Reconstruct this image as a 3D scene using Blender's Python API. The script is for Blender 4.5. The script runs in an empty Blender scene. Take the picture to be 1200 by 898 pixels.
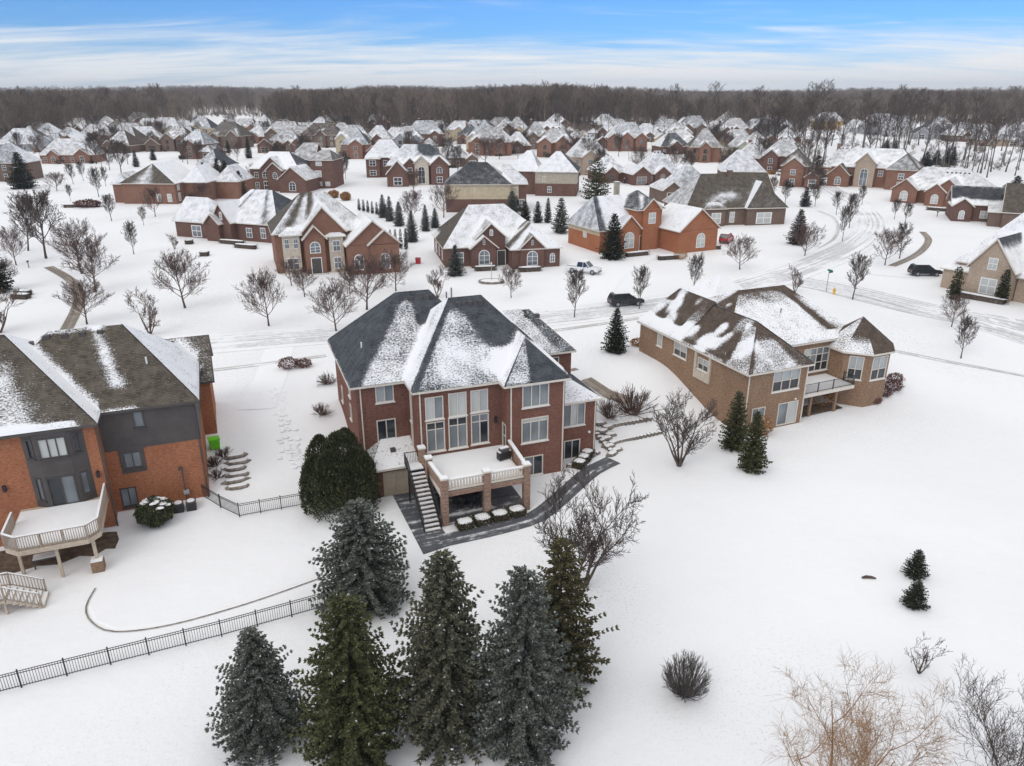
import bpy, math, random
from mathutils import Vector, Matrix
import numpy as np

# ------------------------------------------------------------------ camera, sky, sun, exposure
scene = bpy.context.scene
COL = scene.collection
FPX, HZ, CAMH = 870.0, 112.0, 30.0
PITCH = math.atan((449 - HZ) / FPX)
cam_d = bpy.data.cameras.new('camera')
cam = bpy.data.objects.new('camera', cam_d)
COL.objects.link(cam)
cam.location = (0, 0, CAMH)
cam.rotation_euler = (math.pi / 2 - PITCH, 0, 0)
cam_d.sensor_width = 36.0
cam_d.lens = 36.0 * FPX / 1200.0
cam_d.clip_end = 20000
scene.camera = cam
scene.render.resolution_x, scene.render.resolution_y = 1024, 766

SUN_EL, SUN_AZ = 42.0, 215.0          # azimuth of the sun, clockwise from +Y
sun_d = bpy.data.lights.new('sun', 'SUN')
sun_d.energy = 0.8
sun_d.angle = math.radians(35)
sun_d.color = (1.0, 0.95, 0.88)
sun = bpy.data.objects.new('sun', sun_d)
COL.objects.link(sun)
_a, _e = math.radians(SUN_AZ), math.radians(SUN_EL)
_sd = Vector((math.sin(_a) * math.cos(_e), math.cos(_a) * math.cos(_e), math.sin(_e)))
sun.rotation_euler = _sd.to_track_quat('Z', 'Y').to_euler()

world = bpy.data.worlds.new('World')
scene.world = world
world.use_nodes = True
wn, wl = world.node_tree.nodes, world.node_tree.links
for n in list(wn): wn.remove(n)
def W(t, **k):
    n = wn.new(t)
    for a, b in k.items(): setattr(n, a, b)
    return n
w_out = W('ShaderNodeOutputWorld'); w_bg = W('ShaderNodeBackground')
w_sky = W('ShaderNodeTexSky', sky_type='NISHITA', sun_disc=False, sun_elevation=math.radians(SUN_EL),
          sun_rotation=math.radians(SUN_AZ), air_density=1.0, dust_density=0.2, ozone_density=2.0)
w_hs = W('ShaderNodeHueSaturation'); w_hs.inputs['Saturation'].default_value = 1.0
w_tc = W('ShaderNodeTexCoord'); w_sep = W('ShaderNodeSeparateXYZ')
wl.new(w_tc.outputs['Generated'], w_sep.inputs[0])
def wmath(op, a, b=None, c=None):
    n = W('ShaderNodeMath', operation=op)
    for i, q in enumerate((a, b, c)):
        if q is None: continue
        if isinstance(q, (int, float)): n.inputs[i].default_value = q
        else: wl.new(q, n.inputs[i])
    return n.outputs[0]
def wmap(v, a, b, c=0.0, d=1.0):
    n = W('ShaderNodeMapRange', interpolation_type='SMOOTHSTEP')
    wl.new(v, n.inputs[0])
    for i, q in enumerate((a, b, c, d)): n.inputs[i + 1].default_value = q
    return n.outputs[0]
w_z = w_sep.outputs['Z']
w_den = wmath('ADD', wmath('MAXIMUM', w_z, 0.0), 0.10)
w_cv = W('ShaderNodeCombineXYZ')
wl.new(wmath('DIVIDE', w_sep.outputs['X'], w_den), w_cv.inputs[0])
wl.new(wmath('DIVIDE', w_sep.outputs['Y'], w_den), w_cv.inputs[1])
# thin cirrus veil: soft drawn-out streaks, thicker towards the horizon
w_map = W('ShaderNodeMapping'); w_map.inputs['Rotation'].default_value = (0, 0, math.radians(12))
w_map.inputs['Scale'].default_value = (0.36, 0.95, 1.0)
wl.new(w_cv.outputs[0], w_map.inputs[0])
w_n1 = W('ShaderNodeTexNoise'); w_n1.inputs['Scale'].default_value = 1.3; w_n1.inputs['Detail'].default_value = 7
w_n1.inputs['Roughness'].default_value = 0.58; w_n1.inputs['Distortion'].default_value = 0.9
wl.new(w_map.outputs[0], w_n1.inputs[0])
w_n2 = W('ShaderNodeTexNoise'); w_n2.inputs['Scale'].default_value = 5.5; w_n2.inputs['Detail'].default_value = 6
w_n2.inputs['Distortion'].default_value = 0.5
wl.new(w_map.outputs[0], w_n2.inputs[0])
w_low = wmap(w_z, 0.100, 0.010)                       # more veil low down
w_high = wmap(w_z, 0.16, 0.40)                        # the veil closes over again higher up
w_sum = wmath('ADD', wmath('MULTIPLY', w_n1.outputs[0], 0.8), wmath('MULTIPLY', w_n2.outputs[0], 0.28))
w_sum = wmath('ADD', w_sum, wmath('MULTIPLY', w_low, 0.50))
w_sum = wmath('ADD', w_sum, wmath('MULTIPLY', w_high, 0.62))
w_mask = wmap(w_sum, 0.56, 1.10)
w_blue = W('ShaderNodeMix', data_type='RGBA', blend_type='MULTIPLY'); w_blue.inputs[0].default_value = 1.0
w_blue.inputs[7].default_value = (0.30, 0.64, 1.20, 1)
wl.new(w_sky.outputs[0], w_hs.inputs['Color']); wl.new(w_hs.outputs[0], w_blue.inputs[6])
w_mix = W('ShaderNodeMix', data_type='RGBA')
w_mix.inputs[7].default_value = (8.5, 8.55, 8.65, 1)
wl.new(w_mask, w_mix.inputs[0]); wl.new(w_blue.outputs[2], w_mix.inputs[6])
wl.new(w_mix.outputs[2], w_bg.inputs[0]); w_bg.inputs[1].default_value = 0.10
wl.new(w_bg.outputs[0], w_out.inputs[0])

vs = scene.view_settings
vs.view_transform = 'Standard'; vs.look = 'None'; vs.gamma = 1.0; vs.exposure = 0.22
vs.use_curve_mapping = False

# ------------------------------------------------------------------ measuring helpers (photo pixel -> place)
_cp, _sp = math.cos(PITCH), math.sin(PITCH)
def ray(x, y):
    u = (x - 600) / FPX; v = (y - 449) / FPX
    return (u, _cp - v * _sp, -_sp - v * _cp)
def sm(t):
    t = 0.0 if t < 0 else 1.0 if t > 1 else t
    return t * t * (3 - 2 * t)
_c21, _s21 = math.cos(math.radians(20.5)), math.sin(math.radians(20.5))
def TZ(x, y):
    """height of the ground"""
    b = -(x + 12.5) * _s21 + (y - 54.3) * _c21
    z = 2.7 * sm((b + 1.0) / 12.5)
    if y > 115: z += (y - 115) * 0.0115
    if y > 520: z -= (y - 520) * 0.0085
    if y > 1100:
        k = sm((y - 1100) / 2600)
        z += k * (10 + 12 * math.sin(x * 0.0013 + 2.6) + 9 * math.sin(x * 0.0041 + 2.0) + 5 * math.sin(x * 0.0093))
    if y > 3000: z += 78 * math.exp(-((x + 3650) / 900) ** 2 - ((y - 5300) / 900) ** 2)
    if y > 60 and b > 14:
        z += 0.10 * math.sin(x * 0.09 + y * 0.05) * sm((b - 14) / 10)
    return z
def G(px, py):
    d = ray(px, py)
    z = 2.0
    lo, hi = 5.0, 9000.0
    t = 5.0; st = 1.0
    while t < 9000:
        x, y, z = d[0] * t, d[1] * t, CAMH + d[2] * t
        if z < TZ(x, y):
            lo, hi = t - st, t
            break
        t += st; st = max(1.0, t * 0.01)
    for _ in range(24):
        m = (lo + hi) / 2
        if CAMH + d[2] * m < TZ(d[0] * m, d[1] * m): hi = m
        else: lo = m
    return Vector((d[0] * hi, d[1] * hi, TZ(d[0] * hi, d[1] * hi)))
def height_at(p, px_top):
    d = ray(600, px_top)
    return CAMH + d[2] / d[1] * p.y - p.z
class Frame:
    def __init__(s, O, deg):
        s.O = O; s.deg = deg; r = math.radians(deg); s.c, s.s = math.cos(r), math.sin(r)
    def loc(s, X, Y):
        dx, dy = X - s.O[0], Y - s.O[1]
        return dx * s.c + dy * s.s, -dx * s.s + dy * s.c
    def wor(s, a, b): return s.O[0] + a * s.c - b * s.s, s.O[1] + a * s.s + b * s.c
    def _r(s, x, y):
        d = ray(x, y); a0, b0 = s.loc(0, 0)
        return a0, b0, d[0] * s.c + d[1] * s.s, -d[0] * s.s + d[1] * s.c, d[2]
    def onb(s, x, y, b):
        a0, b0, da, db, dz = s._r(x, y); t = (b - b0) / db; return a0 + da * t, CAMH + dz * t
    def ona(s, x, y, a):
        a0, b0, da, db, dz = s._r(x, y); t = (a - a0) / da; return b0 + db * t, CAMH + dz * t
    def rect(s, b, x0, y0, x1, y1):
        p, q = s.onb(x0, y0, b), s.onb(x1, y1, b)
        return (p[0], q[0], q[1], p[1])

# ------------------------------------------------------------------ materials
def new_mat(name):
    m = bpy.data.materials.new(name); m.use_nodes = True
    nt = m.node_tree
    return m, nt.nodes, nt.links, nt.nodes['Principled BSDF']
def nd(N, t, **k):
    n = N.new(t)
    for a, b in k.items(): setattr(n, a, b)
    return n
def rgba(c): return (c[0], c[1], c[2], 1)
def mixc(N, L, fac, a, b, blend='MIX'):
    n = nd(N, 'ShaderNodeMix', data_type='RGBA', blend_type=blend)
    for i, q in ((0, fac), (6, a), (7, b)):
        if isinstance(q, (tuple, list)): n.inputs[i].default_value = rgba(q)
        elif isinstance(q, (int, float)): n.inputs[i].default_value = q
        else: L.new(q, n.inputs[i])
    return n.outputs[2]
def mth(N, L, op, a, b=None, c=None):
    n = nd(N, 'ShaderNodeMath', operation=op)
    for i, q in enumerate((a, b, c)):
        if q is None: continue
        if isinstance(q, (int, float)): n.inputs[i].default_value = q
        else: L.new(q, n.inputs[i])
    return n.outputs[0]
def smap(N, L, v, a, b, c=0.0, d=1.0):
    n = nd(N, 'ShaderNodeMapRange', interpolation_type='SMOOTHSTEP')
    L.new(v, n.inputs[0])
    for i, q in enumerate((a, b, c, d)): n.inputs[i + 1].default_value = q
    return n.outputs[0]
def noise(N, L, vec, scale, detail=3, rough=0.55, dist=0.0):
    n = nd(N, 'ShaderNodeTexNoise'); n.inputs['Scale'].default_value = scale
    n.inputs['Detail'].default_value = detail; n.inputs['Roughness'].default_value = rough
    n.inputs['Distortion'].default_value = dist
    if vec is not None: L.new(vec, n.inputs['Vector'])
    return n.outputs[0]
def bump(N, L, B, h, strength=0.3, dist=0.05):
    n = nd(N, 'ShaderNodeBump'); n.inputs['Strength'].default_value = strength; n.inputs['Distance'].default_value = dist
    L.new(h, n.inputs['Height']); L.new(n.outputs[0], B.inputs['Normal'])
def uvec(N, L):
    """object coordinates folded to (run along the wall, z) so that patterns run along every wall and slope"""
    tc = nd(N, 'ShaderNodeTexCoord'); s = nd(N, 'ShaderNodeSeparateXYZ'); L.new(tc.outputs['Object'], s.inputs[0])
    cr = nd(N, 'ShaderNodeVectorMath', operation='CROSS_PRODUCT'); L.new(tc.outputs['Normal'], cr.inputs[0]); cr.inputs[1].default_value = (0, 0, 1)
    no = nd(N, 'ShaderNodeVectorMath', operation='NORMALIZE'); L.new(cr.outputs[0], no.inputs[0])
    dt = nd(N, 'ShaderNodeVectorMath', operation='DOT_PRODUCT'); L.new(no.outputs[0], dt.inputs[0]); L.new(tc.outputs['Object'], dt.inputs[1])
    c = nd(N, 'ShaderNodeCombineXYZ'); L.new(dt.outputs['Value'], c.inputs[0]); L.new(s.outputs[2], c.inputs[1])
    return tc.outputs['Object'], c.outputs[0], s.outputs[2]
def m_plain(name, col, rough=0.6, var=0.12, scale=3.0, metallic=0.0, bumps=0.0, spec=0.4):
    m, N, L, B = new_mat(name)
    tc = nd(N, 'ShaderNodeTexCoord')
    f = noise(N, L, tc.outputs['Object'], scale, 5)
    d = tuple(c * (1 - var) for c in col); e = tuple(min(1, c * (1 + var)) for c in col)
    L.new(mixc(N, L, smap(N, L, f, 0.3, 0.7), d, e), B.inputs['Base Color'])
    B.inputs['Roughness'].default_value = rough; B.inputs['Metallic'].default_value = metallic
    B.inputs['Specular IOR Level'].default_value = spec
    if bumps: bump(N, L, B, f, bumps, 0.03)
    return m
def m_brick(name, c1, c2, mortar, bw=0.23, bh=0.078):
    m, N, L, B = new_mat(name)
    o, u, z = uvec(N, L)
    t = nd(N, 'ShaderNodeTexBrick'); L.new(u, t.inputs['Vector'])
    t.inputs['Color1'].default_value = rgba(c1); t.inputs['Color2'].default_value = rgba(c2)
    t.inputs['Mortar'].default_value = rgba(mortar); t.inputs['Scale'].default_value = 1.0
    t.inputs['Mortar Size'].default_value = 0.009; t.inputs['Brick Width'].default_value = bw
    t.inputs['Row Height'].default_value = bh; t.inputs['Bias'].default_value = -0.1
    big = noise(N, L, o, 0.5, 4)
    mp = nd(N, 'ShaderNodeMapping'); L.new(u, mp.inputs[0]); mp.inputs['Scale'].default_value = (4.2, 9.0, 1)
    mid = noise(N, L, mp.outputs[0], 1.0, 3, 0.75)
    c = mixc(N, L, smap(N, L, mid, 0.30, 0.50, 0.75, 0.0), t.outputs[0], tuple(x * 0.45 for x in c1))
    c = mixc(N, L, smap(N, L, mid, 0.52, 0.74, 0.0, 0.75), c, tuple(min(1, x * 1.5 + .03) for x in c2))
    c = mixc(N, L, smap(N, L, big, 0.3, 0.7, 0.0, 0.30), c, tuple(x * 0.6 for x in c1))
    L.new(c, B.inputs['Base Color']); B.inputs['Roughness'].default_value = 0.85
    B.inputs['Specular IOR Level'].default_value = 0.2
    inv = mth(N, L, 'SUBTRACT', 1.0, t.outputs[1])
    bump(N, L, B, inv, 0.5, 0.012)
    return m
def m_siding(name, col, h=0.14):
    m, N, L, B = new_mat(name)
    o, u, z = uvec(N, L)
    fr = mth(N, L, 'FRACT', mth(N, L, 'DIVIDE', z, h))
    edge = smap(N, L, fr, 0.0, 0.14)
    n = noise(N, L, o, 1.2, 4)
    c = mixc(N, L, smap(N, L, n, 0.3, 0.7), tuple(x * 0.88 for x in col), tuple(x * 1.1 for x in col))
    c = mixc(N, L, edge, tuple(x * 0.55 for x in col), c)
    L.new(c, B.inputs['Base Color']); B.inputs['Roughness'].default_value = 0.7
    bump(N, L, B, fr, 0.5, 0.02)
    return m
SNOW = (0.85, 0.852, 0.862)
def m_roof(name, c1, c2):
    m, N, L, B = new_mat(name)
    o, u, z = uvec(N, L)
    t = nd(N, 'ShaderNodeTexBrick'); L.new(u, t.inputs['Vector'])
    t.inputs['Color1'].default_value = rgba(c1); t.inputs['Color2'].default_value = rgba(c2)
    t.inputs['Mortar'].default_value = rgba(tuple(x * 0.35 for x in c1)); t.inputs['Scale'].default_value = 1.0
    t.inputs['Mortar Size'].default_value = 0.012; t.inputs['Brick Width'].default_value = 0.24
    t.inputs['Row Height'].default_value = 0.09; t.inputs['Bias'].default_value = 0.0
    a = noise(N, L, o, 1.3, 4)
    dark = mixc(N, L, smap(N, L, a, 0.3, 0.7, 0, 0.5), t.outputs[0], tuple(x * 1.3 for x in c2))
    at = nd(N, 'ShaderNodeAttribute', attribute_name='snow')
    mp = nd(N, 'ShaderNodeMapping'); L.new(u, mp.inputs[0]); mp.inputs['Scale'].default_value = (4.6, 9.5, 1)
    fine = noise(N, L, mp.outputs[0], 1.3, 3, 0.7)
    big = noise(N, L, o, 0.75, 4, 0.6)
    row = mth(N, L, 'FRACT', mth(N, L, 'DIVIDE', z, 0.09))
    s = mth(N, L, 'ADD', at.outputs['Fac'], mth(N, L, 'MULTIPLY', mth(N, L, 'SUBTRACT', fine, 0.5), 2.0))
    s = mth(N, L, 'ADD', s, mth(N, L, 'MULTIPLY', mth(N, L, 'SUBTRACT', big, 0.5), 0.85))
    s = mth(N, L, 'SUBTRACT', s, mth(N, L, 'MULTIPLY', row, 0.16))
    mask = smap(N, L, s, 0.24, 0.80)
    c = mixc(N, L, mask, dark, SNOW)
    L.new(c, B.inputs['Base Color']); B.inputs['Roughness'].default_value = 0.85
    B.inputs['Specular IOR Level'].default_value = 0.15
    hgt = mth(N, L, 'ADD', mth(N, L, 'MULTIPLY', mask, 1.4), mth(N, L, 'MULTIPLY', mth(N, L, 'SUBTRACT', 1.0, row), 0.5))
    bump(N, L, B, hgt, 0.5, 0.03)
    return m
def m_glass(name, col, rough=0.06, var=0.3):
    m, N, L, B = new_mat(name)
    tc = nd(N, 'ShaderNodeTexCoord'); oi = nd(N, 'ShaderNodeObjectInfo')
    v = nd(N, 'ShaderNodeVectorMath', operation='ADD'); L.new(tc.outputs['Object'], v.inputs[0]); L.new(oi.outputs['Random'], v.inputs[1])
    f = noise(N, L, v.outputs[0], 0.35, 1)
    c = mixc(N, L, smap(N, L, f, 0.35, 0.65), tuple(x * (1 - var) for x in col), tuple(x * (1 + var * 0.5) for x in col))
    L.new(c, B.inputs['Base Color']); B.inputs['Roughness'].default_value = rough
    B.inputs['Specular IOR Level'].default_value = 0.6
    return m
def m_snow(name='snow', tint=SNOW, grass=0.0):
    m, N, L, B = new_mat(name)
    tc = nd(N, 'ShaderNodeTexCoord'); o = tc.outputs['Object']
    a = noise(N, L, o, 0.06, 4); b = noise(N, L, o, 1.1, 5); f = noise(N, L, o, 9.0, 3)
    c = mixc(N, L, smap(N, L, a, 0.35, 0.65), tuple(x * 0.955 for x in tint), tint)
    if grass:
        # blades of last year's lawn showing where the wind has thinned the snow
        g = nd(N, 'ShaderNodeTexNoise'); g.inputs['Scale'].default_value = 5.5; g.inputs['Detail'].default_value = 6
        g.inputs['Roughness'].default_value = 0.75; L.new(o, g.inputs[0])
        zone = smap(N, L, noise(N, L, o, 0.035, 3), 0.46, 0.66)
        k = mth(N, L, 'MULTIPLY', smap(N, L, g.outputs[0], 0.52, 0.68), mth(N, L, 'ADD', mth(N, L, 'MULTIPLY', zone, grass), grass * 0.10))
        c = mixc(N, L, k, c, (0.30, 0.28, 0.23))
    L.new(c, B.inputs['Base Color']); B.inputs['Roughness'].default_value = 0.75
    B.inputs['Specular IOR Level'].default_value = 0.25
    h = mth(N, L, 'ADD', mth(N, L, 'MULTIPLY', b, 1.0), mth(N, L, 'MULTIPLY', f, 0.22))
    h = mth(N, L, 'ADD', h, mth(N, L, 'MULTIPLY', noise(N, L, o, 0.25, 3), 2.5))
    bump(N, L, B, h, 0.55, 0.10)
    return m
def m_road(name, pave, track, amount):
    """driven-over snow: grey wheel tracks run along the road (uv: u along in metres, v across)"""
    m, N, L, B = new_mat(name)
    uv = nd(N, 'ShaderNodeUVMap'); uv.uv_map = 'UVMap'
    s = nd(N, 'ShaderNodeSeparateXYZ'); L.new(uv.outputs[0], s.inputs[0])
    c = nd(N, 'ShaderNodeCombineXYZ')
    L.new(mth(N, L, 'MULTIPLY', s.outputs[0], 0.035), c.inputs[0]); L.new(mth(N, L, 'MULTIPLY', s.outputs[1], 1.7), c.inputs[1])
    st = noise(N, L, c.outputs[0], 1.0, 6, 0.6)
    tc = nd(N, 'ShaderNodeTexCoord'); sp = noise(N, L, tc.outputs['Object'], 1.6, 5, 0.65)
    blot = noise(N, L, tc.outputs['Object'], 0.12, 3)
    k = mth(N, L, 'ADD', mth(N, L, 'MULTIPLY', st, 0.75), mth(N, L, 'MULTIPLY', sp, 0.35))
    k = mth(N, L, 'ADD', k, mth(N, L, 'MULTIPLY', mth(N, L, 'SUBTRACT', blot, 0.5), 0.35))
    f = smap(N, L, k, 0.70 - amount, 0.86 - amount)
    col = mixc(N, L, f, SNOW, track)
    f2 = smap(N, L, k, 0.92 - amount, 1.02 - amount)
    col = mixc(N, L, f2, col, pave)
    L.new(col, B.inputs['Base Color']); B.inputs['Roughness'].default_value = 0.7
    bump(N, L, B, k, 0.3, 0.05)
    return m
def m_leaf(name, c1, c2, snow=0.03, tip=None):
    m, N, L, B = new_mat(name)
    g = nd(N, 'ShaderNodeNewGeometry'); tc = nd(N, 'ShaderNodeTexCoord')
    f = noise(N, L, tc.outputs['Object'], 1.3, 3)
    k = mth(N, L, 'ADD', mth(N, L, 'MULTIPLY', g.outputs['Random Per Island'], 0.75), mth(N, L, 'MULTIPLY', f, 0.5))
    c = mixc(N, L, smap(N, L, k, 0.2, 1.0), c1, c2)
    if tip:
        c = mixc(N, L, smap(N, L, noise(N, L, tc.outputs['Object'], 0.5, 2), 0.52, 0.68, 0, 0.85), c, tip)
    if snow:
        r = mth(N, L, 'FRACT', mth(N, L, 'MULTIPLY', g.outputs['Random Per Island'], 77.7))
        c = mixc(N, L, mth(N, L, 'GREATER_THAN', r, 1 - snow), c, (0.75, 0.77, 0.8))
    L.new(c, B.inputs['Base Color']); B.inputs['Roughness'].default_value = 0.75
    B.inputs['Specular IOR Level'].default_value = 0.2
    return m
M = {}
M['snow'] = m_snow('snow', SNOW); M['ground'] = m_snow('snowy_ground', SNOW, 0.55)
M['brick_red'] = m_brick('brick_red', (0.178, 0.057, 0.035), (0.240, 0.088, 0.052), (0.22, 0.19, 0.165))
M['brick_column'] = m_brick('brick_column', (0.25, 0.115, 0.075), (0.42, 0.27, 0.19), (0.42, 0.38, 0.34))
M['brick_orange'] = m_brick('brick_orange', (0.37, 0.115, 0.046), (0.44, 0.155, 0.064), (0.36, 0.25, 0.18))
M['brick_tan'] = m_brick('brick_tan', (0.235, 0.132, 0.075), (0.335, 0.198, 0.115), (0.36, 0.29, 0.22))
M['brick_rust'] = m_brick('brick_rust', (0.225, 0.092, 0.053), (0.285, 0.13, 0.078), (0.30, 0.24, 0.2))
M['brick_maroon'] = m_brick('brick_maroon', (0.135, 0.058, 0.042), (0.18, 0.082, 0.058), (0.22, 0.18, 0.16))
M['brick_brown'] = m_brick('brick_brown', (0.145, 0.09, 0.064), (0.20, 0.128, 0.09), (0.24, 0.2, 0.17))
M['brick_pale'] = m_brick('brick_pale', (0.40, 0.29, 0.20), (0.50, 0.38, 0.27), (0.5, 0.45, 0.4))
M['siding_dark'] = m_siding('siding_dark', (0.085, 0.074, 0.068)); M['siding_cream'] = m_siding('siding_cream', (0.52, 0.43, 0.29))
M['siding_beige'] = m_siding('siding_beige', (0.42, 0.37, 0.29)); M['siding_white'] = m_siding('siding_white', (0.62, 0.63, 0.64))
M['siding_sage'] = m_siding('siding_sage', (0.46, 0.47, 0.33))
M['siding_grey'] = m_siding('siding_grey', (0.30, 0.31, 0.32))
M['roof_slate'] = m_roof('roof_slate', (0.044, 0.050, 0.057), (0.088, 0.096, 0.105))
M['roof_brown'] = m_roof('roof_brown', (0.070, 0.058, 0.046), (0.135, 0.115, 0.092))
M['roof_umber'] = m_roof('roof_umber', (0.075, 0.055, 0.042), (0.12, 0.09, 0.07))
M['roof_black'] = m_roof('roof_black', (0.035, 0.037, 0.042), (0.065, 0.068, 0.075))
M['trim'] = m_plain('trim_cream', (0.66, 0.60, 0.52), 0.5, 0.06); M['trim_white'] = m_plain('trim_white', (0.78, 0.77, 0.75), 0.5, 0.05)
M['trim_dark'] = m_plain('trim_dark', (0.075, 0.065, 0.06), 0.5, 0.1); M['trim_tan'] = m_plain('trim_tan', (0.42, 0.34, 0.26), 0.55, 0.1)
M['trim_brown'] = m_plain('trim_brown', (0.16, 0.12, 0.09), 0.55, 0.1)
M['gl_dark'] = m_glass('glass_dark', (0.035, 0.042, 0.048)); M['gl_blind'] = m_glass('glass_blind', (0.40, 0.42, 0.42), 0.12, 0.15)
M['gl_grey'] = m_glass('glass_grey', (0.20, 0.225, 0.24), 0.1, 0.35); M['gl_pale'] = m_glass('glass_pale', (0.52, 0.53, 0.50), 0.14, 0.15)
M['black_metal'] = m_plain('black_metal', (0.018, 0.018, 0.02), 0.45, 0.2); M['door_beige'] = m_plain('door_beige', (0.44, 0.37, 0.28), 0.55, 0.08)
M['deck_wood'] = m_plain('deck_wood', (0.34, 0.27, 0.21), 0.7, 0.18, 6.0, bumps=0.2); M['deck_tan'] = m_plain('deck_tan', (0.50, 0.41, 0.31), 0.65, 0.12, 4.0)
M['concrete'] = m_plain('concrete', (0.34, 0.32, 0.29), 0.85, 0.2, 2.0, bumps=0.3); M['stone'] = m_plain('stone', (0.22, 0.19, 0.16), 0.9, 0.4, 2.5, bumps=0.6)
M['limestone'] = m_plain('limestone', (0.52, 0.45, 0.36), 0.8, 0.12, 2.0)
M['bark'] = m_plain('bark', (0.095, 0.07, 0.055), 0.9, 0.35, 3.0); M['bark_grey'] = m_plain('bark_grey', (0.12, 0.105, 0.092), 0.9, 0.35, 3.0)
M['bark_red'] = m_plain('bark_red', (0.15, 0.09, 0.075), 0.9, 0.35, 3.0); M['willow'] = m_plain('willow_twig', (0.33, 0.18, 0.075), 0.85, 0.3, 2.0)
M['twig'] = m_plain('twig', (0.10, 0.075, 0.062), 0.9, 0.3, 2.0); M['twig_red'] = m_plain('twig_red', (0.135, 0.085, 0.07), 0.9, 0.3, 2.0)
def m_forest(name, c1, c2):
    m, N, L, B = new_mat(name)
    oi = nd(N, 'ShaderNodeObjectInfo')
    L.new(mixc(N, L, oi.outputs['Random'], c1, c2), B.inputs['Base Color']); B.inputs['Roughness'].default_value = 0.95
    B.inputs['Specular IOR Level'].default_value = 0.1
    return m
M['forest'] = m_forest('forest_twig', (0.12, 0.093, 0.074), (0.28, 0.22, 0.175))
M['leaf_rust'] = m_leaf('leaf_rust', (0.25, 0.12, 0.045), (0.42, 0.24, 0.10), 0.02)
M['leaf_maroon'] = m_leaf('leaf_maroon', (0.10, 0.045, 0.04), (0.2, 0.10, 0.08), 0.06)
M['spruce_blue'] = m_leaf('spruce_blue', (0.052, 0.060, 0.050), (0.185, 0.195, 0.168), 0.012)
M['spruce_green'] = m_leaf('spruce_green', (0.036, 0.043, 0.02), (0.125, 0.125, 0.055), 0.006, (0.125, 0.105, 0.045))
M['spruce_mid'] = m_leaf('spruce_mid', (0.048, 0.053, 0.038), (0.170, 0.163, 0.112), 0.012, (0.15, 0.12, 0.07))
M['spruce_olive'] = m_leaf('spruce_olive', (0.044, 0.043, 0.022), (0.135, 0.118, 0.058), 0.012)
M['spruce_brown'] = m_leaf('spruce_brown', (0.075, 0.055, 0.045), (0.16, 0.12, 0.10), 0.02)
M['spruce_dark'] = m_leaf('spruce_dark', (0.020, 0.026, 0.017), (0.058, 0.064, 0.040), 0.015)
M['arbor'] = m_leaf('arborvitae', (0.026, 0.033, 0.016), (0.090, 0.094, 0.042), 0.0)
M['boxwood'] = m_leaf('boxwood', (0.03, 0.032, 0.014), (0.10, 0.085, 0.045), 0.03)
M['paver'] = m_road('wet_paving', (0.045, 0.048, 0.058), (0.085, 0.088, 0.10), 0.325)
M['road'] = m_road('snowy_road', (0.32, 0.315, 0.31), (0.55, 0.55, 0.56), 0.22)
M['walk'] = m_road('snowy_walk', (0.24, 0.22, 0.20), (0.50, 0.49, 0.475), 0.27)
M['walk_brown'] = m_road('melted_walk', (0.20, 0.165, 0.13), (0.30, 0.255, 0.21), 0.42)
M['drive'] = m_road('snowy_drive', (0.50, 0.49, 0.48), (0.72, 0.725, 0.735), 0.06)
M['lime'] = m_plain('lime_green', (0.16, 0.62, 0.02), 0.4, 0.05); M['yellow'] = m_plain('hydrant_yellow', (0.75, 0.42, 0.03), 0.4, 0.06)
M['sign_green'] = m_plain('sign_green', (0.01, 0.16, 0.075), 0.4, 0.06); M['steel'] = m_plain('galvanised', (0.32, 0.33, 0.33), 0.4, 0.1, metallic=0.8)
M['car_black'] = m_plain('car_black', (0.016, 0.018, 0.022), 0.22, 0.1, spec=0.6); M['car_white'] = m_plain('car_white', (0.72, 0.73, 0.74), 0.25, 0.03)
M['car_red'] = m_plain('car_red', (0.42, 0.025, 0.03), 0.25, 0.05); M['car_silver'] = m_plain('car_silver', (0.42, 0.43, 0.45), 0.3, 0.05, metallic=0.4)
M['tyre'] = m_plain('tyre', (0.016, 0.016, 0.016), 0.85, 0.2); M['rim'] = m_plain('rim', (0.35, 0.36, 0.37), 0.3, 0.1, metallic=0.8)
M['lamp_glass'] = m_plain('lamp_glass', (0.6, 0.6, 0.58), 0.15, 0.05); M['tail_red'] = m_plain('tail_red', (0.35, 0.01, 0.01), 0.2, 0.1)
M['brown_ground'] = m_plain('dark_brown_ground', (0.12, 0.085, 0.06), 0.95, 0.4, 2.0, bumps=0.5)  # dark brown; under the left deck it also stands for shade
M['osb'] = m_plain('bare_sheathing', (0.55, 0.33, 0.12), 0.8, 0.15, 1.0)

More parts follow.
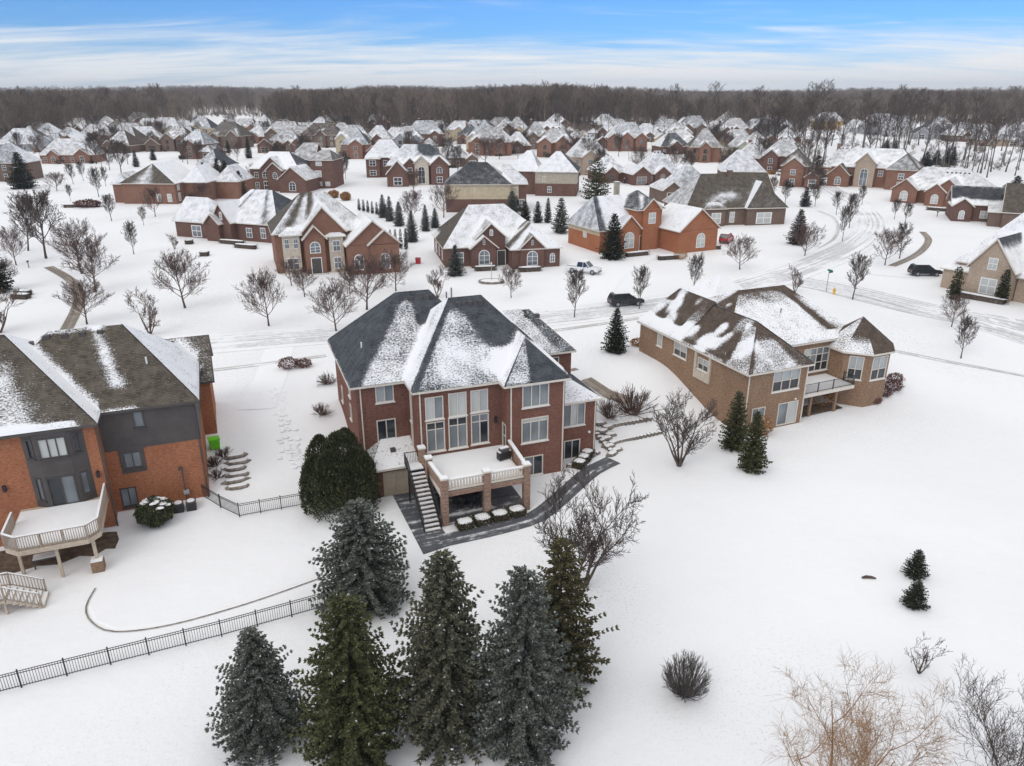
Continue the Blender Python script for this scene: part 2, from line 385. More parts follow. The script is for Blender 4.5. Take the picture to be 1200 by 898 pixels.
# ------------------------------------------------------------------ mesh collecting
class MB:
    def __init__(s): s.v = []; s.f = []
    def poly(s, pts):
        i = len(s.v); s.v.extend([tuple(p) for p in pts]); s.f.append(tuple(range(i, i + len(pts)))); return s
    def box(s, x0, x1, y0, y1, z0, z1):
        i = len(s.v)
        s.v += [(x0,y0,z0),(x1,y0,z0),(x1,y1,z0),(x0,y1,z0),(x0,y0,z1),(x1,y0,z1),(x1,y1,z1),(x0,y1,z1)]
        s.f += [(i,i+3,i+2,i+1),(i+4,i+5,i+6,i+7),(i,i+1,i+5,i+4),(i+1,i+2,i+6,i+5),(i+2,i+3,i+7,i+6),(i+3,i,i+4,i+7)]
        return s
    def bar(s, p, q, w, h, up=(0, 0, 1)):
        """box from p to q, w wide, h tall, centred on the line"""
        p, q = Vector(p), Vector(q); d = (q - p).normalized(); upv = Vector(up)
        if abs(d.dot(upv)) > 0.98: upv = Vector((1, 0, 0))
        r = d.cross(upv).normalized(); u = r.cross(d).normalized()
        i = len(s.v)
        for e in (p, q):
            for a, b in ((-1,-1),(1,-1),(1,1),(-1,1)):
                s.v.append(tuple(e + r * (a * w / 2) + u * (b * h / 2)))
        s.f += [(i,i+1,i+2,i+3),(i+7,i+6,i+5,i+4),(i,i+4,i+5,i+1),(i+1,i+5,i+6,i+2),(i+2,i+6,i+7,i+3),(i+3,i+7,i+4,i)]
        return s
    def tube(s, pts, rad, n=5, cap=True):
        i0 = len(s.v); m = len(pts)
        P = [Vector(p) for p in pts]
        for k in range(m):
            d = (P[min(k + 1, m - 1)] - P[max(k - 1, 0)])
            if d.length < 1e-6: d = Vector((0, 0, 1))
            d.normalize()
            a = Vector((1, 0, 0)) if abs(d.x) < 0.8 else Vector((0, 1, 0))
            r = d.cross(a).normalized(); u = d.cross(r)
            R = rad[k] if isinstance(rad, (list, tuple)) else rad
            for j in range(n):
                t = 2 * math.pi * j / n
                s.v.append(tuple(P[k] + r * (math.cos(t) * R) + u * (math.sin(t) * R)))
        for k in range(m - 1):
            for j in range(n):
                a = i0 + k * n + j; b = i0 + k * n + (j + 1) % n
                s.f.append((a, b, b + n, a + n))
        if cap:
            s.f.append(tuple(i0 + (m - 1) * n + j for j in range(n))); s.f.append(tuple(i0 + n - 1 - j for j in range(n)))
        return s
    def prism(s, pts, z0, z1):
        n = len(pts); i = len(s.v)
        s.v += [(p[0], p[1], z0) for p in pts] + [(p[0], p[1], z1) for p in pts]
        s.f.append(tuple(i + n - 1 - k for k in range(n))); s.f.append(tuple(i + n + k for k in range(n)))
        for k in range(n): s.f.append((i + k, i + (k + 1) % n, i + n + (k + 1) % n, i + n + k))
        return s
    def mesh(s, name, mat, smooth=False, attr=None, uv=None):
        me = bpy.data.meshes.new(name); me.from_pydata(s.v, [], s.f)
        if mat: me.materials.append(M[mat] if isinstance(mat, str) else mat)
        if smooth: me.polygons.foreach_set('use_smooth', [True] * len(me.polygons))
        if attr is not None:
            at = me.attributes.new('snow', 'FLOAT', 'POINT'); at.data.foreach_set('value', attr)
        if uv is not None:
            ul = me.uv_layers.new(name='UVMap')
            li = np.empty(len(me.loops), dtype=np.int32); me.loops.foreach_get('vertex_index', li)
            ul.data.foreach_set('uv', np.asarray(uv, dtype=np.float32)[li].ravel())
        me.update(); return me
    def obj(s, name, mat, parent=None, smooth=False, attr=None, uv=None):
        return link(name, s.mesh(name, mat, smooth, attr, uv), parent)
def link(name, data, parent=None):
    o = bpy.data.objects.new(name, data); COL.objects.link(o)
    if parent is not None: o.parent = parent
    return o
def tag(o, label=None, cat=None, group=None, kind=None):
    if label: o['label'] = label
    if cat: o['category'] = cat
    if group: o['group'] = group
    if kind: o['kind'] = kind
    return o
def thing(name, label, cat, loc=(0, 0, 0), rz=0.0, group=None):
    o = link(name, None); o.location = loc; o.rotation_euler = (0, 0, rz); o.empty_display_size = 0.3
    return tag(o, label, cat, group)
KIDS = {}
def kids(o):
    if o.name not in KIDS or len(KIDS[o.name]) == 0:
        KIDS[o.name] = [c for c in COL.objects if c.parent == o]
    return KIDS[o.name]
def copy_tree(o, parent=None):
    c = o.copy(); COL.objects.link(c); c.parent = parent
    for k in kids(o): copy_tree(k, c)
    return c

# ------------------------------------------------------------------ ground
def axis(fine0, fine1, step, lo, hi, grow=1.13):
    a = list(np.arange(fine0, fine1 + 1e-6, step)); s = step
    while a[-1] < hi: s *= grow; a.append(a[-1] + s)
    s = step; pre = []
    x = fine0
    while x > lo: s *= grow; x -= s; pre.append(x)
    return pre[::-1] + a
xs = axis(-90, 110, 1.6, -5200, 5200); ys = axis(10, 135, 1.6, -400, 6500)
g = MB()
for y in ys:
    for x in xs: g.v.append((x, y, TZ(x, y)))
nx = len(xs)
for j in range(len(ys) - 1):
    for i in range(nx - 1):
        k = j * nx + i; g.f.append((k, k + 1, k + 1 + nx, k + nx))
tag(g.obj('ground', 'ground', None, True), 'snow covered ground of the yards and streets', None, None, 'structure')

def ribbon(name, pts, width, mat, lift=0.04, step=2.0, parent=None, kind='structure', label=None, thick=0.0):
    """a strip laid on the ground along plan points"""
    P = [Vector((p[0], p[1], 0)) for p in pts]
    # catmull-rom resample
    Q = []
    for i in range(len(P) - 1):
        p0 = P[max(i - 1, 0)]; p1 = P[i]; p2 = P[i + 1]; p3 = P[min(i + 2, len(P) - 1)]
        n = max(1, int((p2 - p1).length / step))
        for k in range(n):
            t = k / n
            Q.append(0.5 * ((2 * p1) + (p2 - p0) * t + (2 * p0 - 5 * p1 + 4 * p2 - p3) * t * t + (3 * p1 - p0 - 3 * p2 + p3) * t ** 3))
    Q.append(P[-1])
    m = MB(); uv = []; d = 0.0
    nc = 5 if width > 3 else 3
    for k, q in enumerate(Q):
        t = (Q[min(k + 1, len(Q) - 1)] - Q[max(k - 1, 0)]).normalized(); r = Vector((t.y, -t.x, 0))
        if k: d += (q - Q[k - 1]).length
        w = width[k] if isinstance(width, list) else width
        for c in range(nc):
            o = (c / (nc - 1) - 0.5) * w; e = q + r * o
            m.v.append((e.x, e.y, TZ(e.x, e.y) + lift)); uv.append((d, o))
    for k in range(len(Q) - 1):
        for c in range(nc - 1):
            a = k * nc + c; m.f.append((a, a + 1, a + 1 + nc, a + nc))
    o = m.obj(name, mat, parent, True, None, uv)
    tag(o, label, None, None, kind)
    return o, Q
def gp(*px): return [G(x, y) for x, y in px]
ST1 = [G(-260, 452)] + gp((-60, 432), (120, 414), (260, 402), (400, 391), (520, 381), (640, 372), (740, 361), (830, 346), (905, 326), (965, 304), (1003, 284), (1020, 264), (1012, 246), (985, 228), (960, 214), (945, 203), (938, 196))
_, ST1Q = ribbon('road', ST1, 7.4, 'road', 0.035, 2.0, label='snow covered residential street with grey wheel tracks')
ST2 = gp((905, 326), (960, 333), (1030, 350), (1110, 368), (1200, 388)) + [G(1330, 415)]
ribbon('road', ST2, 7.6, 'road', 0.045, 2.0, label='snow covered side street leaving the corner by the hydrant')
def kerb(Q, side, off, name='kerb'):
    m = MB(); bk = MB(); kr = random.Random(int(off * 10) + side); ch = [.2]
    L = []
    for k, q in enumerate(Q):
        t = (Q[min(k + 1, len(Q) - 1)] - Q[max(k - 1, 0)]).normalized(); r = Vector((t.y, -t.x, 0)) * side
        L.append(q + r * off)
    for a, b in zip(L, L[1:]):
        m.bar((a.x, a.y, TZ(a.x, a.y) + 0.03), (b.x, b.y, TZ(b.x, b.y) + 0.03), 0.16, 0.13)
        n_ = Vector((-(b - a).y, (b - a).x, 0)).normalized() * side * -1; c_ = kr.uniform(.1, .32); p_ = [a - n_ * -.1, a + n_ * -.45, a + n_ * -.95]; q_ = [b - n_ * -.1, b + n_ * -.45, b + n_ * -.95]
        for k_ in range(2):
            e_ = [p_[k_], q_[k_], q_[k_ + 1], p_[k_ + 1]]; hh_ = [(0, ch[0], 0)[k_], (0, c_, 0)[k_], (0, c_, 0)[k_ + 1], (0, ch[0], 0)[k_ + 1]]
            bk.poly([(v.x, v.y, TZ(v.x, v.y) + h_ + .005) for v, h_ in zip(e_, hh_)])
        ch[0] = c_
    tag(m.obj(name, 'snow'), 'snowy kerb along the street', None, None, 'structure')
    tag(bk.obj('snow_bank', 'snow', None, True), 'low ploughed bank of snow along the kerb', None, None, 'structure')
kerb(ST1Q, 1, 3.8); kerb(ST1Q, -1, 3.8)
def offset_line(Q, off, i0, i1):
    out = []
    for k in range(i0, i1, 3):
        t = (Q[min(k + 1, len(Q) - 1)] - Q[max(k - 1, 0)]).normalized()
        out.append(Q[k] + Vector((t.y, -t.x, 0)) * off)
    return out
def near_i(px, py):
    p = G(px, py); return min(range(len(ST1Q)), key=lambda k: (ST1Q[k].x - p.x) ** 2 + (ST1Q[k].y - p.y) ** 2)
ribbon('pavement', gp((225, 437), (300, 428), (382, 417)), 0.8, 'walk', 0.045, label='narrow strip of pavement showing through the snow before the slate roofed house')
ribbon('pavement', gp((640, 389), (690, 382), (750, 373)), 0.8, 'walk', 0.045, label='strip of pavement showing through the snow by the parked dark suv')
ribbon('pavement', gp((1000, 345), (1060, 361), (1120, 377), (1200, 397), (1290, 420)), 0.9, 'walk', 0.05, label='long strip of half cleared pavement beside the hydrant')
ribbon('pavement', gp((1045, 312), (1068, 302), (1082, 292), (1088, 281), (1081, 272)), 1.3, 'walk_brown', 0.05, label='curved cleared pavement round the corner lot')
ribbon('pavement', gp((958, 247), (976, 255), (982, 268), (976, 281), (960, 292)), 0.7, 'walk', 0.05, label='curved pavement strip inside the bend of the street')
ribbon('path', gp((78, 386), (90, 362), (93, 345), (82, 328), (57, 313)), 1.5, 'walk_brown', 0.05, label='curving melted front walk among the bare trees')
ribbon('pavement', gp((1050, 412), (1110, 424), (1180, 437), (1260, 452)), 0.5, 'walk', 0.05, label='faint pavement edge beyond the tan brick house')
ribbon('path', gp((668, 433), (690, 447), (712, 462), (735, 470)), 1.5, 'walk_brown', 0.05, label='brown front walk beside the slate roofed house')
# drives across the verge
for pts, w, lab in ((((762, 296), (722, 318), (700, 340), (690, 368)), 5.0, 'snowy drive with the white pickup'),
                    (((1150, 322), (1100, 322), (1060, 322), (1020, 318)), 4.6, 'snowy drive with the parked black estate car'),
                    (((858, 283), (880, 300), (900, 320)), 5.0, 'snowy drive with the red vehicle'),
                    (((300, 480), (318, 440), (330, 398)), 3.2, 'snowed over drive between the two near houses')):
    ribbon('drive', gp(*pts), w, 'drive', 0.03, label=lab)

# ------------------------------------------------------------------ houses
UNITW = {}
def unit_window(style):
    """shared small window, 1 m wide and 1 m tall, outward = -y: casing, meeting rail, pane"""
    if style not in UNITW:
        f = MB(); t = 0.07
        f.box(-.5, .5, -.05, .04, -.06, 0).box(-.5, .5, -.05, .04, 1 - t, 1).box(-.5, -.5 + t, -.05, .04, 0, 1 - t).box(.5 - t, .5, -.05, .04, 0, 1 - t)
        f.box(-.02, .02, -.035, .03, 0, 1 - t).box(-.5 + t, -.03, -.03, .03, .46, .52).box(.03, .5 - t, -.03, .03, .46, .52)
        p = MB().box(-.46, .46, -.012, .03, .0, .95)
        UNITW[style] = (f.mesh('window', style), p)
    return UNITW[style]
PANE = {}
class House:
    def __init__(s, name, label, origin, deg, z=0.0, cat='house', group=None, trim='trim', roofmat='roof_brown'):
        s.root = thing(name, label, cat, (origin[0], origin[1], z), math.radians(deg), group)
        s.z = z; s.trim = trim; s.rm = roofmat; s.blocks = []; s.blobs = []; s.F = Frame(origin, deg)
    def walls(s, fp, zb, zt, mat, wins=None, closed=True, name='wall'):
        """fp counter-clockwise plan points; wins: {edge: [(u0,u1,z0,z1,cols,rows,glass,...)]}"""
        m = MB(); n = len(fp); wins = wins or {}
        for e in range(n if closed else n - 1):
            p0, p1 = Vector(fp[e]), Vector(fp[(e + 1) % n]); d = p1 - p0; L = d.length; d /= L
            hs = wins.get(e, [])
            us = sorted({0.0, L} | {min(max(h[0], 0), L) for h in hs} | {min(max(h[1], 0), L) for h in hs})
            zs = sorted({zb, zt} | {min(max(h[2], zb), zt) for h in hs} | {min(max(h[3], zb), zt) for h in hs})
            for i in range(len(us) - 1):
                for j in range(len(zs) - 1):
                    uc, zc = (us[i] + us[i + 1]) / 2, (zs[j] + zs[j + 1]) / 2
                    if any(h[0] < uc < h[1] and h[2] < zc < h[3] for h in hs): continue
                    a, b = p0 + d * us[i], p0 + d * us[i + 1]
                    m.poly([(a.x, a.y, zs[j]), (b.x, b.y, zs[j]), (b.x, b.y, zs[j + 1]), (a.x, a.y, zs[j + 1])])
            for h in hs: s.window(p0, d, h)
        return m.obj(name, mat, s.root)
    def window(s, p0, d, h):
        u0, u1, z0, z1 = h[:4]; cols = h[4] if len(h) > 4 else 2; rows = h[5] if len(h) > 5 else (1.0,)
        gl = h[6] if len(h) > 6 else 'gl_grey'; fr = h[7] if len(h) > 7 else s.trim; what = h[8] if len(h) > 8 else 'window'
        nrm = Vector((d.y, -d.x))
        ang = math.atan2(d.y, d.x)
        w = u1 - u0; c = p0 + d * u0
        root = MB(); t = 0.085; D0, D1 = -0.05, 0.12        # y: outward negative
        root.box(0, w, D0, D1, z0, z0 + t).box(0, w, D0, D1, z1 - t, z1).box(0, t, D0, D1, z0 + t, z1 - t).box(w - t, w, D0, D1, z0 + t, z1 - t)
        iw = w - 2 * t; cw = iw / cols
        for k in range(1, cols): root.box(t + k * cw - .035, t + k * cw + .035, -.03, D1, z0 + t, z1 - t)
        ih = z1 - z0 - 2 * t; zz = z0 + t
        lv = [zz]
        for r in rows: lv.append(lv[-1] + ih * r)
        for q in lv[1:-1]:
            for k in range(cols): root.box(t + k * cw + .035, t + (k + 1) * cw - .035, -.025, D1, q - .03, q + .03)
        o = root.obj(what, fr, s.root); o.location = (c.x, c.y, 0); o.rotation_euler = (0, 0, ang)
        for k in range(cols):
            for r in range(len(rows)):
                g_ = gl
                if isinstance(gl, (list, tuple)): g_ = gl[(k + r * cols) % len(gl)]
                MB().box(t + k * cw, t + (k + 1) * cw, 0.05, 0.09, lv[r], lv[r + 1]).obj('pane', g_, o)
        if what == 'window':
            MB().box(-.08, w + .08, -.13, .02, z0 - .09, z0 - .003).obj('sill', fr, o)
            if s.trim != 'trim_dark': MB().box(-.02, w + .02, -.12, -.055, z0 + .0, z0 + .035).obj('snow', 'snow', o)
        return o
    def uwin(s, x, y, z, w, h, face='S', style='trim_white', gl='gl_grey'):
        fm, pm = unit_window(style)
        o = link('window', fm, s.root); o.location = (x, y, z); o.scale = (w, 1, h)
        o.rotation_euler = (0, 0, {'S': 0, 'E': math.pi / 2, 'N': math.pi, 'W': -math.pi / 2}[face])
        if gl not in PANE: PANE[gl] = pm.mesh('pane', gl)
        link('pane', PANE[gl], o)
        return o
    def arch(s, x, y, z, w, h, style='trim_white', gl='gl_grey', trimw=0.12):
        """round headed window standing on a wall that faces -y"""
        f = MB(); r = w / 2; zs = h - r; n = 10
        pts_o = [(-r, 0), (-r, zs)] + [(-r * math.cos(math.pi * k / n), zs + r * math.sin(math.pi * k / n)) for k in range(1, n)] + [(r, zs), (r, 0)]
        ri = r - trimw; pts_i = [(-ri, trimw), (-ri, zs)] + [(-ri * math.cos(math.pi * k / n), zs + ri * math.sin(math.pi * k / n)) for k in range(1, n)] + [(ri, zs), (ri, trimw)]
        m_ = len(pts_o)
        for k in range(m_):
            a, b = pts_o[k], pts_o[(k + 1) % m_]; c, d = pts_i[(k + 1) % m_], pts_i[k]
            f.poly([(a[0], -.06, a[1]), (b[0], -.06, b[1]), (c[0], -.06, c[1]), (d[0], -.06, d[1])][::-1])
            f.poly([(a[0], .02, a[1]), (b[0], .02, b[1]), (b[0], -.06, b[1]), (a[0], -.06, a[1])])
            f.poly([(d[0], .02, d[1]), (c[0], .02, c[1]), (c[0], -.06, c[1]), (d[0], -.06, d[1])][::-1])
        f.box(-.04, .04, -.05, .0, trimw, zs + ri).box(-ri, ri, -.05, .0, zs - .05, zs + .03).box(-ri, ri, -.045, .0, zs * .5, zs * .5 + .05)
        o = f.obj('window', style, s.root); o.location = (x, y, z)
        g_ = MB(); g_.poly([(a[0], -.015, a[1]) for a in pts_i]); g_.obj('pane', gl, o)
        return o
    def roof(s, x0, x1, y0, y1, ze, rise, ax='x', h0=None, h1=None, cov=None, mat=None, rp=None, gmat=None, n=(10, 8), oh=0.35, valw=1.0, vs_=0.75, gut=True, rake=True):
        """hip (h0,h1 ridge insets) or gable (inset 0) roof over the eave rectangle"""
        W_, D_ = (x1 - x0, y1 - y0)
        half = (D_ if ax == 'x' else W_) / 2
        if h0 is None: h0 = half
        if h1 is None: h1 = half
        s.blocks.append(dict(x0=x0, x1=x1, y0=y0, y1=y1, ze=ze, r=rise, ax=ax, h0=h0, h1=h1, cov=cov or {}, mat=mat or s.rm,
                             rp=rp if rp is not None else ((y0 + y1) / 2 if ax == 'x' else (x0 + x1) / 2), gmat=gmat, n=n, oh=oh, valw=valw, vs=vs_, gut=gut, rake=rake))
    @staticmethod
    def _h(b, x, y):
        if not (b['x0'] <= x <= b['x1'] and b['y0'] <= y <= b['y1']): return -1e9
        if b['ax'] == 'x':
            u, u0, u1, v, v0, v1 = x, b['x0'], b['x1'], y, b['y0'], b['y1']
        else:
            u, u0, u1, v, v0, v1 = y, b['y0'], b['y1'], x, b['x0'], b['x1']
        k = min((v - v0) / (b['rp'] - v0), (v1 - v) / (v1 - b['rp']))
        if b['h0'] > 0: k = min(k, (u - u0) / b['h0'])
        if b['h1'] > 0: k = min(k, (u1 - u) / b['h1'])
        return b['ze'] + b['r'] * k
    def finish(s):
        for bi, b in enumerate(s.blocks):
            x0, x1, y0, y1, ze, zr, rp = b['x0'], b['x1'], b['y0'], b['y1'], b['ze'], b['ze'] + b['r'], b['rp']
            if b['ax'] == 'x':
                A, Bp = (x0 + b['h0'], rp, zr), (x1 - b['h1'], rp, zr)
                planes = {'S': [(x0, y0, ze), (x1, y0, ze), Bp, A], 'N': [(x1, y1, ze), (x0, y1, ze), A, Bp]}
                ends = {'W': [(x0, y1, ze), (x0, y0, ze), A, A], 'E': [(x1, y0, ze), (x1, y1, ze), Bp, Bp]}
                if b['h0'] > 0: planes['W'] = ends['W']
                if b['h1'] > 0: planes['E'] = ends['E']
                gab = ([('W', (x0 + b['oh'], y0 + b['oh']), (x0 + b['oh'], y1 - b['oh']))] if b['h0'] <= 0 else []) + ([('E', (x1 - b['oh'], y1 - b['oh']), (x1 - b['oh'], y0 + b['oh']))] if b['h1'] <= 0 else [])
            else:
                A, Bp = (rp, y0 + b['h0'], zr), (rp, y1 - b['h1'], zr)
                planes = {'W': [(x0, y1, ze), (x0, y0, ze), A, Bp], 'E': [(x1, y0, ze), (x1, y1, ze), Bp, A]}
                ends = {'S': [(x0, y0, ze), (x1, y0, ze), A, A], 'N': [(x1, y1, ze), (x0, y1, ze), Bp, Bp]}
                if b['h0'] > 0: planes['S'] = ends['S']
                if b['h1'] > 0: planes['N'] = ends['N']
                gab = ([('S', (x0 + b['oh'], y0 + b['oh']), (x1 - b['oh'], y0 + b['oh']))] if b['h0'] <= 0 else []) + ([('N', (x1 - b['oh'], y1 - b['oh']), (x0 + b['oh'], y1 - b['oh']))] if b['h1'] <= 0 else [])
            m = MB(); at = []; nu, nv = b['n']
            for key, (p, q, r_, t_) in planes.items():
                p, q, r_, t_ = map(Vector, (p, q, r_, t_)); cov = b['cov'].get(key, b['cov'].get('*', 0.3)); i0 = len(m.v)
                for j in range(nv + 1):
                    for i in range(nu + 1):
                        a, c = i / nu, j / nv
                        P = (p.lerp(q, a)).lerp(t_.lerp(r_, a), c)
                        m.v.append(tuple(P))
                        sv = cov(a, c) if callable(cov) else cov
                        oz = max([House._h(o, P.x, P.y) for k, o in enumerate(s.blocks) if k != bi] or [-1e9])
                        dd = P.z - oz
                        if -0.6 < dd < b['valw'] and P.z > ze + 0.05: sv += b['vs'] * (1 - max(dd, 0) / b['valw'])
                        for bl in s.blobs:
                            k = 1 - math.hypot(P.x - bl[0], P.y - bl[1]) / bl[2]
                            if k > 0: sv += bl[3] * sm(min(1, k * 1.6))
                        at.append(sv)
                        if nu >= 20: m.v[-1] = (P.x, P.y, P.z + .11 * sm((sv - .45) / .3) * (.35 if j == 0 else 1))      # the snow has body
                for j in range(nv):
                    for i in range(nu):
                        k = i0 + j * (nu + 1) + i; m.f.append((k, k + 1, k + nu + 2, k + nu + 1))
            ro = m.obj('roof', b['mat'], s.root, False, at)
            if b['gut']:
                e = MB(); t = 0.16
                z0_, z1_ = ze - 0.17, ze - 0.004
                S_, N_, W__, E_ = [k in planes for k in 'SNWE']
                if S_: e.box(x0, x1, y0 - .03, y0 + .10, z0_, z1_)
                if N_: e.box(x0, x1, y1 - .10, y1 + .03, z0_, z1_)
                if W__: e.box(x0 - .03, x0 + .1, y0 + .1, y1 - .1, z0_, z1_)
                if E_: e.box(x1 - .1, x1 + .03, y0 + .1, y1 - .1, z0_, z1_)
                gx0, gx1, gy0, gy1 = x0 + (.1 if W__ else b['oh'] + .05), x1 - (.1 if E_ else b['oh'] + .05), y0 + (.1 if S_ else b['oh'] + .05), y1 - (.1 if N_ else b['oh'] + .05)
                e.poly([(gx0, gy0, ze - .06), (gx0, gy1, ze - .06), (gx1, gy1, ze - .06), (gx1, gy0, ze - .06)])
                e.obj('gutter', s.trim, ro)
            for key, p, q in gab:
                # gable wall, with raking boards under the roof edge
                gm = MB(); oh = b['oh']
                if b['ax'] == 'x': ap = (p[0], rp)
                else: ap = (rp, p[1])
                slope_l = b['r'] / ((rp - (y0 if b['ax'] == 'x' else x0)))
                zc = ze + slope_l * oh
                gm.poly([(p[0], p[1], ze - .012), (q[0], q[1], ze - .012), (q[0], q[1], zc - .02), (ap[0], ap[1], zr - .03), (p[0], p[1], zc - .02)])
                gm.obj('gable', b['gmat'] or 'brick_red', s.root)
                rk = MB()
                if b['ax'] == 'x':
                    xe = x0 if key == 'W' else x1; k_ = 1 if key == 'W' else -1
                    for ye in (y0, y1): rk.bar((xe + .02 * k_, ye, ze - .10), (xe + .02 * k_, rp, zr - .10), .09, .2)
                else:
                    ye = y0 if key == 'S' else y1; k_ = 1 if key == 'S' else -1
                    for xe in (x0, x1): rk.bar((xe, ye + .02 * k_, ze - .10), (rp, ye + .02 * k_, zr - .10), .09, .2)
                if b["rake"]: rk.obj("rake_board", s.trim, ro)
        return s
    def on_roof(s, x, y): return max(House._h(b, x, y) for b in s.blocks)
    def vent(s, x, y):
        z = s.on_roof(x, y)
        MB().box(x - .2, x + .2, y - .2, y + .2, z - .2, z + .2).obj('roof_vent', 'trim_dark', s.root)
    def pipe(s, x, y, h=0.45, mat='trim_white'):
        z = s.on_roof(x, y)
        MB().tube([(x, y, z - .15), (x, y, z + h)], .07, 8).obj('vent_pipe', mat, s.root)
    def chimney(s, x, y, w, d, ztop, zb, mat):
        c = MB().box(x - w / 2, x + w / 2, y - d / 2, y + d / 2, zb, ztop).obj('chimney', mat, s.root)
        MB().box(x - w / 2 - .08, x + w / 2 + .08, y - d / 2 - .08, y + d / 2 + .08, ztop, ztop + .14).obj('cap', 'concrete', c)
        MB().box(x - w / 2, x + w / 2, y - d / 2, y + d / 2, ztop + .143, ztop + .22).obj('snow', 'snow', c)
    def downspout(s, x, y, z0, z1):
        MB().box(x - .05, x + .05, y - .09, y + .0, z0, z1).obj('downspout', s.trim, s.root)

def railing(parent, pts, z0, zt, post, pmat, rmat, bal=0.13, bw=0.035, bmat=None, posts=True, rail=(0.09, 0.05), snow=True, bz=0.1, rname='rail', low=True, tops=None):
    """posts, rails and one baluster each along plan points; z per point may be given as lists"""
    Z0 = z0 if isinstance(z0, list) else [z0] * len(pts); ZT = zt if isinstance(zt, list) else [zt] * len(pts)
    bm = None
    for i in range(len(pts)):
        if posts: MB().box(-post / 2, post / 2, -post / 2, post / 2, 0, ZT[i] - Z0[i] + .05).obj('post', pmat, parent).location = (pts[i][0], pts[i][1], Z0[i])
        if i == len(pts) - 1: break
        a, b = Vector((*pts[i], 0)), Vector((*pts[i + 1], 0)); L = (b - a).length; d = (b - a) / L
        za, zb_ = ZT[i], ZT[i + 1]
        MB().bar((a.x, a.y, za), (b.x, b.y, zb_), rail[0], rail[1]).obj(rname, rmat, parent)
        if low: MB().bar((a.x, a.y, Z0[i] + bz), (b.x, b.y, Z0[i + 1] + bz), rail[0] * .8, rail[1]).obj(rname, rmat, parent)
        if snow: MB().bar((a.x, a.y, za + rail[1] / 2 + .02), (b.x, b.y, zb_ + rail[1] / 2 + .02), rail[0] * .9, .036).obj('snow', 'snow', parent)
        nb = max(1, int(L / bal)); hgt = (za - Z0[i]) - bz - .02
        key = (round(hgt, 2), bw, bmat or rmat)
        if key not in BALM: BALM[key] = MB().box(-bw / 2, bw / 2, -bw / 2, bw / 2, 0, hgt).mesh('baluster', bmat or rmat)
        for k in range(1, nb):
            t = k / nb; p = a.lerp(b, t)
            o = link('baluster', BALM[key], parent); o.location = (p.x, p.y, Z0[i] + (Z0[i + 1] - Z0[i]) * t + bz)
            o.rotation_euler = (0, 0, math.atan2(d.y, d.x))
BALM = {}

# ============================== the slate-roofed red brick house in the middle
FM = Frame((-12.5, 54.3), 20.5)
H = House('brick_house', 'large red brick house with slate grey hip roofs, tall rear windows and raised terrace', FM.O, FM.deg, 0.0, roofmat='roof_slate')
def R_(b, x0, y0, x1, y1): return FM.rect(b, x0, y0, x1, y1)
def rel(r, a0, *k): return (r[0] - a0, r[1] - a0, r[2], r[3]) + k
bL, bM_, bR, bS = 0.25, -2.5, -3.75, -1.75
wl_ = [rel(R_(bL, 439, 451.5, 462, 470), 0.2, 2, (1,), ['gl_blind', 'gl_grey']), rel(R_(bL, 441, 493, 465, 516), 0.2, 2, (1,), 'gl_dark')]
a0 = 4.4
wm_ = [rel(R_(bM_, 497.5, 466.5, 520, 490), a0, 2, (1,), ['gl_pale', 'gl_grey']), rel(R_(bM_, 525, 461.5, 547, 486), a0, 2, (1,), 'gl_pale'), rel(R_(bM_, 551, 458, 572, 481), a0, 2, (1,), ['gl_pale', 'gl_blind']),
       rel(R_(bM_, 499, 496, 522, 527), a0, 2, (.76, .24), ['gl_grey', 'gl_grey', 'gl_dark', 'gl_dark']), rel(R_(bM_, 525, 490.5, 548, 523), a0, 2, (.76, .24), ['gl_grey', 'gl_grey', 'gl_dark', 'gl_dark']), rel(R_(bM_, 551.5, 486.5, 573, 518), a0, 2, (.76, .24), ['gl_grey', 'gl_dark', 'gl_grey', 'gl_grey'])]
a1 = 11.5
wr_ = [rel(R_(bR, 612, 452.5, 643, 474), a1, 3, (1,), 'gl_grey'), rel(R_(bR, 611, 491.5, 642, 515), a1, 3, (.86, .14), ['gl_grey', 'gl_grey', 'gl_grey', 'gl_pale', 'gl_pale', 'gl_pale']), rel(R_(bR, 614, 536, 636, 555), a1, 2, (1,), ['gl_grey', 'gl_dark'])]
fpm = [(0.2, bL), (a0, bL), (a0, bM_), (a1, bM_), (a1, bR), (16.6, bR), (16.6, 12.5), (0.2, 12.5)]
H.walls(fpm, -0.6, 8.6, 'brick_red', {0: wl_, 1: [(0.7, 1.3, 5.3, 7.8, 1, (1,), 'gl_pale'), (0.7, 1.3, 3.0, 5.1, 1, (1,), 'gl_pale')], 2: wm_,
        3: [(0.2, 1.05, 2.8, 5.0, 1, (.5, .5), 'gl_dark', 'trim', 'door')], 4: wr_,
        7: [(3.2, 4.0, 3.9, 5.4, 1, (1,), 'gl_dark'), (8.2, 9.0, 4.2, 5.6, 1, (1,), 'gl_dark'), (8.4, 9.3, 6.4, 7.6, 1, (1,), 'gl_grey')]})
ws_ = [rel(R_(bS, 660.5, 475, 685, 497), 16.6, 3, (1,), ['gl_grey', 'gl_pale', 'gl_grey']), rel(R_(bS, 661, 517, 679, 537.5), 16.6, 2, (1,), 'gl_dark')]
H.walls([(16.6, bS), (20.6, bS), (20.6, 4.0), (16.6, 4.0)], -0.6, 5.5, 'brick_red', {0: ws_})
H.walls([(12, 4.05), (20.75, 4.05), (20.75, 10.2), (12, 10.2)], 0, 8.0, 'brick_red', {0: [(6.6, 7.5, 6.3, 7.5, 1, (1,), 'gl_dark')]})
spk = lambda lo, hi, c0, w: (lambda a, c: lo + (hi - lo) * math.exp(-((a - c0) / w) ** 2))
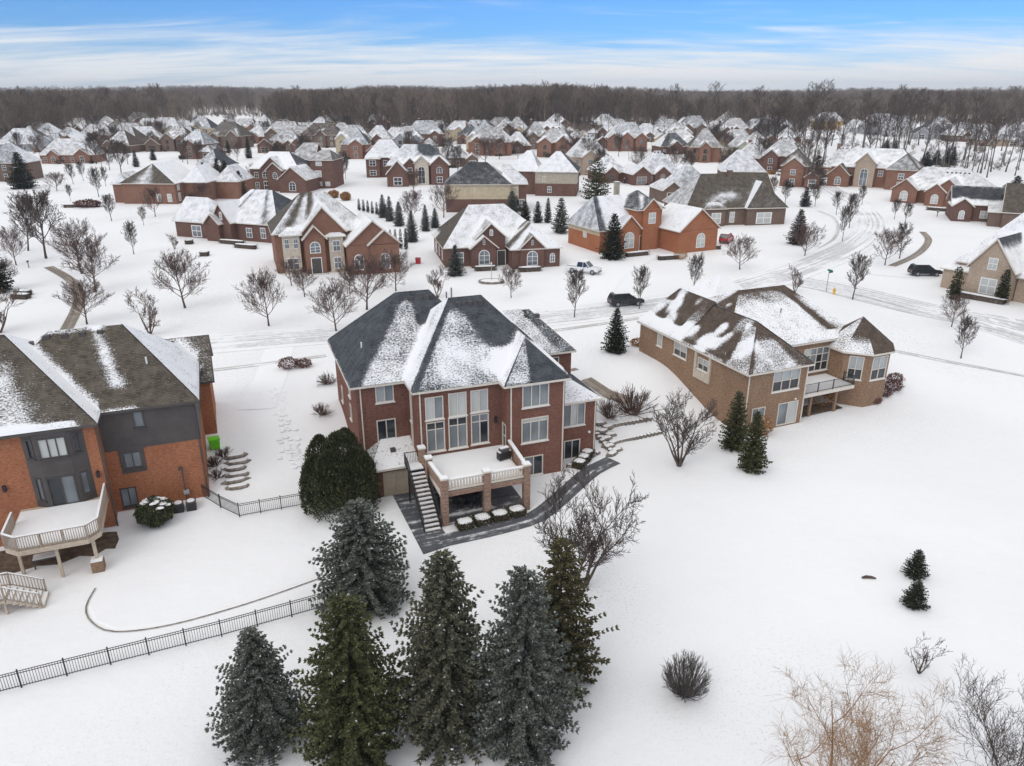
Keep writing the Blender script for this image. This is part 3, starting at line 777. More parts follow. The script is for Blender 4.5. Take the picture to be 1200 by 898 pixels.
def cov_left(a, c):
    x = (-.3 + 13.7 * a) * (1 - c) + (5.05 + 2.95 * a) * c; hip = -.3 + 5.35 * c
    v = .62 * sm((x - hip - .35) / .9) - .55 * sm((c - .86) / .1) - .7 * sm((x - 6.0) / .7) * sm((c - .55) / .1) + .12 * sm((.4 - c) / .3)
    return v
def cov_mid(a, c):
    x = (4.07 + 13.13 * a) * (1 - c) + (8.92 + 2.88 * a) * c; hip = 4.07 + 4.85 * c
    v = .60 * sm((x - hip - .15) / .45) - .62 * sm((x - 8.7 - 3.2 * (1 - c)) / 1.3) * sm((c - .30) / .16) - .45 * sm((c - .80) / .12) - .10 * sm((.10 - c) / .06)
    v += .30 * math.exp(-((x - 11.2) / 1.6) ** 2 - ((c - .22) / .16) ** 2)
    return v
H.roof(-0.3, 13.4, -0.12, 12.9, 8.6, 5.6, 'x', 5.35, 5.4, {'W': lambda a, c: .02 + .5 * sm((.03 - c) / .02), 'S': cov_left, 'E': .4, 'N': .7}, n=(56, 36), valw=.55, vs_=.6)
H.roof(4.07, 17.2, -2.85, 9.6, 8.6, 5.55, 'x', 4.85, 5.4, {'W': lambda a, c: 0.85 if a < .95 else .3, 'S': cov_mid, 'E': .55, 'N': .6}, n=(56, 36), valw=.9, vs_=.6)
H.roof(11.15, 16.95, -4.1, 1.0, 8.6, 2.9, 'y', 2.9, 0, {'W': .85, 'S': lambda a, c: .62 - .75 * sm((a - .34) / .14) - .3 * sm((.06 - c) / .05) if a > .04 else .1, 'E': .2}, n=(24, 18), gmat='brick_red', valw=.5, vs_=.5)
H.roof(16.3, 20.96, -2.08, 4.2, 5.5, 1.75, 'y', 2.6, 2.6, {'S': .85, 'E': .05, 'W': .7}, n=(14, 10), rp=18.1, valw=.2)
H.roof(10.5, 21.1, 3.7, 10.5, 8.0, 3.4, 'x', 3.4, 3.4, {'S': lambda a, c: .72 - .35 * sm((a - .80) / .08 + c * .6), 'E': .05, 'N': .5}, n=(30, 16), valw=.5)
H.walls([(0.65, -2.75), (3.95, -2.75), (3.95, 0.2), (0.65, 0.2)], -0.4, 2.6, 'brick_red', {0: [(0.75, 2.75, 0.0, 2.15, 2, (1,), 'door_beige', 'door_beige', 'double_door')]})
H.roof(0.35, 4.35, -3.1, 0.8, 2.6, 1.05, 'x', 1.6, 0, {'S': .95, 'W': .55, 'N': .8}, n=(12, 8), rp=0.35, gmat='brick_red', valw=.1)
H.blobs = [(8.0, -1.2, 2.0, .18), (12.0, -1.6, 1.5, .3)]
H.finish()
for x, y in ((6.2, 6.2), (7.6, 6.2), (9.6, 3.2), (10.6, 3.2), (11.5, 3.2)): H.vent(x, y - .35)
for x, y in ((17.2, 6.6), (18.3, 6.6)): H.vent(x, y)
H.pipe(1.5, 4.0); H.pipe(9.2, 3.4, .9, 'steel'); H.pipe(8.9, 3.9, .9, 'steel'); H.vent(2.6, -1.2); H.pipe(6.5, 10, .4)
for x, y, z0, z1 in ((0.55, bL, 0, 8.5), (4.7, bM_, 2.6, 8.5), (11.85, bR, 0, 8.5), (16.45, bR, 0, 8.5), (20.45, bS, 0, 5.4)): H.downspout(x, y, z0, z1)
MB().tube([(19.95, bS - .12, 2.3), (19.95, bS + .02, 2.3)], .11, 8).obj('wall_light', 'trim_white', H.root)
lt = MB().box(10.85, 11.05, bM_ - .25, bM_, 5.0, 5.45).obj('wall_lantern', 'black_metal', H.root)
# terrace on brick columns
DZ = 2.75
dk = MB().prism([(4.55, -8.4), (11.35, -8.4), (11.35, -3.76), (11.49, -3.76), (11.49, -2.52), (4.55, -2.52)], DZ - .32, DZ).obj('terrace', 'trim', H.root)
MB().prism([(4.72, -8.2), (11.2, -8.2), (11.2, -3.7), (11.45, -3.7), (11.45, -2.55), (4.72, -2.55)], DZ, DZ + .07).obj('snow', 'snow', dk)
MB().bar((4.9, -8.42, DZ - .2), (11.3, -8.42, DZ - .2), .3, .38).obj('beam', 'brick_column', dk)
def column(x, y, z0, z1, w=.5):
    c = MB().box(x - w / 2, x + w / 2, y - w / 2, y + w / 2, z0, z1)
    c.obj('column', 'brick_column', dk)
    MB().box(x - w / 2 - .06, x + w / 2 + .06, y - w / 2 - .06, y + w / 2 + .06, z1, z1 + .1).obj('column_cap', 'trim', dk)
    MB().box(x - w / 2 - .03, x + w / 2 + .03, y - w / 2 - .03, y + w / 2 + .03, z1 + .1, z1 + .16).obj('snow', 'snow', dk)
for x in (4.85, 8.15, 11.35): column(x, -8.45, -0.2, 3.85)
column(4.5, -3.2, 0, 4.0); column(4.6, -5.0, 0, 3.95)
for xa, xb in ((5.1, 7.9), (8.4, 11.1)):
    MB().bar((xa, -8.45, 3.68), (xb, -8.45, 3.68), .26, .12).obj('rail', 'trim', dk)
    MB().bar((xa, -8.45, 3.76), (xb, -8.45, 3.76), .24, .045).obj('snow', 'snow', dk)
    MB().bar((xa, -8.45, 2.92), (xb, -8.45, 2.92), .26, .12).obj('rail', 'trim', dk)
    bal = MB().tube([(0, 0, 2.98), (0, 0, 3.06), (0, 0, 3.2), (0, 0, 3.4), (0, 0, 3.55), (0, 0, 3.62)], [.06, .045, .085, .06, .045, .06], 8).mesh('baluster', 'trim', True)
    for k in range(12):
        o = link('baluster', bal, dk); o.location = (xa + (k + .5) * (xb - xa) / 12, -8.45, 0)
for p, q in (((4.8, -8.2), (4.62, -5.25)), ((11.4, -8.2), (11.7, -3.78))):
    MB().bar((*p, 3.2), (*q, 3.2), .2, .9).obj('parapet', 'brick_column', dk)
    MB().bar((*p, 3.7), (*q, 3.7), .3, .1).obj('coping', 'trim', dk)
    MB().bar((*p, 3.77), (*q, 3.77), .27, .05).obj('snow', 'snow', dk)
# stair down to the patio
st = MB().prism([(3.15, -4.35), (4.4, -4.35), (4.4, -3.0), (3.15, -3.0)], DZ - .16, DZ).obj('stair', 'black_metal', H.root)
MB().box(3.2, 4.35, -4.3, -3.05, DZ, DZ + .07).obj('snow', 'snow', st)
NS = 14
tm = MB().box(0, 1.2, -.17, .17, -.05, 0).mesh('tread', 'stone'); tsn = MB().box(.03, 1.17, -.12, .15, 0, .04).mesh('snow', 'snow')
for k in range(NS):
    t = (k + 1) / NS; z = DZ - t * (DZ - .02) + .06; y = -4.35 - t * 4.55
    o = link('tread', tm, st); o.location = (3.17 - .0 * t, y, z); o2 = link('snow', tsn, st); o2.location = (3.17, y, z)
for x in (3.12, 4.42):
    MB().bar((x, -4.35, DZ - .1), (x, -8.95, .1), .06, .3).obj('stringer', 'black_metal', st)
    MB().bar((x, -4.35, DZ + .95), (x, -8.95, 1.0), .05, .05).obj('handrail', 'black_metal', st)
    for k in range(29):
        t = k / 28; y = -4.35 - t * 4.6; z = DZ - t * (DZ - .05)
        key = ('stb',)
        if key not in BALM: BALM[key] = MB().box(-.012, .012, -.012, .012, 0, .95).mesh('baluster', 'black_metal')
        link('baluster', BALM[key], st).location = (x, y, z)
for p, q in (((3.12, -4.35), (3.12, -3.0)), ((3.12, -3.0), (4.3, -3.0))):
    MB().bar((*p, DZ + .95), (*q, DZ + .95), .05, .05).obj('handrail', 'black_metal', st)
    for k in range(9):
        t = k / 9; link('baluster', BALM[('stb',)], st).location = (p[0] + (q[0] - p[0]) * t, p[1] + (q[1] - p[1]) * t, DZ)
for x in (3.14, 4.4): MB().box(x - .05, x + .05, -4.3, -4.2, 0, DZ - .16).obj('post', 'black_metal', st)

# patio, walk
def local_ribbon(name, F, pts, width, mat, lift, label, step=1.0):
    return ribbon(name, [F.wor(a, b) for a, b in pts], width, mat, lift, step, label=label)
def sheet(name, F, pts, mat, z, label):
    m = MB(); w = [F.wor(a, b) for a, b in pts]
    m.poly([(x, y, z) for x, y in w])
    uv = [(a, b) for a, b in pts]
    o = m.obj(name, mat, None, False, None, uv); tag(o, label, None, None, 'structure')
sheet('patio', FM, [(2.05, -2.78), (2.35, -11.7), (4.7, -11.25), (4.45, -8.75), (11.6, -8.15), (11.6, -3.78), (11.5, -2.55), (4.42, -2.52), (4.0, -2.78)], 'paver', 0.02, 'dark wet patio under the raised terrace and stair')
local_ribbon('path', FM, [(3.9, -10.5), (6.2, -10.45), (8.5, -10.35), (11.5, -9.9), (14.0, -8.3), (16.6, -6.3), (19.0, -4.6), (21.6, -3.5)], 1.65, 'paver', 0.025, 'dark cleared path curving from the patio round the house')

# grill on the terrace
gr = thing('barbecue_grill', 'covered barbecue grill with snow on its lid, standing on the brick terrace', 'grill', (*FM.wor(10.75, -5.1), DZ + .07), math.radians(FM.deg + 12))
MB().box(-.75, .75, -.32, .32, .12, .85).obj('cabinet', 'black_metal', gr)
gr.scale = (.72, .8, .85)
ld = MB(); ld.prism([(-.42, .85), (.42, .85), (.38, 1.08), (.2, 1.22), (-.2, 1.22), (-.38, 1.08)], -.5, .5); ld.v = [(v[2], v[0] * .8, v[1]) for v in ld.v]; ld.obj('lid', 'trim_dark', gr)
MB().box(-.5, .5, -.22, .2, 1.2, 1.27).obj('snow', 'snow', gr); MB().box(-.74, -.52, -.28, .28, .85, .9).obj('shelf', 'snow', gr); MB().box(.52, .74, -.28, .28, .85, .9).obj('shelf', 'snow', gr)
for x in (-.65, .65):
    for y in (-.25, .25): MB().box(x - .03, x + .03, y - .03, y + .03, 0, .12).obj('leg', 'black_metal', gr)
# patio table and chairs in the shade below
pt = thing('patio_table', 'dark round metal table under the brick terrace', 'table', (*FM.wor(7.3, -6.0), .02), .3)
MB().tube([(0, 0, .70), (0, 0, .74)], .65, 16).obj('table_top', 'black_metal', pt); MB().tube([(0, 0, 0), (0, 0, .7)], [.05, .05], 8).obj('leg', 'black_metal', pt); MB().tube([(0, 0, 0), (0, 0, .04)], .3, 12).obj('base', 'black_metal', pt)
for k in range(4):
    an = k * math.pi / 2 + .5; x, y = FM.wor(7.3 + 1.05 * math.cos(an), -6.0 + 1.05 * math.sin(an))
    ch = thing('patio_chair', 'dark metal chair at the round table under the terrace', 'chair', (x, y, .02), math.radians(FM.deg) + an + math.pi / 2, 'chairs under the terrace')
    MB().box(-.25, .25, -.25, .25, .40, .45).obj('seat', 'black_metal', ch); MB().box(-.25, .25, -.28, -.23, .45, .95).obj('backrest', 'black_metal', ch)
    for sx in (-.22, .22):
        for sy in (-.22, .22): MB().box(sx - .02, sx + .02, sy - .02, sy + .02, 0, .4).obj('leg', 'black_metal', ch)

# ============================== the orange brick house with dark siding at the left
FL = Frame((-30.0, 49.0), 21.5)
HL = House('brick_house', 'orange brick and dark sided house with brown shingle roof and wooden deck', FL.O, FL.deg, 0.0, trim='trim_dark', roofmat='roof_brown')
def RL(b, x0, y0, x1, y1): return FL.rect(b, x0, y0, x1, y1)
b0 = 0.4; zk = lambda x, y: (x / 4.08, 500 + y / 4.08); zl = lambda x, y: (x / 4.8, 370 + y / 4.8)
def rk(b, f, x0, y0, x1, y1): return FL.rect(b, *f(x0, y0), *f(x1, y1))
W1, W2, W3 = rk(b0, zk, 584, 128, 686, 192), rk(b0, zk, 570, 298, 667, 374), rk(b0, zl, 740, 540, 820, 625)
HL.walls([(0.0, b0), (6.6, b0), (6.6, 12.2), (0.0, 12.2)], -0.6, 5.35, 'brick_orange', {0: [(W1[0], W1[1], W1[2], W1[3], 2, (1,), 'gl_grey', 'trim_dark'), (W2[0], W2[1], W2[2], W2[3], 2, (1,), 'gl_grey', 'trim_dark')]})
HL.walls([(-0.02, b0 - .03), (6.63, b0 - .03), (6.63, 12.2), (-0.02, 12.2)], 5.35, 8.6, 'siding_dark', {0: [(W3[0], W3[1], W3[2], W3[3], 1, (1,), 'gl_grey', 'trim_dark')]}, name='siding')
bx = rk(b0, zk, 560, 100, 705, 208)
m = MB()
for q in ((bx[0], W1[0], bx[2], bx[3]), (W1[1], bx[1], bx[2], bx[3]), (W1[0], W1[1], bx[2], W1[2]), (W1[0], W1[1], W1[3], bx[3])): m.box(q[0], q[1], b0 - .06, b0 + .02, q[2], q[3])
m.obj('siding_surround', 'siding_dark', HL.root)
bb = -1.3
HL.walls([(-14, bb), (-4.55, bb), (-4.55, bb + .4), (-14, bb + .4)], -0.6, 8.6, 'brick_orange', {0: [(2.5, 4.2, 5.8, 7.4, 2, (1,), 'gl_grey')]})
HL.walls([(-0.75, bb), (0.0, bb), (0.0, 3), (-.75, 3)], -0.6, 8.6, 'brick_orange')
HL.walls([(-14, bb + .41), (-0.5, bb + .41), (-0.5, 11.5), (-14, 11.5)], -0.6, 8.55, 'brick_orange')
bayp = [(-4.55, bb), (-3.6, bb - .5), (-1.75, bb - .5), (-0.75, bb), (-0.75, bb + .4), (-4.55, bb + .4)]
def e_len(p, q): return math.hypot(q[0] - p[0], q[1] - p[1])
l0, l1, l2 = e_len(bayp[0], bayp[1]), e_len(bayp[1], bayp[2]), e_len(bayp[2], bayp[3])
HL.walls(bayp, 2.2, 8.6, 'siding_dark', {0: [(.3, l0 - .3, 3.2, 5.0, 1, (1,), 'gl_grey'), (.3, l0 - .3, 6.5, 8.0, 1, (1,), 'gl_dark')],
         1: [(0.05, l1 - .05, 2.72, 5.0, 2, (1,), ['gl_dark', 'gl_grey'], 'trim_dark', 'sliding_door'), (.05, l1 - .05, 6.45, 8.0, 3, (1,), 'gl_pale')],
         2: [(.3, l2 - .3, 3.2, 5.0, 1, (1,), 'gl_grey'), (.3, l2 - .3, 6.5, 8.0, 1, (1,), 'gl_dark')]}, name='bay_siding')
HL.roof(-12.3, 0.35, -1.95, 11.8, 8.6, 5.2, 'x', 5.9, 5.9, {'S': lambda a, c: .08 + (.62 * math.exp(-((a - .60) / .15) ** 2) + .1) * (1 - .8 * sm((c - .55) / .3)) + .75 * sm((.085 - c) / .03) * sm((.93 - a) / .04) - .1, 'E': .95, 'N': .5}, n=(60, 40), valw=.7, vs_=.8)
HL.roof(-8, 6.97, 0.05, 12.6, 8.6, 4.75, 'x', 5, 4.95, {'S': lambda a, c: .02 + .72 * math.exp(-((a - (.685 - .05 * c)) / (.04 + .05 * c)) ** 2) * sm((c - .2) / .1) + .5 * sm((c - .93) / .05) * sm((.85 - a) / .1) + .75 * sm((.05 - c) / .03) * sm((.74 - a) / .03), 'E': lambda a, c: .9 - .6 * sm((a - .93) / .05), 'N': .5}, n=(64, 30), valw=.9, vs_=.95)
HL.roof(1.6, 8.0, 7.5, 15.0, 7.4, 3.0, 'x', 2.8, 0, {'S': .35, 'N': .5, 'W': .6}, n=(16, 10), gmat='brick_orange')
HL.finish()
HL.walls([(1.9, 7.8), (7.6, 7.8), (7.6, 14.7), (1.9, 14.7)], 0, 7.4, 'brick_orange')
for x in (-4.2, -3.1, -1.9, -.7, .5): HL.vent(x, 5.85)
HL.pipe(3.6, 3.2, .5); HL.pipe(.4, 3.4, .3, 'steel')
for x, y, z1 in ((0.12, bb, 8.4), (6.5, b0 - .04, 8.4)): HL.downspout(x, y, 0, z1)
for x in (-6.2, -0.4): MB().box(x - .1, x + .1, bb - .22, bb, 4.3, 4.75).obj('wall_lantern', 'black_metal', HL.root)
# deck
LDZ = 2.7
dp = [(-5.6, bb - .02), (-5.6, -6.45), (-4.75, -7.25), (-0.7, -7.25), (-0.02, -6.5), (-0.1, bb - .02)]
ld_ = MB().prism(dp, LDZ - .38, LDZ - .02).obj('deck', 'deck_tan', HL.root)
def inset(pts, k):
    cx = sum(p[0] for p in pts) / len(pts); cy = sum(p[1] for p in pts) / len(pts)
    return [(cx + (p[0] - cx) * k, cy + (p[1] - cy) * k) for p in pts]
MB().prism([(-5.5, bb - .55), (-5.5, -6.4), (-4.7, -7.1), (-0.75, -7.1), (-.15, -6.45), (-.22, bb - .55)], LDZ - .02, LDZ + .07).obj('snow', 'snow', ld_)
rp_ = [(-5.55, -3.6), (-5.55, -6.43), (-4.73, -7.2), (-0.72, -7.2), (-0.07, -6.48), (-0.15, bb - .1)]
railing(ld_, rp_, LDZ, LDZ + 1.0, .12, 'deck_wood', 'deck_wood', .14, .04, 'deck_wood', rail=(.14, .06))
for k in (1, 2): MB().box(-4.73 + k * 1.337 - .06, -4.73 + k * 1.337 + .06, -7.26, -7.14, LDZ, LDZ + 1.0).obj('post', 'deck_wood', ld_)
for x, y in ((-2.7, -6.9), (-5.2, -5.6), (-5.0, -3.0)): MB().box(x - .09, x + .09, y - .09, y + .09, 0, LDZ - .38).obj('support_post', 'deck_tan', ld_)
MB().box(-.65, -.45, -6.9, -6.7, 0.9, LDZ - .38).obj('support_post', 'deck_tan', ld_)
MB().box(-.92, -.18, -7.25, -6.5, -0.1, .82).obj('brick_pier', 'brick_tan', ld_); MB().box(-.9, -.2, -7.23, -6.52, .82, .9).obj('snow', 'snow', ld_)
# lower stair at the deck's left end
sl = MB().prism([(-8.0, -10.2), (-5.2, -10.2), (-5.2, -8.9), (-5.6, -8.2), (-8.0, -8.2)], .95, 1.12).obj('deck_landing', 'deck_tan', HL.root)
MB().prism([(-8.0, -10.1), (-5.25, -10.1), (-5.25, -8.95), (-5.65, -8.3), (-8.0, -8.3)], 1.12, 1.18).obj('snow', 'snow', sl)
for k in range(6):
    z = .95 - k * .155; x = -5.2 + k * .32
    MB().box(x, x + .36, -10.15, -8.6, z - .14, z).obj('tread', 'deck_tan', sl); MB().box(x + .03, x + .33, -10.1, -8.65, z, z + .05).obj('snow', 'snow', sl)
for y in (-10.15, -8.55): railing(sl, [(-7.9, y), (-5.2, y), (-3.4, y)], [1.1, 1.1, .15], [2.05, 2.05, 1.1], .1, 'deck_wood', 'deck_wood', .15, .04)
for x, y in ((-5.3, -10.0), (-6.6, -10.0), (-5.3, -8.5), (-7.5, -10)): MB().box(x - .06, x + .06, y - .06, y + .06, 0, .95).obj('support_post', 'deck_tan', sl)
bn = thing('patio_bench', 'snowy low table standing in the shade under the wooden deck', 'table', (*FL.wor(-3.9, -4.9), 0), math.radians(25))
MB().box(-.8, .8, -.4, .4, .62, .7).obj('table_top', 'trim_dark', bn); MB().box(-.75, .75, -.35, .35, .7, .76).obj('snow', 'snow', bn)
for x in (-.7, .7):
    for y in (-.32, .32): MB().box(x - .04, x + .04, y - .04, y + .04, 0, .62).obj('leg', 'trim_dark', bn)
# two air conditioners and a meter post by the wall
for k, (a, lab) in enumerate(((4.35, 'snow topped air conditioner unit nearer the clipped bush'), (5.25, 'snow topped air conditioner unit nearer the fence corner'))):
    x, y = FL.wor(a, -0.75)
    ac = thing('air_conditioner', lab, 'air conditioner', (x, y, 0), math.radians(FL.deg), 'air conditioners by the orange brick wall')
    MB().box(-.38, .38, -.38, .38, 0, .06).obj('pad', 'concrete', ac)
    cb = MB().box(-.35, .35, -.35, .35, .06, .78).obj('cabinet', 'trim_dark', ac)
    for j in range(8): MB().box(-.36, .36, -.365, -.35, .12 + j * .08, .15 + j * .08).obj('grille_slat', 'black_metal', cb)
    MB().box(-.36, .36, -.36, .36, .78, .82).obj('top', 'trim_dark', ac); MB().tube([(0, 0, .82), (0, 0, .87)], [.3, .26], 14).obj('snow', 'snow', ac)
x, y = FL.wor(4.95, 0.15)
mp = thing('utility_mast', 'dark utility mast standing against the orange brick wall', 'mast', (x, y, -0.02), math.radians(FL.deg))
MB().box(-.05, .05, -.05, .05, 0, 3.3).obj('mast', 'trim_dark', mp); MB().box(-.25, .05, -.08, .08, 3.1, 3.3).obj('mast_head', 'trim_dark', mp); MB().box(-.15, .25, -.1, .1, 1.0, 1.35).obj('meter_box', 'car_silver', mp)

# ============================== the tan brick ranch at the right
FR = Frame((21.0, 61.8), 23)
HR = House('brick_house', 'tan brick house with brown hip roofs, small balcony and octagonal bay', FR.O, FR.deg, 0.0, roofmat='roof_umber', trim='trim')
z1 = lambda x, y: (740 + x / 6.4125, 310 + y / 6.4125); z2 = lambda x, y: (860 + x / 4.99, 330 + y / 4.99)
def rr(b, x0, y0, x1, y1): return FR.rect(b, *z2(x0, y0), *z2(x1, y1))
bq = 1.65
wq = [rr(bq, 235, 530, 375, 622), rr(bq, 262, 715, 358, 822), rr(bq, 108, 745, 175, 805)]
aL = 1.5
def ra(x0, y0, x1, y1):
    p, q = FR.ona(*z1(x0, y0), aL), FR.ona(*z1(x1, y1), aL); return (20 - p[0], 20 - q[0], q[1], p[1])
wa = [ra(200, 508, 230, 625), ra(326, 575, 412, 720), ra(505, 690, 575, 820)]
HR.walls([(aL, bq), (8.7, bq), (8.7, 20), (aL, 20)], -0.6, 6.2, 'brick_tan', {
    0: [(wq[0][0] - aL, wq[0][1] - aL, wq[0][2], wq[0][3], 3, (.5, .5), ['gl_dark', 'gl_dark', 'gl_dark', 'gl_blind', 'gl_blind', 'gl_blind']), (wq[1][0] - aL, wq[1][1] - aL, max(.05, wq[1][2]), wq[1][3], 2, (1,), ['gl_grey', 'gl_pale'], 'trim', 'sliding_door'), (wq[2][0] - aL, wq[2][1] - aL, max(.6, wq[2][2]), wq[2][3], 2, (1,), 'gl_grey')],
    3: [(min(wa[0][:2]), max(wa[0][:2]), wa[0][2], wa[0][3], 1, (1,), 'gl_pale'), (min(wa[1][:2]), max(wa[1][:2]), wa[1][2], wa[1][3], 2, (.5, .5), ['gl_dark', 'gl_dark', 'gl_blind', 'gl_blind']), (min(wa[2][:2]), max(wa[2][:2]), wa[2][2], wa[2][3], 2, (.5, .5), ['gl_dark', 'gl_dark', 'gl_blind', 'gl_blind'])]})
HR.walls([(8.72, 5.75), (18.6, 5.75), (18.6, 20), (8.72, 20)], -0.6, 6.6, 'brick_tan', {0: [(3.3, 6.75, 3.25, 5.85, 4, (.36, .36, .28), ['gl_dark', 'gl_dark', 'gl_dark', 'gl_dark', 'gl_grey', 'gl_grey', 'gl_dark', 'gl_grey', 'gl_pale', 'gl_grey', 'gl_grey', 'gl_grey'])]})
MB().box(aL - .18, aL - .005, 20 - max(wa[2][:2]) - .45, 20 - max(wa[2][:2]) - .1, wa[2][2] - 1.0, 6.0).obj('surround', 'limestone', HR.root)
MB().box(aL - .18, aL - .005, 20 - min(wa[2][:2]) + .1, 20 - min(wa[2][:2]) + .45, wa[2][2] - 1.0, 6.0).obj('surround', 'limestone', HR.root)
MB().box(aL - .18, aL - .005, 20 - max(wa[2][:2]) - .09, 20 - min(wa[2][:2]) + .09, wa[2][2] - 1.0, wa[2][2] - .12).obj('surround', 'limestone', HR.root)
hb = 3.1; cx, cy = 18.65, 5.2; k_ = hb * math.tan(math.pi / 8)
oc = [(cx - k_, cy - hb), (cx + k_, cy - hb), (cx + hb, cy - k_), (cx + hb, cy + k_), (cx + hb, 7.6), (cx - hb, 7.6), (cx - hb, cy - k_)]
el = 2 * k_
HR.walls(oc, -0.6, 5.85, 'brick_tan', {0: [(.25, 2.3, 2.9, 5.4, 2, (.45, .55), ['gl_dark', 'gl_dark', 'gl_blind', 'gl_blind'])], 6: [(.55, 1.95, 2.9, 5.4, 2, (.45, .55), ['gl_dark', 'gl_dark', 'gl_blind', 'gl_blind'])], 1: [(.5, 1.95, 2.9, 5.4, 2, (.45, .55), 'gl_dark')], 5: [(.9, 1.7, 2.8, 4.9, 1, (1,), 'gl_pale', 'trim', 'door')]})
HR.roof(1.16, 9.05, 1.28, 13.5, 6.2, 3.45, 'y', 4.1, 0, {'W': lambda a, c: .56 if (a > .74 + .12 * c and c < .92) else (.05 + .5 * sm((.08 - c) / .04) * sm((.75 - a) / .1)), 'S': lambda a, c: .66 - .5 * sm((c - .55) / .2) - .5 * sm((.10 - a) / .06) - .4 * sm((a - .7) / .15), 'E': .7}, n=(40, 26), gmat='brick_tan', valw=.45, vs_=.3, rake=False)
HR.roof(1.7, 19.0, 5.4, 20.0, 6.65, 4.1, 'x', 7.05, 4.2, {'W': lambda a, c: .08 + .85 * sm((.30 - c) / .06) * sm((.62 - a) / .1) + .7 * sm((.45 - a) / .1), 'S': lambda a, c: .86 - .42 * sm((c - .62) / .3) - .55 * sm((c - .90 + .5 * max(0, a - .7)) / .1) - .9 * math.exp(-((a - .86) / .045) ** 2) * sm((c - .12) / .06), 'E': .05, 'N': .5}, n=(60, 36), valw=.3, vs_=.3)
HR.roof(1.17, 9.3, 12.0, 20.3, 6.2, 3.75, 'y', 0, 1.9, {'W': lambda a, c: .95 * sm((.30 - c) / .06) + .8 * sm((.22 - a) / .12) * sm((.75 - c) / .1) + .05, 'E': .7, 'N': .6}, n=(40, 26), gmat='brick_tan', valw=.2, rake=False)
HR.roof(10.0, 19.0, 18.5, 27.5, 6.2, 3.7, 'x', 4.4, 4.4, {'S': .98, 'W': .98, 'E': .6, 'N': .9}, n=(16, 12))
def roof_px(x, y, z):                       # plan point of a photographed roof spot at about height z
    d = ray(x, y); t = (z - CAMH) / d[2]; return FR.loc(d[0] * t, d[1] * t)
for (x, y), z, r, am in (((330, 300), 8.7, 1.3, .9), ((400, 430), 8.1, 1.3, .85), ((290, 360), 8.2, 1.2, .8), ((480, 440), 8.2, .8, .7), ((560, 540), 7.6, 1.5, .8), ((640, 580), 7.4, .9, .7), ((680, 490), 8.2, .9, .85), ((725, 540), 8.0, .7, .7), ((730, 320), 9.4, .5, .7), ((390, 250), 9.2, 1.0, .7), ((500, 330), 8.8, .6, .5)):
    q = roof_px(*z1(x, y), z); HR.blobs.append((q[0], q[1], r, am))
HR.blobs.append((*roof_px(*z1(860, 640), 7.6), 1.5, .45)); HR.blobs.append((*roof_px(*z1(850, 520), 8.2), 1.5, .45)); HR.blobs.append((*roof_px(*z1(700, 700), 7.2), .7, -.1))
HR.finish()
HR.walls([(10.3, 18.5), (18.7, 18.5), (18.7, 27.2), (10.3, 27.2)], 1, 6.2, 'brick_tan')
# octagonal cap
er = (hb + .35) / math.cos(math.pi / 8); pr = MB(); at = []
ring = [(cx + er * math.cos(math.radians(22.5 + 45 * k)), cy + er * math.sin(math.radians(22.5 + 45 * k))) for k in range(8)]
for k in range(8):
    p, q = Vector((*ring[k], 5.85)), Vector((*ring[(k + 1) % 8], 5.85)); t = Vector((cx - .3, cy - .4, 8.9)); i0 = len(pr.v)
    for j in range(9):
        for i in range(9):
            P = p.lerp(q, i / 8).lerp(t, j / 8); pr.v.append(tuple(P)); at.append({4: .75 - .6 * sm((j / 8 - .3) / .15), 3: .7}.get(k, .02) - (0 if k not in (4,) else .0))
    for j in range(8):
        for i in range(8): n_ = i0 + j * 9 + i; pr.f.append((n_, n_ + 1, n_ + 10, n_ + 9))
oro = pr.obj('roof', 'roof_umber', HR.root, False, at)
em = MB()
for k in range(8): em.bar((*ring[k], 5.76), (*ring[(k + 1) % 8], 5.76), .1, .17)
em.obj('gutter', 'trim', oro); MB().poly([(p[0], p[1], 5.8) for p in inset(ring, .98)][::-1]).obj('soffit', 'trim', oro)
# balcony
bal_ = MB().prism([(8.72, 1.9), (15.6, 2.05), (15.5, 5.73), (8.73, 5.73)], 2.4, 2.75).obj('balcony', 'trim', HR.root)
MB().prism([(8.75, 2.05), (15.5, 2.2), (15.4, 5.7), (8.75, 5.7)], 2.75, 2.79).obj('snow', 'snow', bal_)
railing(bal_, [(8.75, 1.98), (10.75, 2.03), (12.75, 2.08), (15.5, 2.12), (15.45, 3.4)], 2.75, 3.75, .07, 'black_metal', 'black_metal', .13, .022, snow=False, rail=(.05, .04))
for x in (10.5, 13.8): MB().box(x - .12, x + .12, 2.4, 2.64, 0, 2.4).obj('support_post', 'brick_tan', bal_)
HR.pipe(11.5, 9.2, .6, 'steel'); HR.downspout(1.65, bq, 0, 6.1); HR.downspout(8.6, bq, 0, 6.1)
MB().tube([(7.6, bq - .1, 2.7), (7.6, bq + .02, 2.7)], .09, 8).obj('wall_light', 'trim_white', HR.root)

sheet('brown_ground_sheet', FL, [(-9, -1.9), (-9, -4.6), (-6.2, -5.3), (-4.5, -4.9), (-3.2, -5.2), (-2.0, -4.6), (-1.1, -5.0), (-.4, -4.3), (.2, -4.5), (.35, -3.3), (.05, -1.9)], 'brown_ground', 0.015, 'bare brown soil with shade painted in under the wooden deck')  # soil colour kept dark to carry the deck's shade as well
sheet('brown_ground_sheet', FR, [(9.0, 2.4), (15.2, 2.6), (15.3, 5.2), (9.0, 5.5)], 'brown_ground', 0.10, 'dark brown ground under the small balcony of the tan house')  # dark brown sheet within the balcony outline

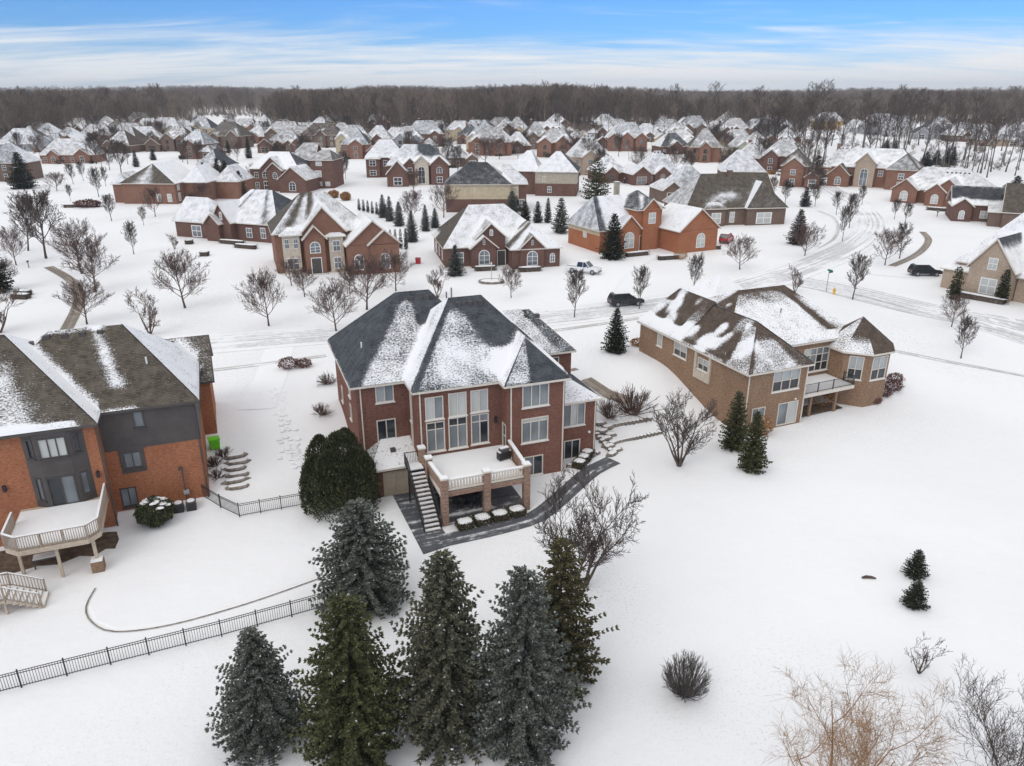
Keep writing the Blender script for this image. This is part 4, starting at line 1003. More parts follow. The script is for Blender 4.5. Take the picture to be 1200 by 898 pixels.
# ============================== houses across the street and beyond
def mid(name, label, at, deg, roofmat, wall, blocks, wins=(), trim='trim', group=None, n=(14, 8), gl='gl_grey', wstyle='trim_white', chim=(), cat='house'):
    """blocks: (x0,x1,y0,y1,ze,rise,ax,h0,h1,cov[,wall[,gable]]) with wall extents; wins: (x,y,z,w,h,'r'|'a'[,face])"""
    p = G(*at) if len(at) == 2 else Vector(at)
    z = min(p.z, TZ(p.x, p.y))
    h = House(name, label, (p.x, p.y), deg, z, cat, group, trim, roofmat)
    oh = 0.4
    for i, b in enumerate(blocks):
        x0, x1, y0, y1, ze, rise, ax, h0, h1, cov = b[:10]
        wm = (b[10] if len(b) > 10 and b[10] else wall); gm = (b[11] if len(b) > 11 and b[11] else wm)
        rm = b[12] if len(b) > 12 else None
        e = i * .013
        h.walls([(x0 + e, y0), (x1 - e, y0), (x1 - e, y1), (x0 + e, y1)], -1.6, ze, wm)
        h.roof(x0 - oh, x1 + oh, y0 - oh, y1 + oh, ze + e, rise, ax, h0, h1, cov, rm, None, gm, n, oh, 0.7, 0.5)
    h.finish()
    for w in wins:
        if w[5] == 'a': h.arch(w[0], w[1] - .01, w[2], w[3], w[4], wstyle, gl)
        else: h.uwin(w[0], w[1] - (.01 if len(w) < 7 or w[6] == 'S' else 0), w[2], w[3], w[4], w[6] if len(w) > 6 else 'S', wstyle, gl)
    for c in chim: h.chimney(*c)
    return h
S9 = {'S': .9, 'W': .85, 'E': .25, 'N': .6}; S7 = {'S': .6, 'W': .2, 'E': .5, 'N': .5}; SD = {'S': .12, 'W': .2, 'E': .8, 'N': .5}
SW = {'*': .74}
def entry(h, x, y, w=1.1, hh=2.3, mat='trim_dark'):
    d = MB().box(x - w / 2, x + w / 2, y - .06, y + .05, 0, hh).obj('door', mat, h.root)
    MB().box(x - w / 2 - .12, x - w / 2, y - .08, y + .05, 0, hh + .12).box(x + w / 2, x + w / 2 + .12, y - .08, y + .05, 0, hh + .12).box(x - w / 2, x + w / 2, y - .08, y + .05, hh, hh + .12).obj('door_frame', 'trim_white', d)
hC = mid('brick_house', 'two storey orange brick house with stone bays, tall front gable and side garage', (326, 321), 20, 'roof_brown', 'brick_rust', [
    (0, 15.2, 0, 11.5, 6.5, 5.6, 'x', 5.6, 6.3, {'W': .15, 'S': lambda a, c: (.70 if a > .46 else .45 + .4 * math.sin(a * 26 + 1.2)) - .5 * sm((c - .86) / .1) * (1 if a < .5 else .2), 'E': .1, 'N': .4}),
    (4.4, 11.0, -1.0, 6, 6.5, 4.1, 'y', 0, 0, {'W': .75, 'E': .9}),
    (4.5, 7.7, -1.9, 4, 5.6, 2.2, 'y', 0, 0, {'W': .6, 'E': .8}),
    (1.1, 3.9, -1.0, 2, 6.3, 1.0, 'x', 1.6, 1.6, {'*': .8}, 'limestone'),
    (8.3, 10.7, -1.9, 2, 5.9, .7, 'x', 1.4, 1.4, {'*': .95}, 'limestone'),
    (10.9, 19.2, -4.6, 5, 4.6, 3.9, 'y', 0, 0, {'W': .9, 'E': .7}),
    (14.4, 19.25, -4.9, 2, 4.6, 2.4, 'y', 0, 0, {'W': .9, 'E': .7})],
    [(1.8, -1, 4.2, .7, 1.5, 'r'), (3.2, -1, 4.2, .7, 1.5, 'r'), (2.5, -1, .8, 2.0, 1.8, 'r'), (6.1, -1.9, 3.3, 1.7, 1.9, 'a'), (9.5, -1.9, 3.5, 1.2, 1.7, 'r'), (9.5, -1.9, .7, 1.2, 1.8, 'r'), (12.6, -4.6, .6, 1.6, 2.6, 'a'), (16.8, -4.9, .6, 1.6, 2.6, 'a')], gl='gl_grey')
entry(hC, 6.1, -1.9, 1.5, 2.5)
stp = MB()
for k in range(6): stp.box(4.6 - .1 * k, 7.8 + .1 * k, -2.6 - .42 * k, -2.0 if k == 0 else -2.2 - .42 * k, -1.6, -.18 * k)
MB_ = stp.obj('front_steps', 'brick_rust', hC.root)
for k in range(6): MB().box(4.7 - .1 * k, 7.7 + .1 * k, -2.58 - .42 * k, -2.34 - .42 * k, -.18 * k, -.18 * k + .05).obj('snow', 'snow', MB_)
hD = mid('brick_house', 'low maroon brick house with three front gables and a thick snow roof', (522.7, 315), 13, 'roof_brown', 'brick_maroon', [
    (0, 19, .8, 15, 3.4, 6.0, 'x', 5.8, 7.6, {'W': lambda a, c: .05 + .8 * sm((.2 - c) / .1) * sm((.45 - a) / .2), 'S': .80, 'E': .55, 'N': .6}),
    (5.4, 10.3, .2, 8, 4.8, 2.6, 'y', 0, 0, {'W': .6, 'E': .95}),
    (4.3, 8.5, -1.0, 4, 3.4, 2.1, 'y', 0, 0, {'W': .8, 'E': .9}),
    (10.7, 19.05, -3.2, 8, 3.4, 3.6, 'y', 3.6, 3.6, {'W': lambda a, c: .45 + .3 * math.sin(a * 14), 'S': .9, 'E': .75}),
    (12.0, 16.2, -3.6, 3, 3.4, 2.4, 'y', 0, 0, {'W': .4, 'E': .95})],
    [(6.4, -1, .6, 1.9, 2.5, 'a'), (14.1, -3.6, .6, 1.9, 2.5, 'a'), (17.7, -3.2, .9, .9, 1.6, 'a'), (2.4, .8, .7, 1.6, 1.8, 'r'), (7.9, .2, 5.2, .6, 1.1, 'a'), (6.4, -1, 4.0, .4, .8, 'r'), (14.1, -3.6, 4.1, .4, .8, 'r'), (0, 4, .8, 1.0, 1.6, 'r', 'W'), (0, 8, .8, 1.0, 1.6, 'r', 'W'), (0, 12, .6, 2.2, 1.8, 'r', 'W')])
entry(hD, 9.6, .2, 1.3, 2.6)
hE = mid('brick_house', 'orange brick house with cream gable end, square entry tower and garage wing', (702, 297), 27, 'roof_slate', 'brick_orange', [
    (0, 14, 0, 11, 4.1, 5.4, 'x', 2.2, 4.5, {'S': lambda a, c: .9 - .7 * sm((.12 - a) / .06), 'W': .62, 'E': .3, 'N': .4}, None),
    (3.2, 7.6, -1.6, 6, 4.2, 2.5, 'y', 0, 0, {'W': .75, 'E': .8}),
    (7.6, 13.2, -.7, 8, 7.4, 2.9, 'x', 2.9, 2.9, {'*': .35}, None, None, 'roof_black'),
    (8.6, 12.2, -1.2, 3, 7.4, 2.0, 'y', 0, 0, {'W': .35, 'E': .7}, None, None, 'roof_black'),
    (13.0, 22, -6.5, 5, 3.9, 3.9, 'y', 0, 3, {'W': .92, 'E': .5})],
    [(5.4, -1.6, .7, 2.2, 3.0, 'a'), (10.6, -1.2, 4.9, 1.6, 1.9, 'r'), (10.4, -.72, .4, 2.0, 2.4, 'r'), (18, -6.5, .6, 2.0, 2.7, 'a'), (0, 5, 2.2, 1.2, 1.0, 'r', 'W')], gl='gl_pale', chim=((8.2, 7.2, .9, .7, 11.5, 6, 'siding_beige'),))
MB().poly([(-.02, 10.98, 4.1), (-.02, .02, 4.1), (-.02, .02, 3.1), (-.02, 10.98, 3.1)]).obj('siding_band', 'siding_cream', hE.root)
entry(hE, 9.0, -.72, 1.2, 2.6)
hF = mid('brick_house', 'broad brown brick house with bare brown shingles and a long gable roof', (803, 266), 9, 'roof_brown', 'brick_brown', [
    (0, 21, 0, 14, 3.9, 6.6, 'x', 5.8, 0, {'S': lambda a, c: .05 + .75 * math.exp(-((a - .42) / .17) ** 2 - ((c - .35) / .16) ** 2), 'W': .6, 'E': .6, 'N': .6}),
    (13.5, 22.5, -1.2, 9, 3.9, 5.2, 'y', 4.0, 0, {'W': .95, 'S': .2, 'E': .1}),
    (15.5, 24.5, 5, 14, 3.8, 4.6, 'x', 0, 4.2, {'S': .3, 'E': .2}), (4.2, 8.6, -1.0, 4, 3.9, 1.4, 'x', 2, 2, {'*': .4})],
    [(6.5, -1, .8, 2.2, 2.2, 'r'), (10.6, 0, .8, 1.2, 2.2, 'r'), (17.5, -1.2, .6, 3.6, 2.3, 'r'), (2.2, 0, .8, 1.2, 1.8, 'r')], chim=((12, 6.4, 1.0, 1.0, 11.2, 8, 'brick_brown'),), gl='gl_pale')
hG = mid('brick_house', 'pale tan brick house with steep front gable on the corner lot by the black car', (1106, 341), -52, 'roof_slate', 'brick_pale', [
    (0, 24, 3, 19, 4.2, 8.2, 'x', 6, 6, {'S': .85, 'W': lambda a, c: .75 - .6 * sm((c - .55) / .1), 'E': .5, 'N': .3}),
    (3.0, 8.8, -.6, 11, 4.3, 4.5, 'y', 0, 3, {'W': .95, 'E': lambda a, c: .85 - .7 * sm((c - .7) / .1)}),
    (8.9, 14, 1.0, 9, 3.6, 3.0, 'y', 2, 0, {'W': .9, 'S': .9, 'E': .6}), (14.5, 22.5, -3.5, 8, 6.2, 5.4, 'y', 0, 0, {'W': .9, 'E': .8}),
    (-1.5, 3, 2, 9, 3.0, 1.6, 'x', 2, 0, {'*': .95})],
    [(5.9, -.6, 4.4, 1.2, 1.6, 'r'), (5.9, -.6, .9, 2.2, 2.2, 'r'), (11.4, 1.0, .6, 1.6, 2.4, 'a'), (18.2, -3.5, .8, 2, 2.4, 'a')], gl='gl_pale')
hI = mid('brick_house', 'low orange brick house with a smooth snow roof and two arched front gables', (1043, 236), -38, 'roof_brown', 'brick_rust', [
    (0, 22, 1.5, 17, 3.4, 5.2, 'x', 6, 7, SW), (0.2, 6.2, -1, 6, 3.4, 2.8, 'y', 0, 0, SW), (9.5, 17, -2.5, 7, 3.4, 3.4, 'y', 0, 0, SW), (8.6, 13, -3.0, 5, 3.4, 2.2, 'y', 0, 0, SW)],
    [(3.2, -1, .5, 1.9, 2.6, 'a'), (10.8, -3.0, .5, 1.7, 2.4, 'a'), (15, -2.5, .5, 1.5, 2.3, 'a')], gl='gl_pale')
for k in range(6): hI.vent(11 + k * 1.0, 7.5)
hI2 = mid('brick_house', 'small maroon brick wing with a nearly black bare roof and white eave', (1113, 258), -22, 'roof_black', 'brick_maroon', [
    (0, 12.5, 0, 9, 3.7, 3.6, 'x', 0, 0, {'S': lambda a, c: .15 + .75 * sm((.3 - c) / .08) + .3 * sm((c - .85) / .1), 'N': .6}), (0, 3.8, -1.4, 5, 3.4, 1.8, 'y', 0, 0, {'*': .9}), (10.4, 13.2, -1.6, 4, 4.4, 1.5, 'y', 0, 0, {'*': .8})],
    [(1.9, -1.4, .5, 1.2, 2.0, 'a'), (6.5, 0, .8, 1.6, 1.6, 'r')], gl='gl_pale')
hI3 = mid('brick_house', 'house with a long bare brown roof slope partly cut by the tan corner house', (1172, 268), -30, 'roof_brown', 'brick_brown', [
    (0, 20, 1, 14, 3.4, 5.5, 'x', 0, 5, {'S': .05, 'N': .5, 'E': .4}), (-2.5, 0.0, 2, 12, 3.2, 1.0, 'x', 0, 0, SW)], [(4, 1, .8, 1.4, 1.8, 'r')])
hJ = mid('brick_house', 'tan brick two storey house with tall arched entry gable beneath snowy roofs', (970, 217), -32, 'roof_brown', 'brick_rust', [
    (0, 24, 2, 15, 5.6, 5.2, 'x', 5, 6, {'S': .8, 'W': .7, 'E': .2, 'N': .5}), (0, 6, -2.5, 6, 3.4, 3.2, 'y', 0, 0, S9), (7, 12.5, 0, 7, 6.8, 3.2, 'y', 0, 0, {'W': .9, 'E': .9}, 'brick_pale'), (16, 24.05, -2, 8, 5.6, 4.2, 'y', 3.5, 0, {'W': .9, 'S': .5, 'E': .2}, 'brick_rust')],
    [(3, -2.5, .5, 1.8, 2.4, 'a'), (9.7, 0, .4, 2.2, 5.0, 'a'), (14, 2, 3.2, 1.4, 1.6, 'r'), (20, -2, 3.0, 1.6, 1.6, 'r'), (20, -2, .6, 1.6, 1.6, 'r')])
hK = mid('brick_house', 'sprawling low brown brick house under smooth white roofs with stone garage corner', (212, 276), -20, 'roof_slate', 'brick_maroon', [
    (0, 9, -1, 8, 3.2, 4.2, 'x', 0, 4.2, {'S': .82, 'E': .75, 'N': .8}, 'brick_maroon', 'brick_brown'), (9.2, 24, 0, 14, 3.4, 5.6, 'x', 4.5, 6, {'S': lambda a, c: .82 - .5 * math.exp(-((a - .2) / .03) ** 2) - .4 * math.exp(-((a - .8) / .05) ** 2), 'W': .7, 'E': lambda a, c: .4 - .4 * c, 'N': .8}), (10, 14.2, -1.6, 7, 3.5, 3.8, 'y', 0, 0, {'W': .95, 'E': .97}, None), (9.0, 12.2, -2.6, 4, 3.3, 2.0, 'y', 0, 0, SW)],
    [(5.2, -1, .3, 2.4, 2.2, 'r'), (17.2, 0, .7, 1.4, 1.8, 'r'), (20.5, 0, .7, 1.2, 2.0, 'r'), (12.2, -1.6, 4.0, .6, 1.6, 'a')])
hLh = mid('brick_house', 'orange brick house showing a wide blank gable end behind the left lawn trees', (146, 239), -3, 'roof_brown', 'brick_rust', [
    (0, 14, 0, 15, 5.2, 4.6, 'y', 4.5, 0, {'S': lambda a, c: .12 + .6 * math.exp(-((a - .42) / .2) ** 2), 'W': .6, 'E': .95}), (13.8, 20, 5, 17, 5.0, 4.0, 'y', 3, 3, {'S': .9, 'E': .9, 'W': .3}), (-3.5, 0, 2, 12, 4.8, 2.6, 'y', 2, 2, SW), (20, 26, 11, 22, 4.6, 4, 'y', 3, 3, SW)],
    [(9.5, 0, .7, 1.2, 1.9, 'r'), (12.3, 0, .7, 1.2, 1.9, 'r'), (14.03, 2, .7, 1.2, 2, 'r', 'E'), (14.03, 2, 3.4, 1.2, 1.4, 'r', 'E')], gl='gl_pale')
hM = mid('brick_house', 'two storey red brick house with arched double height entry and snowy roof', (296, 223), -9, 'roof_slate', 'brick_maroon', [
    (0, 15, 0, 12, 6.2, 4.4, 'x', 4.2, 5.5, {'S': .95, 'W': .9, 'E': .2, 'N': .5}), (3.8, 10.6, -.9, 6, 6.2, 3.4, 'y', 0, 0, SW), (10.4, 18.6, -4, 6, 3.6, 3.6, 'y', 0, 0, SW), (5.8, 10.4, -1.6, 4, 5.8, 2.3, 'y', 0, 0, SW)],
    [(5.1, -.9, 3.6, 1.9, 2.0, 'a'), (5.1, -.9, .4, 1.6, 2.4, 'r'), (8.4, -1.6, 3.6, 1.4, 1.8, 'a'), (14.5, -4, .5, 2.0, 2.6, 'a'), (1.8, 0, 3.6, 1.2, 1.6, 'r'), (1.8, 0, .7, 1.2, 1.6, 'r')], gl='gl_dark')
hM2 = mid('brick_house', 'plain red brick house showing three storeys of small white windows at the rear', (366, 221), -4, 'roof_brown', 'brick_maroon', [
    (0, 6.6, 0, 11, 8.2, 2.6, 'x', 2.4, 2.4, {'S': .55, 'W': .8, 'E': .3}), (-8, 0, 4, 13, 8.0, 4.6, 'x', 4.2, 0, {'S': .6, 'W': .5, 'E': .6})],
    [(2.6, 0, 6.6, 1.8, 1.2, 'r'), (2.2, 0, 3.4, 2.0, 1.8, 'r'), (2.2, 0, .8, 2.0, 1.2, 'r'), (4.9, 0, .8, 1.4, 1.2, 'r')], gl='gl_pale')
hN = mid('brick_house', 'brown brick house with tall pale stone entry arch and dark peaked roof', (455, 217), 6, 'roof_slate', 'brick_maroon', [
    (0, 19, 1, 13, 5.8, 5.8, 'x', 5.5, 6, {'S': lambda a, c: .75 - .6 * sm((a - .45) / .15) * sm((c - .3) / .2), 'W': .9, 'E': .4}), (0, 6.4, -4.5, 5, 3.6, 4.0, 'y', 0, 0, {'W': .7, 'E': .8}), (8.3, 12.6, -.6, 6, 6.4, 2.2, 'y', 0, 0, SW, 'limestone'), (13.2, 18.6, -.2, 6, 5.8, 2.8, 'y', 0, 0, SW), (5, 9, 0, 5, 5.8, 2.2, 'y', 0, 0, SW)],
    [(10.4, -.6, .3, 2.2, 5.2, 'a'), (15.9, -.2, 3.4, 1.8, 1.9, 'a'), (15.9, -.2, .6, 1.8, 1.8, 'r'), (6.9, 0, 3.4, 1.4, 1.7, 'r'), (3.2, -4.5, .5, 2.6, 2.2, 'r')], gl='gl_dark')
hN2 = mid('brick_house', 'red brick house with pale grouped windows beside the stone arched house', (430, 208), 8, 'roof_slate', 'brick_maroon', [
    (0, 13, 0, 11, 6.4, 5.4, 'x', 5, 4.5, {'S': .8, 'W': .9, 'E': .2}), (0, 4.5, -1, 5, 6.0, 1.6, 'x', 2, 2, SW), (8, 12.5, -1.2, 5, 6.2, 1.6, 'x', 2, 2, SW)],
    [(2.2, -1, 3.8, 2.2, 1.8, 'r'), (2.2, -1, .8, 2.2, 1.6, 'r'), (6.4, 0, 3.6, 1.4, 1.8, 'r'), (10.2, -1.2, 3.8, 2.2, 1.8, 'r'), (10.2, -1.2, .8, 2.2, 1.6, 'r')], gl='gl_dark')
hO = mid('brick_house', 'cream sided house on a red brick base with patchy black roof, seen from behind', (523, 249), 1, 'roof_black', 'brick_maroon', [
    (0, 15.5, 0, 13, 6.6, 4.6, 'x', 6, 6, {'S': lambda a, c: .30 - .1 * c, 'W': .4, 'E': .6}, None), (14.0, 19.5, 2.5, 13, 6.4, 4.2, 'x', 0, 4.4, {'S': .75, 'E': .8})],
    [(7, 0, 4.9, .6, .9, 'r'), (16.6, 2.5, 4.0, 1.4, 1.6, 'r'), (18.4, 2.5, 1.0, 1.4, 1.8, 'r')])
m = MB().box(-.03, 15.53, -.04, 6, 3.1, 6.55); m.obj('siding', 'siding_cream', hO.root); MB().box(14.0, 17.6, 2.46, 5, 2.6, 6.3).obj('siding', 'siding_cream', hO.root)
hP = mid('brick_house', 'beige sided house on dark red brick with white roof beside the big pine', (592, 229), -8, 'roof_slate', 'brick_maroon', [
    (8.5, 20, 0, 13, 6.6, 5.0, 'x', 5.5, 5.5, {'S': .85, 'W': .95, 'E': .15}), (0, 9, 3, 15, 6.4, 5.2, 'x', 5.5, 3, {'S': .9, 'W': .95, 'E': .6})],
    [(11, 0, 4.0, 1.0, 1.4, 'r'), (12.5, 0, 1.0, 1.2, 1.6, 'r')])
MB().box(8.45, 20.05, -.04, 6, 3.4, 6.55).obj('siding', 'siding_beige', hP.root)

# far rows: one house after another, each with its own wings, gables, windows
RN = random.Random(5)
WALLN = {'brick_rust': 'orange brick', 'brick_maroon': 'maroon brick', 'brick_brown': 'brown brick', 'brick_pale': 'pale brick', 'siding_white': 'white sided', 'siding_cream': 'cream sided', 'siding_sage': 'sage green sided', 'siding_grey': 'grey sided', 'brick_tan': 'tan brick', 'osb': 'unfinished yellow sheathed'}
ROOFN = {'roof_brown': 'brown', 'roof_slate': 'grey', 'roof_black': 'black', 'roof_umber': 'dark brown'}
FAR_LABELS = {}
def far(px, py, wpx, wall, roofm, storeys, deg, ngab, wing, snow, extra=None):
    p = G(px - wpx / 2, py); sc = p.y / FPX / (_cp + 0.35 * _sp)
    Wd = max(11.0, wpx * sc); r = RN
    c, s_ = math.cos(math.radians(deg)), math.sin(math.radians(deg))
    ze = (3.3, 5.9)[storeys - 1] + r.uniform(-.2, .3); D = r.uniform(10.5, 13.5)
    mw = Wd * (0.68 if wing else 1.0); x0 = Wd - mw if wing == 'L' else 0
    cs = {1: {'S': .70, 'W': .82, 'E': .5, 'N': .8}, 2: {'S': .60, 'W': .75, 'E': .15, 'N': .5}, 3: {'S': .55, 'W': .25, 'E': .8, 'N': .5}, 4: {'S': .3, 'W': .8, 'E': .15, 'N': .5}}[snow]
    pitch = r.uniform(.85, 1.1)
    bl = [(x0, x0 + mw, 0, D, ze, D / 2 * pitch, 'x', D / 2 * r.uniform(.8, 1), D / 2 * r.uniform(.8, 1.0), cs)]
    wn_ = []
    for k in range(ngab):
        gw = r.uniform(4.2, 6.2); gx = x0 + mw * (k + .5) / ngab - gw / 2 + r.uniform(-.6, .6); gy = -r.uniform(.8, 2.2)
        gx = max(x0 + .1, min(gx, x0 + mw - gw - .1))
        bl.append((gx, gx + gw, gy, 6, ze - r.uniform(0, .3), gw / 2 * r.uniform(.8, 1.0), 'y', 0, 0, {'W': cs['W'], 'E': max(.5, cs['E'])}))
        wn_.append((gx + gw / 2, gy, .6, 1.6, r.choice([2.3, 1.8]), r.choice(['a', 'r', 'r'])))
        if storeys == 2: wn_.append((gx + gw / 2, gy, 3.5, 1.5, 1.6, 'r'))
    if wing:
        gx0 = 0 if wing == 'L' else mw; gx1 = Wd - mw if wing == 'L' else Wd
        bl.append((gx0 - (.0 if wing == 'L' else .3), gx1 + (.3 if wing == 'L' else 0), -3.5, 7, 3.2, (gx1 - gx0) / 2 * .9, 'y', r.choice([0, 2.5]), 2.5, cs))
        wn_.append(((gx0 + gx1) / 2, -3.5, .4, min(3.6, (gx1 - gx0) * .6), 2.2, 'r'))
    for k in range(int(mw // 3.4)):
        x = x0 + 1.7 + k * 3.4
        if any(b[0] - .8 < x < b[1] + .8 for b in bl[1:]): continue
        wn_.append((x, 0, .8, 1.2, 1.6, 'r'))
        if storeys == 2: wn_.append((x, 0, 3.6, 1.2, 1.5, 'r'))
    lab = f"{('single storey', 'two storey')[storeys - 1]} {WALLN[wall]} house, {('no front gable', 'one front gable', 'two front gables', 'three front gables')[ngab]}" + \
          {'L': ', garage wing, ', 'R': ', garage wing, ', None: ' '}[wing] + {1: f'thick white roof', 2: f'mostly white {ROOFN[roofm]} roof', 3: f'patchy {ROOFN[roofm]} roof', 4: f'half bare {ROOFN[roofm]} roof'}[snow]
    if len(lab.split()) > 16: lab = lab.replace('single storey', 'low').replace('two storey', 'tall').replace(' front gables', ' gables')
    if extra: lab = f"{('single storey', 'two storey')[storeys - 1]} {WALLN[wall]} house " + extra
    h = mid('distant_house', lab, (p.x, p.y, p.z), deg, roofm, wall, bl, wn_, 'trim' if wall.startswith('brick') else 'trim_white', 'houses of the far rows', (8, 5), r.choice(['gl_grey', 'gl_dark', 'gl_dark']), r.choice(['trim_white', 'trim', 'trim_tan', 'trim_brown']))
    if r.random() < .3: h.chimney(x0 + mw * .35, D * .6, 1.0, .8, ze + D / 2 * pitch + .8, ze, wall if wall.startswith('brick') else 'brick_brown')
    if r.random() < .5:
        for k in range(3): h.vent(x0 + mw * (.4 + .1 * k), D / 2 - .5)
    for k in range(r.randrange(2, 5)):
        u_ = r.uniform(0, Wd); FARSHRUBS.append((p.x + u_ * c + (2.5 + r.random()) * s_, p.y + u_ * s_ - (2.5 + r.random()) * c))
    return h
FARSHRUBS = []
B1, B2, B3, B4, B5 = 'brick_rust', 'brick_maroon', 'brick_brown', 'brick_pale', 'brick_tan'
far(33, 178, 70, 'siding_grey', 'roof_slate', 1, 8, 0, 'R', 1, 'with a long white roof beside the left woods')
far(80, 192, 62, B1, 'roof_brown', 1, 6, 2, None, 1, 'with two arched gables above the left lawn')
far(2, 213, 26, B3, 'roof_slate', 2, 5, 0, None, 3, 'partly cut off beside the dark spruce on the left lawn')
far(112, 166, 38, B3, 'roof_brown', 1, 12, 1, None, 2); far(150, 167, 42, B5, 'roof_brown', 1, 4, 2, None, 2)
far(172, 158, 34, B3, 'roof_slate', 1, -6, 0, None, 1); far(207, 165, 36, 'siding_sage', 'roof_slate', 2, 4, 1, 'R', 1, 'with a white roof next to the pale field')
far(235, 163, 30, 'siding_cream', 'roof_slate', 2, -4, 1, None, 2); far(266, 174, 42, B3, 'roof_brown', 2, -8, 2, None, 4)
far(296, 168, 36, B1, 'roof_slate', 1, -5, 1, 'L', 1); far(236, 186, 48, B2, 'roof_slate', 2, -10, 1, 'R', 1); far(252, 204, 40, B2, 'roof_slate', 1, -10, 0, 'R', 2, 'tucked between dark spruces behind the wide gable end')
far(310, 158, 22, 'siding_white', 'roof_slate', 2, 5, 0, None, 1, 'with plain white walls against the woods'); far(345, 172, 52, B2, 'roof_brown', 1, -3, 1, 'L', 3)
far(424, 186, 46, B1, 'roof_slate', 2, 5, 1, 'R', 2); far(443, 170, 30, B2, 'roof_slate', 1, 3, 1, None, 1); far(467, 168, 34, 'siding_cream', 'roof_brown', 1, 8, 1, None, 1)
far(498, 172, 44, B2, 'roof_slate', 2, 3, 2, None, 2); far(520, 160, 34, B5, 'roof_brown', 1, 0, 1, 'R', 1); far(541, 196, 40, B3, 'roof_slate', 1, 4, 0, 'R', 1)
far(538, 166, 32, 'siding_cream', 'roof_brown', 2, -3, 1, None, 1); far(574, 182, 50, B1, 'roof_brown', 2, -6, 2, None, 3); far(590, 163, 34, B3, 'roof_slate', 2, 6, 1, 'L', 2)
far(607, 180, 30, B2, 'roof_slate', 1, 2, 1, None, 1); far(650, 184, 42, B1, 'roof_brown', 2, -10, 2, None, 2); far(676, 176, 26, B3, 'roof_umber', 1, 0, 1, None, 2)
far(630, 172, 26, 'siding_grey', 'roof_slate', 1, 0, 1, None, 1); far(718, 158, 40, B5, 'roof_brown', 2, 8, 1, 'R', 2); far(735, 177, 46, B1, 'roof_slate', 2, -5, 3, None, 2)
far(760, 166, 30, B3, 'roof_slate', 1, 4, 1, None, 1); far(800, 181, 52, B2, 'roof_slate', 1, 10, 1, 'R', 4); far(812, 163, 34, B3, 'roof_black', 2, -4, 2, None, 3)
far(826, 190, 36, B1, 'roof_brown', 2, -6, 1, None, 3); far(862, 189, 42, 'siding_sage', 'roof_brown', 2, -12, 1, 'L', 2, 'between two bare trees beyond the brown roof'); far(884, 197, 40, B1, 'roof_slate', 1, -10, 2, None, 1)
far(692, 205, 44, B4, 'roof_brown', 2, 4, 1, None, 2); far(726, 214, 54, B2, 'roof_slate', 1, 8, 1, 'R', 1); far(770, 216, 66, B2, 'roof_slate', 1, 12, 1, 'L', 1, 'with broad white hips behind the entry tower'); far(806, 236, 70, B3, 'roof_slate', 1, 10, 0, 'L', 2, 'under blue grey hips behind the long bare gable roof')
far(870, 214, 50, B3, 'roof_slate', 1, -8, 0, None, 1); far(915, 203, 48, B2, 'roof_brown', 2, -20, 2, None, 2); far(935, 218, 44, B1, 'roof_brown', 2, -24, 1, 'R', 4)
far(976, 207, 30, B5, 'roof_umber', 1, -28, 0, None, 1); far(972, 152, 30, 'osb', 'roof_brown', 2, 0, 0, None, 1, 'under construction at the foot of the far woods')
far(1032, 158, 38, 'siding_grey', 'roof_slate', 2, -6, 2, None, 2); far(1052, 160, 34, 'siding_white', 'roof_slate', 2, -10, 1, None, 2); far(1092, 163, 46, 'siding_grey', 'roof_black', 2, -8, 2, 'L', 3); far(1130, 166, 38, B3, 'roof_slate', 1, -10, 1, None, 1)
far(1165, 171, 44, B4, 'roof_slate', 1, -12, 1, 'R', 1); far(1196, 172, 34, 'siding_white', 'roof_brown', 2, -12, 1, None, 1); far(1005, 156, 24, 'siding_white', 'roof_slate', 1, 0, 1, None, 1)
far(782, 150, 26, 'siding_cream', 'roof_slate', 1, 0, 1, None, 1); far(690, 148, 24, B3, 'roof_slate', 1, 3, 1, None, 1); far(60, 178, 30, B2, 'roof_slate', 1, 4, 0, None, 2)
far(840, 150, 26, 'siding_white', 'roof_slate', 1, 3, 0, None, 1); far(560, 150, 26, 'siding_white', 'roof_slate', 1, 3, 1, None, 1, 'alone in a gap of the woods behind the gabled rows')

for i in range(150):                      # the rest of the far rows
    x = RN.uniform(15, 930); y = RN.uniform(153, 180); w = (y - 112) * RN.uniform(.62, .8)
    q = G(x, y)
    if any(abs(q.x - o.location.x - 9) < 14 and abs(q.y - o.location.y) < 14 for o in COL.objects if o.name.startswith(('distant_house', 'brick_house'))): continue
    far(x, y, w, RN.choice([B1, B2, B3, B3, B5, B2, 'siding_grey', 'siding_cream']), RN.choice(['roof_slate', 'roof_brown', 'roof_umber']), RN.choice([1, 1, 2]), RN.uniform(-12, 12), RN.choice([1, 2, 2, 3]), RN.choice([None, 'L', 'R']), RN.choice([1, 2, 2, 3, 4]))

